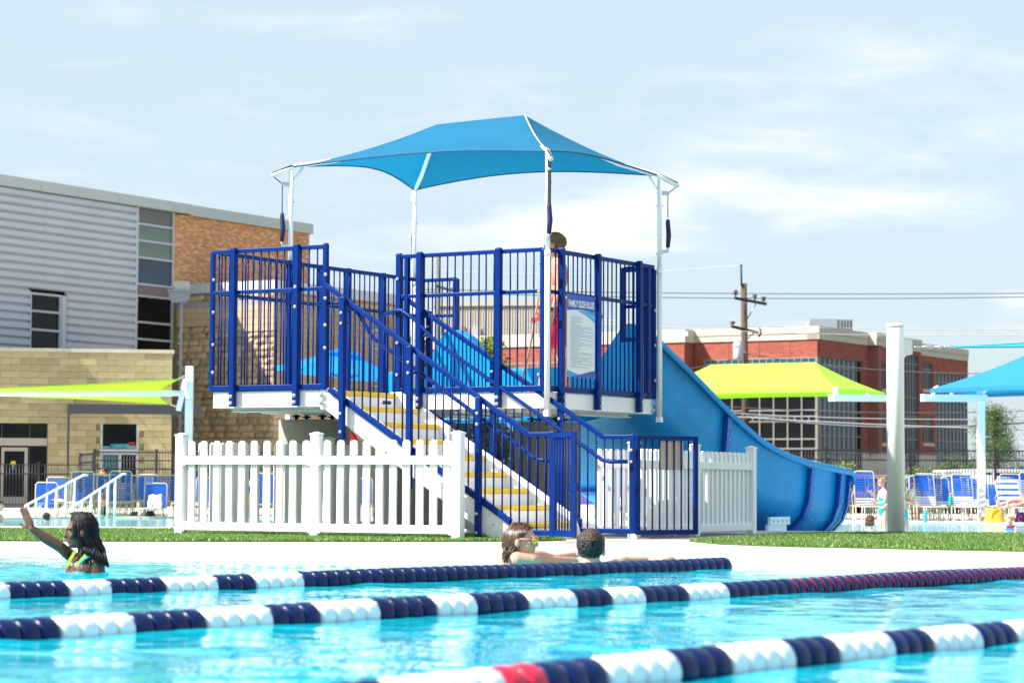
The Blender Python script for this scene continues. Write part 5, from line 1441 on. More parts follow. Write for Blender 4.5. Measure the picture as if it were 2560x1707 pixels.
# ---- red brick office building ----
ob = thing('office_building', 'red brick office block with cream parapet and curtain wall windows at the right', 'building', (22, 182, -.6))
K = Vector((22.2, 180, 0)); GZ = -1.0
wL = Wall(K, A, -B); wR = Wall(K, B, (.857, -.515, 0))
M_CREAMP = mat('cream_precast', (.62, .54, .42), .8, var=.05, vscale=.5)
HO = wL.z_at(2045, 815); zb = HO - .95
zwt = wL.z_at(2000, 893)
uL = wL.u_at(1763); uP = wL.u_at(1736)
def col(w, u0, u1, z0, z1, m=M_BR_RED, out=0.0, nm='brick_wall', depth=.6): return wall_quad(nm, w, u0, u1, z0, z1, m, ob, out, depth)
b = MB(); wL.box(b, .5, 60, GZ, HO - .6, -26, -.6); b.build('core', MATS['dark_core'], ob)
b = MB(); wR.box(b, .5, 29.6, GZ, HO - 1.2, -22, -.6); b.build('core', MATS['dark_core'], ob)
# left face
col(wL, 0, uL, zwt, zb); col(wL, uL, uP, GZ, zb); 
b = MB(); wL.box(b, -.1, uP, zb, zb + .45, -1, .10); b.build('parapet', M_CREAMP, ob)
b = MB(); wL.box(b, -.16, uP, zb + .46, HO, -1, .16); b.build('parapet', M_CREAMP, ob)
for k in range(1, 4):
    u = uP * k / 4 - .3; b = MB(); wL.box(b, u - .04, u + .04, zwt, zb, .0, .03); b.build('brick_pilaster', M_BR_RED, ob)
zr = [wL.z_at(2000, y) for y in (1180, 1123, 1096, 1052, 1042, 1030, 982, 938)]
n8 = 8; us8 = [.12 + (uL - .12) * i / n8 for i in range(n8 + 1)]; us16 = [.12 + (uL - .12) * i / 16 for i in range(17)]
zc1 = wL.z_at(2000, 917)
grid_window(wL, ob, us16, [zc1, zwt - .05], lambda i, j: G_TEAL, bar=.10)
grid_window(wL, ob, us8, [wL.z_at(2000, y) for y in (1200, 1150, 1121, 1097, 1053)], lambda i, j: G_DARK, bar=.10)
grid_window(wL, ob, us16, [wL.z_at(2000, y) for y in (1052, 1041)], lambda i, j: G_DARK, bar=.09)
grid_window(wL, ob, us8, [wL.z_at(2000, y) for y in (1040, 1025, 985, 950, 918)], lambda i, j: G_DARK, bar=.10)
b = MB(); wL.box(b, -.02, .12, GZ, zwt, -.3, .05); b.build('corner_mullion', M_MULL, ob)
# projecting wing
wW = Wall(wL.P(uP, 0, 1.6), A, -B); HW = HO - .05
col(wW, 0, 45, GZ, zb - .05)
b = MB(); wW.box(b, -.12, 45, zb - .05, HW, -2.2, .12); b.build('parapet', M_CREAMP, ob)
wside = Wall(wL.P(uP, 0, 0), -B, -A); col(wside, 0.02, 1.58, GZ, zb - .06, out=-.02)
grid_window(wW, ob, [wW.u_at(x) for x in (1400, 1370, 1345, 1320, 1295, 1270, 1240)][::1], [wW.z_at(1340, 990), wW.z_at(1340, 908)], lambda i, j: G_NIGHT, bar=.14)
b = MB(); c = wW.P(wW.u_at(1720), wW.z_at(1720, 835), .15); b.obox(c, A * .2, B * .2, Z * .18); b.build('flood_lamp', M_FASC, ob)
# right face
zwr = wR.z_at(2100, 897)
ur = lambda px: wR.u_at(px)
def zc_(px, y): return wR.z_at(px, y)
segs = [('c', 2047, 2153), ('b', 2153, 2166), ('r', 2166, 2190), ('b', 2190, 2200), ('w', 2200, 2219), ('b', 2219, 2261), ('c2', 2261, 2295), ('b', 2295, 2305), ('w', 2305, 2330), ('b', 2330, 2337), ('c3', 2337, 2418)]
stone_z = 3.1
HR = HO - .1
for kind, x0, x1 in segs:
    a_, c_ = ur(x0), ur(x1)
    if kind == 'b': col(wR, a_, c_, stone_z, zb, out=.12); b = MB(); wR.box(b, a_, c_, GZ, stone_z, -.5, .14); b.build('stone_pier', M_CREAMP, ob)
    elif kind == 'r': col(wR, a_, c_, stone_z, zb, out=.12); b = MB(); wR.box(b, a_, c_, GZ, stone_z, -.5, .10); b.build('stone_pier', M_CREAMP, ob); b = MB(); wR.box(b, a_ + .3, a_ + 1.0, stone_z, zb, .12, .9); b.build('brick_pilaster', M_BR_RED, ob)
    elif kind == 'w':
        z1, z0 = wR.z_at(x0 + 8, 908), wR.z_at(x0 + 8, 972); y1, y0 = wR.z_at(x0 + 8, 1042), wR.z_at(x0 + 8, 1106)
        col(wR, a_, c_, z1, zb, out=.12); col(wR, a_, c_, y1, z0, out=.12); col(wR, a_, c_, stone_z, y0, out=.12)
        for q0, q1 in ((z0, z1), (y0, y1)):
            grid_window(wR, ob, [a_ + (c_ - a_) * i / 4 for i in range(5)], [q0, q1 - .5, q1], lambda i, j: G_NIGHT, bar=.09)
            b = MB(); wR.box(b, a_ - .1, c_ + .1, q0 - .28, q0 - .04, .0, .2); b.build('sill', M_CREAMP, ob)
        b = MB(); wR.box(b, a_, c_, GZ, stone_z, -.5, .14); b.build('stone_pier', M_CREAMP, ob)
    else:
        top = {'c': zwr, 'c2': wR.z_at(2278, 888), 'c3': wR.z_at(2360, 935)}[kind]
        col(wR, a_, c_, top, zb, out=.12)
        n = {'c': 9, 'c2': 5, 'c3': 9}[kind]; us = [a_ + (c_ - a_) * i / n for i in range(n + 1)]
        zz = [GZ, 1.2, 3.1, 4.3, 5.6, 6.1, 7.6, top - .7, top]; grid_window(wR, ob, us, zz, lambda i, j: G_NIGHT if (i < n - 1 or kind != 'c') else G_DARK, bar=.09)
        b = MB(); wR.box(b, a_, c_, -.0, .35, -.3, .1); b.build('sill', M_CREAMP, ob)
uE = ur(2418)
for x0, x1, dz, oo in ((2045, 2166, 0, .22), (2166, 2190, 0, .9), (2190, 2300, 0.0, .25), (2300, 2418, -.25, .22)):
    b = MB(); wR.box(b, ur(x0) if x0 > 2045 else -.1, ur(x1), zb + dz, zb + dz + .46, -.8, oo - .05); b.build('parapet', M_CREAMP, ob)
    b = MB(); wR.box(b, ur(x0) if x0 > 2045 else -.15, ur(x1), zb + dz + .47, HO + dz, -.8, oo); b.build('parapet', M_CREAMP, ob)
ru = thing('rooftop_unit', 'grey louvred air handling unit on the roof of the brick office block', 'rooftop unit', K + A * -1 + B * 8 + Z * 11)
b = MB(); Du = 190
p0 = R(2024, 835, Du); p1 = R(2093, 797, Du); b.box((p0.x, Du, p0.z), (p1.x, Du + 3, p1.z)); b.build('casing', mat('grey_unit', (.42, .45, .48), .5, metal=.2), ru)
b = MB(); p2 = R(2094, 835, Du); p3 = R(2131, 799, Du); b.box((p2.x, Du, p2.z), (p3.x, Du + 2.5, p3.z)); b.build('casing', mat('dark_louvre', (.13, .16, .18), .5), ru)
for i in range(1, 5):
    b = MB(); x = p2.x + (p3.x - p2.x) * i / 5; b.box((x - .03, Du - .06, p2.z), (x + .03, Du - .002, p3.z)); b.build('louvre_bar', M_ALU, ru)
# ---- beige corrugated building behind the platform ----
cb = thing('metal_warehouse', 'beige corrugated metal building far behind the platform railing', 'building', Vector((R(1240, 1000, 235).x, 235, -1)))
wc = Wall(Vector((R(1375, 1000, 232).x, 232, 0)), Vector((-.985, .17, 0)), Vector((-.17, -.985, 0)))
uc0, uc1 = 0, wc.u_at(1085); HC = wc.z_at(1230, 752)
M_BEI = mat('beige_metal', (.55, .50, .40), .6, var=.05); 
b = MB(); n = 44; pts = []
for i in range(n * 2 + 1):
    u = uc1 * i / (n * 2); pts.append(wc.P(u, 0, .12 if i % 2 else 0))
b2 = [p + Z * 12.2 for p in pts]; t2_ = [p + Z * (HC - .5) for p in pts]
b.add(b2 + t2_, [(i, i + 1, len(pts) + i + 1, len(pts) + i) for i in range(len(pts) - 1)]); b.build('corrugated_wall', M_BEI, cb)
b = MB(); wc.box(b, uc0, uc1, GZ, 12.2, -12, .0); b.build('base_wall', M_CREAMP, cb)
b = MB(); wc.box(b, uc0 - .2, uc1 + .2, HC - .5, HC, -12, .25); b.build('roof_trim', M_BEI, cb)
for x0, x1, y0, y1, m in ((1180, 1202, 820, 842, M_FASC), (1150, 1162, 815, 838, mat('tan_shutter', (.40, .33, .25), .7))):
    b = MB(); wc.box(b, wc.u_at(x1), wc.u_at(x0), wc.z_at(x0, y1), wc.z_at(x0, y0), .1, .3); b.build('roller_door', m, cb)
bb_ = thing('stair_tower', 'small tan roof tower behind the rules sign', 'building', Vector((R(1488, 1000, 215).x, 215, -1)))
b = MB(); p0 = R(1470, 860, 215); p1 = R(1504, 789, 215); b.box((p0.x, 215, 5), (p1.x, 220, p1.z)); b.build('wall', mat('tan_render', (.38, .33, .25), .8, var=.08), bb_)
b = MB(); b.box((p0.x - .2, 214.8, p1.z), (p1.x + .2, 220.2, p1.z + .25)); b.build('roof', M_CREAMP, bb_)

# ============ utility poles and wires ============
M_POLEW = mat('creosoted_pole', (.10, .065, .045), .9, var=.35, vscale=3, stretch=(1, 1, .15)); M_POLEG = mat('greenish_pole', (.20, .22, .16), .9, var=.2)
M_XARM = mat('dark_crossarm', (.035, .04, .04), .8); M_INS = mat('insulator', (.06, .015, .02), .3)
UD = 120.0
pb_ = R(1866, 1215, UD); up_ = thing('utility_pole', 'dark wooden power pole with two crossarms and a grey transformer can', 'utility pole', Vector((pb_.x, UD, -.5)))
b = MB(); b.tube([Vector((pb_.x, UD, -.5)), R(1859.5, 709, UD)], [.20, .15], 10); b.build('pole', M_POLEW, up_)
b = MB(); b.tube([R(1854, 715, UD - .15), R(1852.5, 662, UD - .15)], .05, 6); b.tube([R(1851, 664, UD - .15), R(1855, 664, UD - .15)], .08, 6); b.build('mast', M_XARM, up_)
for (x0, y0, x1, y1) in ((1837, 745, 1915, 760), (1829, 816, 1894, 831)):
    b = MB(); b.beam(R(x0, y0, UD - 1.0), R(x1, y1, UD + .6), .12, .12); b.build('crossarm', M_XARM, up_)
for x, y, xx, yy in ((1839, 742, 1839, 727), (1887, 752, 1887, 738), (1909, 757, 1909, 743), (1831, 813, 1832, 805)):
    b = MB(); b.tube([R(x, y, UD - .8), R(xx, yy, UD - .8)], .035, 6)
    for k in range(3): q = R(x, y, UD - .8).lerp(R(xx, yy, UD - .8), .35 + .28 * k); b.tube([q, q + Z * .05], .11, 8)
    b.build('insulator', M_INS, up_)
b = MB(); b.tube([R(1892, 757, UD), R(1865, 802, UD)], .035, 6); b.build('brace', M_GALV, up_)
b = MB(); b.tube([R(1853, 824, UD), R(1861, 850, UD)], .03, 6); b.build('brace', M_XARM, up_); b = MB(); b.tube([R(1884, 832, UD), R(1865, 850, UD)], .03, 6); b.build('brace', M_XARM, up_)
b = MB(); b.tube([R(1898, 820, UD), R(1903, 830, UD), R(1897, 842, UD)], .06, 6); b.build('cutout_fuse', M_INS, up_)
b = MB(); cc = R(1844, 880, UD - .5); b.tube([cc + Z * -.35, cc + Z * -.3, cc + Z * .42, cc + Z * .48], [.20, .22, .22, .16], 16); b.tube([cc + Z * .48, cc + Z * .66], .05, 8); b.tube([cc, cc + Vector((.45, .3, 0))], .05, 6); b.build('transformer_can', mat('can_grey', (.55, .60, .62), .4), up_)
p2_ = R(1093, 1215, 130); gp_ = thing('utility_pole', 'greenish utility pole seen through the platform railing', 'utility pole', Vector((p2_.x, 130, -.5)))
b = MB(); b.tube([Vector((p2_.x, 130, -.5)), R(1093, 636, 130)], [.13, .10], 10); b.build('pole', M_POLEG, gp_)
b = MB(); b.beam(R(1090, 715, 129.7), R(1132, 727, 130.5), .10, .10); b.build('crossarm', M_XARM, gp_)
for x in (1108, 1129): b = MB(); b.tube([R(x, 724, 130), R(x, 712, 130)], .06, 6); b.build('insulator', mat('pale_insulator', (.4, .4, .42), .4), gp_)
M_WIRE = mat('wire_dark', (.09, .10, .11), .6); M_WIREM = mat('wire_mid', (.26, .26, .27), .6)
M_WIREL = mat('wire_pale', (.55, .56, .58), .5, metal=.3)
def wire(label, pts, D0, D1, sag, r, m=M_WIRE):
    P = R(pts[0], pts[1], D0); Q = R(pts[2], pts[3], D1); b = MB()
    b.tube([P.lerp(Q, u) - Z * sag * 4 * u * (1 - u) for u in [i / 24 for i in range(25)]], r, 5)
    o = b.build('power_line', m); tag(o, label, 'power line', 'power lines strung across the right of the picture')
wires = [('thin pale wire meeting the tip of the pole mast, the highest one', (1000, 668, 1853, 663), 150, 120, .4, .012, M_WIREL), ('upper one of the two close wires at the top right', (1000, 722, 2800, 731), 124, 120, .15, .022, M_WIRE), ('lower one of the two close wires at the top right', (1000, 728, 2800, 738), 122, 118, .25, .022, M_WIRE),
 ('pale wire running just above the office roof', (1500, 800, 2800, 822), 122, 118, .2, .016, M_WIREL), ('pale wire crossing the office parapet', (1500, 808, 2800, 834), 120, 116, .3, .016, M_WIREL),
 ('dark wire from the transformer pole passing in front of the brick', (1500, 915, 1862, 886), 118, 120, .5, .022, M_WIRE), ('dark wire from the pole to the right across the brick office', (1866, 884, 2800, 916), 120, 115, .6, .022, M_WIRE),
 ('dark wire low across the curtain wall', (1500, 990, 2800, 1016), 118, 112, .5, .018, M_WIRE),
 ('thick pale cable below the lime canopy, upper one', (1500, 1008, 2800, 1042), 112, 100, .35, .022, M_WIREM), ('thick pale cable below the lime canopy, lower one', (1500, 1016, 2800, 1078), 112, 98, .2, .028, M_WIREM), ('thick black cable between the two pale ones', (1866, 1040, 2800, 1028), 118, 104, .6, .05, M_WIRE)]
for w_ in wires: wire(w_[0], w_[1], *w_[2:])

# ============ trees and shrubs ============
def tree(name, label, base, h, cw, m_leaf, m_bark, n, leaf, seed, crown0=.3, group=None, clumps=22, needle=False):
    rr = random.Random(seed); base = Vector(base); t = thing(name, label, 'tree', base, group)
    b = MB(); lean = Vector((rr.uniform(-.05, .05), 0, 0)) * h
    b.tube([base, base + Z * h * .5 + lean * .5, base + Z * h * .96 + lean], [cw * .045 + .03, cw * .03 + .02, .012], 8); b.build('trunk', m_bark, t)
    lb_ = MB(); cl = []
    for k in range(clumps):
        z = crown0 + (1 - crown0) * (k + rr.random()) / clumps; prof = math.sin(min(1, (1 - z) / (1 - crown0) * 1.15 + .12) * math.pi * .62) if not needle else (1.05 - z) * 1.0 + .15
        an = rr.random() * 6.28; r = cw / 2 * prof * rr.uniform(.45, 1.0); c = base + lean * z + Vector((math.cos(an) * r, math.sin(an) * r, h * z)); cl.append((c, cw * rr.uniform(.10, .2)))
        lb_.tube([base + lean * z + Z * h * (z - .10 * (0.5 if needle else 1)), c], [.03 * cw / 3 + .01, .008], 5)
    lb_.build('limb', m_bark, t)
    b = MB()
    for _ in range(n):
        c, s = rr.choice(cl); d = Vector((rr.gauss(0, 1), rr.gauss(0, 1), rr.gauss(0, .7))); p = c + d * s * .62
        u = Vector((rr.gauss(0, 1), rr.gauss(0, 1), rr.gauss(0, 1))).normalized(); v = u.orthogonal().normalized(); L_ = leaf * rr.uniform(.6, 1.3)
        if needle: b.add([p - v * L_ * .12, p + u * L_, p + v * L_ * .12], [(0, 1, 2)])
        else: b.add([p - u * L_ * .5, p + v * L_ * .35, p + u * L_ * .5, p - v * L_ * .35], [(0, 1, 2, 3)])
    b.build('crown', m_leaf, t, recalc=False); return t
M_BARK = mat('grey_brown_bark', (.13, .09, .06), .95, var=.3)
M_PINE = mat('pine_needles', (.085, .15, .035), .7, var=.5, vscale=1.2, trans=.2); M_YG = mat('yellow_green_leaf', (.20, .28, .03), .7, var=.5, vscale=1.0, trans=.3); M_DG = mat('dark_green_leaf', (.035, .075, .02), .7, var=.5, vscale=.8)
pn = R(2497, 1215, 84); 
def X(px, D): return R(px, 1200, D).x
tree('pine_tree', 'young pine with open branches behind the slim shade post at the right edge', (X(2497, 84), 84, -.5), 3.7, 2.5, M_PINE, M_BARK, 13000, .12, 31, .12, clumps=40, needle=True)
tree('pine_tree', 'small low pine branch cluster in front of the office glass', (X(2385, 86), 86, -.5), 1.95, 2.0, M_PINE, M_BARK, 3500, .12, 32, .35, clumps=16, needle=True)
tree('leafy_tree', 'yellow green tree top rising between the slide hump and the brick wing', (X(1225, 110), 110, -.5), 7.6, 2.4, M_YG, M_BARK, 7000, .18, 33, .3, clumps=30)
tree('leafy_tree', 'thin yellow green tree behind the top of the stairs', (X(1028, 112), 112, -.5), 7.9, 1.6, M_YG, M_BARK, 4200, .18, 34, .3, clumps=24)
for i, (px, D, h, w_, lb_) in enumerate(((1110, 96, 3.6, 3.0, 'dark green bush seen under the platform left of the rear column'), (1155, 98, 3.9, 3.2, 'dark green bush seen between the stair bars'), (1205, 97, 3.5, 3.0, 'dark green bush seen just left of the rear column'), (1260, 99, 3.6, 3.0, 'dark green bush mostly hidden by the rear column'))):
    tree('bush', lb_, (X(px, D), D, -.5), h, w_, M_DG, M_BARK, 5000, .16, 40 + i, .05, 'dark bushes beyond the deck')
for i, (px, h, lb_) in enumerate(((2052, 1.6, 'small bush at the foot of the office curtain wall'), (2105, 1.9, 'small bush behind the fence left of the big white pole'), (2290, 1.7, 'yellow green bush behind the car right of the big white pole'), (2370, 1.75, 'yellow green bush between the two cars'))):
    tree('bush', lb_, (X(px, 104), 104, -.5), h, 2.2, M_YG, M_BARK, 1800, .13, 50 + i, .1, 'small bushes by the car park')
# ============ parked cars ============
def car(label, px, D, L_, H, m, ang, van=False, roofm=None):
    t = thing('parked_car', label, 'car', Vector((X(px, D), D, -.5)), 'cars parked behind the black fence'); o = wloc(t)
    d = Vector((math.cos(ang), math.sin(ang), 0)); s = Vector((-d.y, d.x, 0)); Wd = 1.78
    if van: pr = [(-.5, .30), (-.5, .62), (-.46, .98), (-.30, 1.0), (.30, 1.0), (.42, .72), (.49, .62), (.5, .30)]
    else: pr = [(-.5, .28), (-.5, .55), (-.47, .68), (-.36, .74), (-.26, .97), (.08, 1.0), (.18, .97), (.32, .70), (.47, .62), (.5, .50), (.5, .28)]
    rows = []
    for k, (yy, sc_) in enumerate(((-.5, .0), (-.5, 1), (-.42, 1), (.42, 1), (.5, 1), (.5, .0))):
        row = []
        for x, z in pr:
            inset = .10 if z > .7 and abs(yy) > .45 else 0
            ztop = z * H - (.05 if (abs(yy) > .45 and z > .9) else 0)
            row.append(o + d * x * L_ + s * (yy * (1 - inset * 1.6) * Wd) + Z * ztop)
        if sc_ == 1: rows.append(row)
    vs = [p for r_ in rows for p in r_]; n = len(pr); b = MB()
    fs = [(j * n + i, j * n + (i + 1) % n, (j + 1) * n + (i + 1) % n, (j + 1) * n + i) for j in range(3) for i in range(n)] + [tuple(range(n)), tuple(3 * n + i for i in range(n))[::-1]]
    b.add(vs, fs, 0, False); body = b.build('body', m, t); bv = body.modifiers.new('b', 'BEVEL'); bv.width = .05; bv.segments = 2
    for sy in (-1, 1):
        wz0, wz1 = .72, .93
        for x0, x1 in (((-.42, -.14), (-.12, .12), (.14, .30)) if van else ((-.26, -.06), (-.04, .17))):
            q = lambda x, z: o + d * x * L_ + s * (sy * Wd * (.5 * (1 - (.16 if z > .7 else 0)) + .006)) + Z * z * H
            slope = .10 * (0 if van else 1)
            b = MB(); b.add([q(x0 - (slope * .3 if x0 < -.2 else 0), wz0), q(x1 + (slope if x1 > .1 else 0) * .8, wz0), q(x1, wz1), q(x0, wz1)], [(0, 1, 2, 3)]); b.build('window', G_DARK, t)
        for xw in (-.31, .31):
            c = o + d * xw * L_ + s * sy * Wd * .44 + Z * .32; b = MB(); b.tube([c, c + s * sy * .16], .32, 18); wh = b.build('wheel', M_BLACKR, t); b = MB(); b.tube([c + s * sy * .161, c + s * sy * .17], .2, 14); b.build('rim', M_GALV, wh)
    for yy in (-.36, .36):
        b = MB(); b.obox(o + d * (-.503 * L_) + s * yy * Wd + Z * .56 * H, d * .01, s * .16, Z * .07); b.build('tail_light', mat('tail_red', (.4, .01, .01), .3), t)
    if roofm:
        b = MB()
        for yy in (-.33, .33): b.tube([o + d * (-.3 * L_) + s * yy * Wd + Z * (H + .03), o + d * (.15 * L_) + s * yy * Wd + Z * (H + .03)], .02, 6)
        b.build('roof_rack', M_BLACKR, t)
M_CARS = mat('silver_car_paint', (.40, .45, .48), .25, metal=.4, coat=.5)
car('silver car with dark windows behind the fence right of the big white pole', 2345, 82, 4.4, 1.5, M_CARS, .1, False, True)
car('white topped dark glazed van behind the fence at the right edge', 2510, 83, 4.8, 1.66, mat('white_car_paint', (.75, .75, .76), .25, coat=.5), .12, True)
car('pinkish red car mostly hidden behind the big white pole', 2180, 84, 4.4, 1.46, mat('faded_red_paint', (.50, .16, .18), .3, coat=.4), .05)
car('silver van just seen behind the exit of the slide', 2065, 86, 4.5, 1.5, M_CARS, .15, True)
# ============ people ============
def skin(name, c, sss=.0): return mat(name, c, .48, var=.10, vscale=9, spec=.4)
SK_BROWN = skin('dark_brown_skin', (.13, .055, .035)); SK_FAIR = skin('fair_skin', (.62, .33, .22)); SK_TAN = skin('tanned_skin', (.66, .32, .19)); SK_PINK = skin('light_skin', (.68, .38, .28))
def fused(name, b, voxel, m, parent, smooth=3):
    "fuse overlapping closed shapes into one continuous skin"
    o0 = wloc(parent); me = b.mesh('tmp', m, o0); o = bpy.data.objects.new('tmp', me); sc.collection.objects.link(o)
    r = o.modifiers.new('r', 'REMESH'); r.mode = 'VOXEL'; r.voxel_size = voxel; r.use_smooth_shade = True
    s = o.modifiers.new('s', 'SMOOTH'); s.iterations = smooth; s.factor = .5
    dg = bpy.context.evaluated_depsgraph_get(); m2 = bpy.data.meshes.new_from_object(o.evaluated_get(dg))
    bpy.data.objects.remove(o); m2.materials.clear(); m2.materials.append(m); m2.name = name
    for p in m2.polygons: p.use_smooth = True
    q = bpy.data.objects.new(name, m2); sc.collection.objects.link(q); q.parent = parent; return q
def frame(f, u=Z):
    f = Vector(f).normalized(); s = f.cross(u).normalized(); u2 = s.cross(f).normalized()
    return Matrix((s, f, u2)).transposed()      # columns: right side, forward, up
def head(b, c, f, k=1.0, u=Z, ears=True):
    M_ = frame(f, u); P = lambda x, y, z: Vector(c) + M_ @ Vector((x, y, z)) * k
    b.ell(P(0, -.012, .032), (.076 * k, .097 * k, .082 * k), M_); b.ell(P(0, .022, -.03), (.060 * k, .070 * k, .075 * k), M_)
    b.ell(P(0, .055, -.078), (.034 * k, .034 * k, .028 * k), M_); b.ell(P(0, .070, .028), (.052 * k, .028 * k, .022 * k), M_)
    b.tube([P(0, .084, .022), P(0, .104, -.012), P(0, .112, -.026)], [.009 * k, .012 * k, .015 * k], 8); b.ell(P(0, .103, -.026), (.018 * k, .014 * k, .011 * k), M_)
    b.ell(P(0, .086, -.050), (.024 * k, .014 * k, .007 * k), M_); b.ell(P(0, .084, -.061), (.021 * k, .014 * k, .008 * k), M_)
    for s_ in (-1, 1):
        b.ell(P(s_ * .040, .062, -.02), (.024 * k, .024 * k, .022 * k), M_)
        if ears: b.ell(P(s_ * .081, -.008, -.010), (.013 * k, .020 * k, .032 * k), M_)
    return P
def eyes(P, k, parent):
    for s_ in (-1, 1):
        b = MB(); b.ell(P(s_ * .031, .0775, .006), .0085 * k, nu=10, nv=7); e = b.build('eye', mat('eye_white', (.45, .42, .40), .3), parent)
        b = MB(); b.ell(P(s_ * .031, .082, .006), .0062 * k, nu=8, nv=6); b.build('iris', M_BLACKR, e)
        b = MB(); b.tube([P(s_ * .018, .092, .026), P(s_ * .034, .090, .031), P(s_ * .050, .078, .025)], .0035 * k, 6); b.build('eyebrow', mat('dark_brow', (.03, .02, .015), .8), parent)
def limb(b, pts, rs, n=12):
    b.tube(pts, rs, n)
    for p, r in zip(pts, rs): b.ell(p, r * .99, nu=12, nv=8)
SPREAD = 1.0
def hand(b, w, d, palm_n, k=1.0, curl=.15, thumb=1):
    "hand from wrist w along d with palm normal; five unequal fingers"
    d = Vector(d).normalized(); n = Vector(palm_n); n = (n - d * n.dot(d)).normalized(); s = d.cross(n) * thumb
    M_ = Matrix((s, d, n)).transposed()
    b.ell(w + d * .045 * k, (.040 * k, .055 * k, .016 * k), M_); b.ell(w + d * .075 * k, (.041 * k, .026 * k, .014 * k), M_)
    for i, (x, L_) in enumerate(((.030, .070), (.011, .080), (-.009, .075), (-.028, .058))):
        p = w + d * .085 * k + s * x * k; spread = s * x * .9 * SPREAD
        d1 = (d + spread * 2).normalized(); q = p + d1 * L_ * .45 * k; d2 = (d1 + n * curl).normalized(); r = q + d2 * L_ * .32 * k; d3 = (d2 + n * curl).normalized(); e = r + d3 * L_ * .25 * k
        b.tube([w + d * .05 * k + s * x * .8 * k, p, q, r, e], [.009 * k, .0095 * k, .009 * k, .0082 * k, .0068 * k], 8); b.ell(e, .0068 * k, nu=8, nv=6)
    t0 = w + d * .022 * k + s * .026 * k; t1 = t0 + (s * .8 + d * .55 + n * .25).normalized() * .038 * k; t2 = t1 + (s * .35 + d * .9 + n * .3).normalized() * .034 * k
    b.tube([w + d * .01 * k + s * .01 * k, t0, t1, t2], [.014 * k, .014 * k, .0115 * k, .009 * k], 8); b.ell(t2, .009 * k, nu=8, nv=6)
def strands(name, roots, path, n, r, m, parent, seed):
    rr = random.Random(seed); b = MB()
    for _ in range(n): 
        pts = path(rr); b.tube(pts, [r * (1 - .45 * i / (len(pts) - 1)) for i in range(len(pts))], 6)
    return b.build(name, m, parent, recalc=False)
def curls(name, P, k, m, parent, n, seed, zlow=-.0, front=.2, size=.014, lift=1.03):
    "short curly hair: many small tufts over the scalp"
    rr = random.Random(seed); b = MB()
    while n > 0:
        v = Vector((rr.gauss(0, 1), rr.gauss(0, 1), rr.gauss(.3, 1))).normalized()
        z = .032 + v.z * .086; y = -.012 + v.y * .101
        lim = zlow if y < .0 else zlow + .055 + (y / .08) * .02
        if z < lim or (v.y > .80): continue
        if abs(v.x) > .85 and z < .0: continue
        c = P(v.x * .079 * lift, y * lift, z * lift); b.ell(c, (size * k * rr.uniform(.7, 1.2), size * k * rr.uniform(.7, 1.2), size * k * rr.uniform(.7, 1.2)), nu=6, nv=5)
        n -= 1
    b.ell(P(0, -.02, .036), (.078 * k, .092 * k, .082 * k))
    return b.build(name, m, parent, recalc=False)
WZ = WATER_Z
# --- woman waving, at the left ---
Dw = 17.7
t = thing('person', 'woman with long black braids in the near pool, raising one hand, neon straps', 'person', Vector((R(215, 1400, Dw).x, Dw, WZ)))
hc = R(203, 1330, Dw); fd = Vector((-1, -.18, -.04)); k = 1.06
b = MB(); P = head(b, hc, fd, k)
sh_r = R(242, 1408, Dw - .05); sh_l = R(186, 1398, Dw + .16)
nk = P(0, -.02, -.10); limb(b, [P(0, -.02, -.06), P(0, -.035, -.17)], [.055, .058])
ch = R(212, 1425, Dw + .03)
b.ell(ch + Vector((0, .03, -.05)), (.15, .125, .17)); limb(b, [sh_r - Z * .01, ch + Z * .0], [.062, .085]); limb(b, [sh_l, ch + Vector((0, .06, 0))], [.055, .08])
limb(b, [sh_r, sh_r + Vector((.02, -.02, -.25))], [.058, .045])
el = R(150, 1366, Dw + .02); wr = R(80, 1321, Dw - .03)
limb(b, [sh_l, R(176, 1388, Dw + .12), el], [.050, .046, .040]); limb(b, [el, R(118, 1347, Dw), wr], [.041, .040, .026])
hd = (R(54, 1262, Dw) - wr).normalized(); SPREAD = .2; hand(b, wr, hd, Vector((-.75, -.65, .1)), 1.06, .06, thumb=-1); SPREAD = 1.0
body = fused('body', b, .0062, SK_BROWN, t, 3); eyes(P, k, t)
M_BRAID = mat('black_braids', (.006, .005, .007), .45, var=.3, vscale=40, spec=.3)
def braid(rr):
    an = rr.uniform(-2.9, 2.9) ; el_ = rr.uniform(.15, 1.0)
    v = Vector((math.sin(an) * math.cos(el_), -math.cos(an) * math.cos(el_), math.sin(el_)))
    if v.y > .35: v.y *= .35; v.normalize()
    top = P(v.x * .086, -.012 + v.y * .106, .035 + v.z * .093); part = P(0, rr.uniform(-.05, .07), .130)
    side = 1 if v.x > 0 else -1
    end = Vector(R(262 - rr.uniform(0, 60) * (1 if rr.random() < .75 else 1.15), 1412 + rr.uniform(-18, 4), Dw - .12 + rr.uniform(0, .2)))
    if rr.random() < .35: end = Vector(R(272 - rr.uniform(0, 14), 1413, Dw - .05))
    ear = P(v.x * .094, min(-.012 + v.y * .108, .055) , -.03); mid = ear.lerp(end, .5) + Vector((.018, rr.uniform(-.03, .03), .012))
    return [part, part.lerp(top, .5) + Z * .012, top, ear, mid, end]
strands('braids', None, braid, 300, .0058, M_BRAID, t, 3)
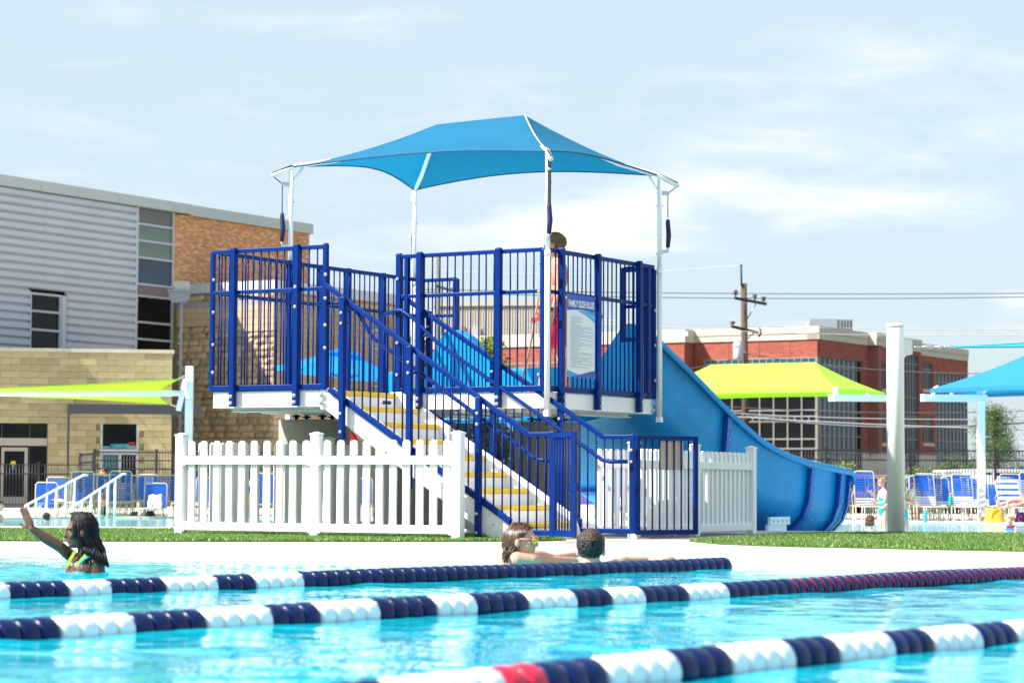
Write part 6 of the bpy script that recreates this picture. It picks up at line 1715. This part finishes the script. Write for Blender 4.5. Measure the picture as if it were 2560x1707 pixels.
def braid_near(rr):
    an = rr.uniform(.3, 2.5); u = rr.random(); v = Vector((math.sin(an), -math.cos(an), 0))
    top = P(v.x * .092, -.012 + v.y * .104, .055); part = P(rr.uniform(-.01, .02), rr.uniform(-.05, .065), .130); ear = P(max(v.x * .10, .05), min(-.012 + v.y * .112, .045), -.04)
    xx = rr.uniform(214, 273); end = Vector(R(xx, 1380 + (xx - 214) * .58 + rr.uniform(-5, 5), Dw - .16)); 
    return [part, part.lerp(top, .55) + Z * .014, top, ear, ear.lerp(end, .5) + Vector((.012, -.01, .008)), end]
strands('braids', None, braid_near, 260, .0056, M_BRAID, t, 4)
b = MB(); b.ell(P(0, -.022, .036), (.083, .100, .091), frame(fd)); b.build('hair_cap', M_BRAID, t)
M_NEON = mat('neon_yellow_strap', (.62, .85, .02), .5); M_TEALS = mat('teal_strap', (.02, .35, .42), .5)
for px0, y0, px1, y1, dd, mm, nm in ((187, 1379, 165, 1416, -.02, M_NEON, 'neon_strap'), (214, 1386, 190, 1415, -.115, M_NEON, 'neon_strap')):
    b = MB(); b.beam(R(px0, y0, Dw + dd), R(px1, y1, Dw + dd), .02, .012, up=Vector((0, 1, 0))); b.build(nm, mm, t)
b = MB(); b.tube([R(196, 1412, Dw - .13), R(212, 1396, Dw - .15), R(228, 1388, Dw - .14), R(241, 1389, Dw - .10)], .008, 6); b.build('teal_strap', M_TEALS, t)

# --- woman with sunglasses at the pool edge ---
Dc = 18.7
t = thing('person', 'woman with wet brown hair and pink framed yellow sunglasses resting arms on the pool edge', 'person', Vector((R(1290, 1400, Dc).x, Dc, WZ)))
hc = R(1304, 1352, Dc); fd = Vector((1, -.28, -.02)); k = 1.12
b = MB(); P = head(b, hc, fd, k)
limb(b, [P(0, -.02, -.05), P(0, -.04, -.17)], [.052, .058])
sn = R(1293, 1398, Dc - .10); sf = R(1316, 1394, Dc + .16); ch = R(1284, 1412, Dc + .03)
b.ell(ch - Z * .06, (.16, .14, .17)); limb(b, [sn, ch], [.060, .09]); limb(b, [sf, ch], [.05, .08])
en = R(1372, 1402, Dc + .10); wn_p = R(1438, 1401, Dc + .55)
limb(b, [sn, R(1330, 1400, Dc - .08), en], [.058, .048, .038]); limb(b, [en, wn_p], [.040, .027]); hand(b, wn_p, Vector((1, .25, -.02)), Vector((0, 0, -1)), 1.0, .1)
ef = R(1385, 1396, Dc + .45); wf = R(1440, 1386, Dc + .75)
limb(b, [sf, R(1350, 1388, Dc + .35), ef], [.05, .042, .036]); limb(b, [ef, wf], [.037, .026]); hand(b, wf, Vector((1, .1, -.03)), Vector((0, 0, -1)), 1.0, .1)
fused('body', b, .0068, SK_FAIR, t); eyes(P, k, t)
M_BRH = mat('wet_brown_hair', (.085, .032, .012), .32, var=.6, vscale=30, spec=.6)
def lock(rr):
    an = rr.uniform(-2.2, 2.2); v = Vector((math.sin(an), -math.cos(an), 0)); top = P(v.x * .083, -.012 + v.y * .108, .058); py_ = rr.uniform(-.05, .075); part = P(rr.uniform(-.02, .02), py_, .122 - max(py_ + .01, 0) ** 2 * 5)
    end = Vector(R(1256 + rr.uniform(-2, 30), 1402 + rr.uniform(-16, 6), Dc + rr.uniform(-.10, .08))); ear = P(v.x * .085, min(-.03 + v.y * .105, -.02), -.03)
    return [part, part.lerp(top, .55) + Z * .004, top, ear, ear.lerp(end, .5) + Vector((.008, 0, .0)), end]
strands('hair', None, lock, 260, .0065, M_BRH, t, 5)
b = MB(); b.ell(P(0, -.022, .038), (.079, .100, .086), frame(fd)); b.build('hair_cap', M_BRH, t)
M_PINKF = mat('pink_frame', (.80, .22, .25), .35); M_LENS = mat('yellow_mirror_lens', (.85, .68, .04), .12, metal=.5, spec=.8)
gl2 = MB()
for s_ in (-1, 1): gl2.tube([P(s_ * .080, -.01, .016), P(s_ * .076, .05, .016), P(s_ * .062, .090, .014)], .0062, 6)
gl2.tube([P(-.062, .094, .028), P(0, .108, .030), P(.062, .094, .028)], .005, 6); gf = gl2.build('sunglasses', M_PINKF, t)
for s_ in (-1, 1):
    b = MB(); b.ell(P(s_ * .034, .098, .004), (.029, .010, .025), frame(fd + frame(fd) @ Vector((s_ * .35, 0, 0)))); b.build('lens', M_LENS, gf)
b = MB(); b.tube([R(1278, 1412, Dc - .17), R(1272, 1396, Dc - .13), R(1276, 1384, Dc - .05)], .006, 6); b.build('swimsuit_strap', M_BLACKR, t)

# --- man beside her, seen from behind ---
t = thing('person', 'man with short dark curly hair seen from behind at the pool edge, arm along it', 'person', Vector((R(1477, 1400, Dc).x, Dc, WZ)))
hc = R(1477, 1374, Dc); fd = Vector((.08, 1, .0)); k = 1.2; b = MB(); P = head(b, hc, fd, k)
limb(b, [P(0, -.02, -.06), P(0, -.03, -.17)], [.062, .066]); ch = R(1477, 1440, Dc + .02)
b.ell(ch - Z * .03, (.20, .13, .16)); s1 = R(1432, 1424, Dc + .02); s2 = R(1524, 1420, Dc + .05); limb(b, [s1, ch, s2], [.06, .09, .06])
e2 = R(1580, 1407, Dc + .25); w2_ = R(1625, 1402, Dc + .42)
e2 = R(1560, 1401, Dc + .30); limb(b, [s2, e2], [.055, .042]); w2_ = R(1618, 1398, Dc + .40); limb(b, [e2, w2_], [.040, .028]); hand(b, w2_, Vector((1, -.05, -.08)), Vector((0, 0, -1)), 1.05, .25)
fused('body', b, .0072, SK_PINK, t)
M_DKH = mat('dark_curly_hair', (.022, .012, .010), .5, var=.6, vscale=30)
curls('hair', P, k, M_DKH, t, 1700, 8, zlow=-.07, size=.0085, lift=1.03)
curls('hair_top', P, k, mat('brown_curl_top', (.05, .022, .014), .5, var=.5, vscale=40), t, 700, 9, zlow=.055, size=.0085, lift=1.07)
# arm and hand of a third bather further along the edge
t = thing('person', 'bather under the pool edge with only a forearm and hand resting on the coping', 'person', Vector((R(1690, 1410, 19.3).x, 19.3, WZ)))
b = MB(); p = [R(1650, 1406, 19.35), R(1672, 1399, 19.42), R(1697, 1397, 19.5)]
limb(b, p, [.034, .034, .026]); hand(b, p[-1], Vector((1, -.05, -.10)), Vector((0, 0, -1)), 1.05, .3)
limb(b, [p[0], p[0] + Vector((-.10, -.02, -.16))], [.04, .05]); b.ell(p[0] + Vector((-.12, -.02, -.26)), .09); fused('body', b, .007, SK_PINK, t)

# --- lifeguard on the platform ---
lp = T(.50, 1.12, DZ); lp = Vector((R(1394, 900, lp.y).x, lp.y, DZ))
t = thing('person', 'shirtless lifeguard with curly hair in red shorts on the platform, holding a long tan pole', 'person', lp)
f_ = Vector((-1, .15, 0)).normalized(); s_ = Vector((-.15, -1, 0)).normalized()        # s_: towards the camera
Q = lambda fw, sd, z: lp + f_ * fw + s_ * sd + Z * z
b = MB(); hc = Q(.045, 0, 1.665); P = head(b, hc, f_, 1.0)
limb(b, [P(0, -.02, -.06), Q(.0, 0, 1.50)], [.056, .062])
b.ell(Q(0, 0, 1.33), (.125, .185, .20), frame(s_)) if False else b.ell(Q(-.0, 0, 1.33), (.175, .115, .20), frame(f_)); b.ell(Q(.01, 0, 1.15), (.145, .10, .19), frame(f_)); b.ell(Q(-.01, 0, .98), (.155, .12, .13), frame(f_))
for sd in (-1, 1):
    hip = Q(0, sd * .085, .93); kn = Q(.13 if sd > 0 else .02, sd * .095, .50); an = Q(.17 if sd > 0 else -.10, sd * .10, .08)
    if sd < 0: kn = Q(.0, sd * .09, .50)
    limb(b, [hip, hip.lerp(kn, .5), kn], [.088, .075, .055]); limb(b, [kn, kn.lerp(an, .35) - f_ * .012, an], [.055, .052, .034])
    b.ell(an + f_ * .06 - Z * .045, (.040, .115, .032), frame(f_)); b.ell(an - Z * .03, .038)
    b.ell(Q(-.01, sd * .165, 1.43), .062)
# near arm, hanging with the hand on the thigh
sh1 = Q(-.02, .19, 1.42); e1 = Q(-.05, .24, 1.13); w1_ = Q(.035, .22, .90); limb(b, [sh1, sh1.lerp(e1, .5), e1], [.055, .050, .038]); limb(b, [e1, e1.lerp(w1_, .35), w1_], [.040, .039, .027]); hand(b, w1_, (w1_ - e1).normalized() + Vector((0, 0, -.3)), -s_ * .9 + f_ * .2, 1.05, .3)
hg = R(1340, 797, lp.y - .05); sh2 = Q(.02, -.17, 1.42); e2_ = Q(.13, -.22, 1.16); wr2 = Vector(hg) + Vector((.07, .02, .03))
limb(b, [sh2, e2_], [.052, .038]); limb(b, [e2_, wr2], [.038, .027]); hand(b, wr2, (Vector(hg) - wr2).normalized(), Vector((0, -1, -.2)), 1.0, .8)
fused('body', b, .0085, SK_TAN, t); eyes(P, 1.0, t)
curls('hair', P, 1.0, mat('brown_curls', (.20, .10, .04), .6, var=.6, vscale=30), t, 520, 15, zlow=-.035, size=.018, lift=1.12)
b = MB(); 
for sd in (-1, 1): limb(b, [Q(.0, sd * .075, .97), Q(.075 if sd > 0 else .0, sd * .10, .62)], [.125, .115])
b.ell(Q(-.01, 0, .985), (.165, .135, .12), frame(f_)); fused('shorts', b, .012, mat('red_shorts', (.80, .008, .04), .7, var=.15, vscale=6), t, 3)
b = MB(); b.ell(Q(.10, .225, .70), (.035, .012, .016), frame(f_)); b.build('shorts_emblem', M_WHITE_S, t)
b = MB(); b.tube([w1_ + Z * .030 - s_ * .0, w1_ + Z * .052], .032, 14); wt = b.build('watch_strap', mat('white_rubber', (.7, .7, .7), .5), t)
b = MB(); b.tube([w1_ + Z * .04 + s_ * .028, w1_ + Z * .04 + s_ * .040], .024, 14); b.build('watch_face', M_BLACKR, wt)
b = MB(); b.tube([Q(-.06, .09, 1.50), Q(.06, .115, 1.38), Q(.135, .06, 1.20)], .004, 6); b.build('lanyard', M_BLACKR, t)
b = MB(); b.tube([P(-.05, .085, .008), P(.0, .10, .01), P(.05, .085, .008), P(.08, .0, .012), P(0, -.115, .02), P(-.08, 0, .012), P(-.05, .085, .008)], .006, 6); b.build('goggle_strap', mat('pale_green_strap', (.5, .62, .35), .5), t)
b = MB(); b.tube([R(1346, 742, lp.y - .05), R(1325, 868, lp.y - .0), R(1303, 962, lp.y + .05)], [.011, .013, .014], 8); tag(b.build('rescue_pole', mat('tan_wood_pole', (.40, .23, .12), .6, var=.2)), 'long tan wooden pole held upright by the lifeguard', 'pole')

# --- small figures further away ---
def figure(label, px, D, z0, H, f, skin_m, hair_m, tops=None, pose='stand', armup=False, hair_len=0, extra=None, arms='down'):
    o = Vector((R(px, 1200, D).x, D, z0)); t = thing('person', label, 'person', o); f = Vector(f).normalized(); s = Vector((f.y, -f.x, 0)); k = H / 1.75
    Q = lambda fw, sd, z: o + (f * fw + s * sd + Z * z) * k
    b = MB(); P = head(b, Q(.03, 0, 1.62), f, k * 1.05, ears=True)
    limb(b, [Q(.0, 0, 1.56), Q(0, 0, 1.45)], [.055 * k, .06 * k]); b.ell(Q(0, 0, 1.28), (.17 * k, .11 * k, .2 * k), frame(f)); b.ell(Q(0, 0, 1.05), (.145 * k, .10 * k, .2 * k), frame(f))
    for sd in (-1, 1):
        limb(b, [Q(0, sd * .08, .92), Q(.02, sd * .09, .5), Q(0, sd * .1, .06)], [.085 * k, .055 * k, .038 * k]); b.ell(Q(.06, sd * .1, .03), (.04 * k, .11 * k, .03 * k), frame(f))
        if arms == 'down': w = Q(.05, sd * .24, .85); limb(b, [Q(0, sd * .18, 1.38), Q(-.02, sd * .23, 1.1), w], [.052 * k, .04 * k, .028 * k]); hand(b, w, -Z + f * .1, -s * sd, k)
        elif arms == 'front': w = Q(.26, sd * .10, 1.36 if sd > 0 else 1.10); limb(b, [Q(0, sd * .17, 1.38), Q(.07, sd * .20, 1.12), w], [.048 * k, .038 * k, .027 * k]); hand(b, w, f + Z * .4, -s * sd, k)
        elif arms == 'elbow': w = Q(.02, sd * .10, 1.55); limb(b, [Q(0, sd * .17, 1.38), Q(-.05, sd * .42, 1.30), w], [.048 * k, .038 * k, .027 * k]); hand(b, w, -s * sd, -f, k)
    fused('body', b, .014 * max(k, .6), skin_m, t, 2)
    if hair_m:
        h = MB(); M_ = frame(f); kk = k * 1.05; h.ell(P(0, -.022, .036), (.082 * kk, .100 * kk, .086 * kk), M_); rr = random.Random(int(px))
        for _ in range(60):
            v = Vector((rr.gauss(0, 1), rr.gauss(-.6, 1), abs(rr.gauss(.3, 1)))).normalized(); h.ell(P(v.x * .084, -.014 + v.y * .104, .034 + v.z * .088), .016 * kk, nu=6, nv=5)
        if hair_len:
            for i in range(-4, 5): h.tube([P(i * .019, -.07, .05), P(i * .02, -.10, -.04), P(i * .021, -.08, -.04 - hair_len)], [.016 * kk, .016 * kk, .008 * kk], 6)
        h.build('hair', hair_m, t, recalc=False)
    if tops:
        for nm, m, zlo, zhi, gx, gy in tops:
            b = MB(); b.ell(Q(0, 0, (zlo + zhi) / 2), (gx * k, gy * k, (zhi - zlo) / 2 * k), frame(f)); b.ell(Q(0, 0, (zlo * .4 + zhi * .6)), (gx * k * 1.02, gy * k, (zhi - zlo) / 2.2 * k), frame(f)); fused(nm, b, .012, m, t, 1)
    return t, P, Q, k
def leopard():
    m = mat('teal_spotted_swimsuit', (.01, .40, .42), .6); nt = m.node_tree; p = nt.nodes['Principled BSDF']; tc = nt.nodes.new('ShaderNodeTexCoord'); v = nt.nodes.new('ShaderNodeTexVoronoi'); v.inputs['Scale'].default_value = 34
    nt.links.new(tc.outputs['Object'], v.inputs['Vector']); r = nt.nodes.new('ShaderNodeValToRGB'); r.color_ramp.interpolation = 'CONSTANT'; r.color_ramp.elements[0].color = (.01, .02, .03, 1); r.color_ramp.elements[1].position = .33; r.color_ramp.elements[1].color = (.01, .50, .50, 1)
    nt.links.new(v.outputs['Distance'], r.inputs[0]); nt.links.new(r.outputs[0], p.inputs['Base Color']); return m
M_LEO = leopard(); M_BLOND = mat('dark_blond_hair', (.42, .24, .08), .5, var=.4, vscale=20); M_BROWN = mat('brown_hair', (.10, .04, .02), .5, var=.4); M_BLKH = mat('black_hair', (.01, .01, .012), .4); M_BLUES = mat('blue_shirt', (.01, .10, .50), .7); M_REDS = mat('red_trim', (.55, .02, .02), .7); M_YELS = mat('yellow_shirt', (.75, .50, .10), .8)
PZ = -.27
Dg = 48.6
hg_ = 1.36
t, P, Q, k = figure('girl in a teal spotted swimsuit with pink goggles beside the thick white pole', 2208, Dg, R(2208, 1233, Dg).z - .93 - hg_ * .085 + .0, hg_, (-1, -.35, 0), SK_PINK, M_BLOND, [('swimsuit', M_LEO, .92, 1.36, .155, .122), ('swimsuit_bottom', M_LEO, .78, 1.0, .16, .13)], arms='front', hair_len=.10)
b = MB(); b.tube([P(-.06, .08, .005), P(0, .105, .008), P(.06, .085, .005), P(.088, 0, .02), P(.07, -.09, .035)], .009, 6); b.tube([P(-.088, 0, .02), P(-.06, .08, .005)], .009, 6); b.build('goggles', mat('pink_goggles', (.85, .05, .35), .4), t)
figure('bather with brown wet hair in a bun, head just above the far pool water', 2175, 47.5, R(2175, 1301, 47.5).z - 1.50, 1.60, (.3, 1, 0), SK_PINK, M_BROWN, hair_len=.04)
t, P, Q, k = figure('boy in a blue and red rash shirt in the far pool at the right edge', 2526, 48.5, R(2526, 1300, 48.5).z - 1.02, 1.10, (-.8, -.8, 0), SK_PINK, M_BLOND, [('rash_shirt', M_BLUES, 1.0, 1.44, .2, .135)])
b = MB(); b.tube([Q(.11 * math.cos(a_), .10 * math.sin(a_), 1.44) for a_ in [i * .7 for i in range(10)]], .022, 6); b.build('collar', M_REDS, t)
figure('bather half hidden by the thick white pole with one elbow out', 2254, 48.0, R(2254, 1236, 48).z - 1.30, 1.45, (-.2, 1, 0), SK_PINK, M_BROWN, [('swimsuit', M_LEO, .85, 1.3, .155, .12)], arms='elbow')
figure('dark haired man lying back between the loungers right of the thick white pole', 2287, 60.8, R(2287, 1207, 60.8).z - 1.33, 1.42, (-.2, -1, 0), SK_TAN, M_BLKH, [('white_shirt', MATS['white_cloth'], .95, 1.46, .2, .14)])
figure('bather with black hair seen from behind at the foot of the left handrail', 117, 54.5, R(117, 1295, 54.5).z - 1.5, 1.62, (.1, 1, 0), SK_TAN, M_BLKH)
figure('dark haired bather whose face enters at the left edge', -4, 52.0, R(-4, 1262, 52).z - 1.52, 1.62, (1, -.2, 0), SK_PINK, M_BLKH)
figure('attendant in a black shirt and red shorts behind the loungers at the left', 262, 68.0, FD - .38, 1.6, (-1, -.2, 0), SK_TAN, M_BLKH, [('black_shirt', M_BLACKR, .95, 1.45, .20, .15), ('red_shorts', M_REDS, .55, .98, .19, .15)])
figure('bather in a blue suit sitting behind the picket fence at the left', 618, 58.4, R(618, 1185, 58.4).z - 1.25, 1.35, (-.6, -.8, 0), SK_PINK, M_BROWN, [('blue_top', M_BLUES, 1.0, 1.35, .17, .125)], hair_len=.08)
# reclining woman at the right edge
o = Vector((R(2545, 1250, 57.4).x, 57.4, FD)); t = thing('person', 'sunbather in yellow lying on the reclined lounger at the right edge', 'person', o)
b = MB(); ft = R(2498, 1263, 57.0); kn = R(2532, 1251, 57.2); hp = R(2575, 1256, 57.4); ft2 = R(2522, 1266, 56.9); kn2 = R(2548, 1262, 57.0)
limb(b, [ft, kn, hp], [.035, .055, .085]); limb(b, [ft2, kn2, hp - Z * .03], [.035, .05, .085]); hand_c = R(2600, 1236, 57.6)
b.ell(ft + Vector((-.04, 0, .05)), (.03, .035, .09)); b.ell(ft2 + Vector((-.03, 0, .04)), (.03, .035, .08)); b.ell(R(2592, 1245, 57.5), (.2, .15, .14)); b.ell(R(2620, 1215, 57.7), .11); limb(b, [R(2592, 1238, 57.3), R(2562, 1246, 57.1), R(2553, 1232, 57.1)], [.05, .04, .03]); limb(b, [R(2592, 1240, 57.5), R(2620, 1215, 57.7)], [.1, .06]); fused('body', b, .014, SK_PINK, t, 2)
b = MB(); b.ell(R(2582, 1246, 57.4), (.21, .17, .15)); b.ell(R(2568, 1251, 57.3), (.14, .15, .11)); fused('yellow_shirt', b, .014, M_YELS, t, 1)
# water toys seen through the bars
b = MB(); b.ell(R(1592, 1290, 50), (.10, .08, .16)); b.ell(R(1588, 1278, 50), (.08, .07, .06)); tag(b.build('float_toy', mat('cyan_toy', (.02, .45, .75), .4)), 'cyan pool float seen low through the blue gate', 'pool float')
b = MB(); b.tube([R(1500, 1264, 58), R(1520, 1260, 58)], .07, 8); b.ell(R(1496, 1262, 58), .1); tag(b.build('towel', mat('bright_blue_cloth', (.02, .2, .6), .8)), 'bright blue towel seen through the bars right of the stairs', 'towel')
# splashes by the waving hand
b = MB(); rr = random.Random(12)
for _ in range(150):
    px = rr.gauss(130, 28); b.ell(R(px, 1408 + abs(rr.gauss(0, 8)) * -1 + 4, Dw + rr.uniform(-.2, .2)), rr.uniform(.002, .007), nu=6, nv=4)
for _ in range(40): b.ell(R(rr.gauss(95, 9), rr.gauss(1262, 7), Dw), rr.uniform(.0015, .004), nu=5, nv=4)
o = b.build('water_splash', mat('splash_water', (.8, .85, .88), .1, spec=.8)); o['kind'] = 'stuff'; tag(o, 'white droplets splashing beside the waving woman', 'splash')
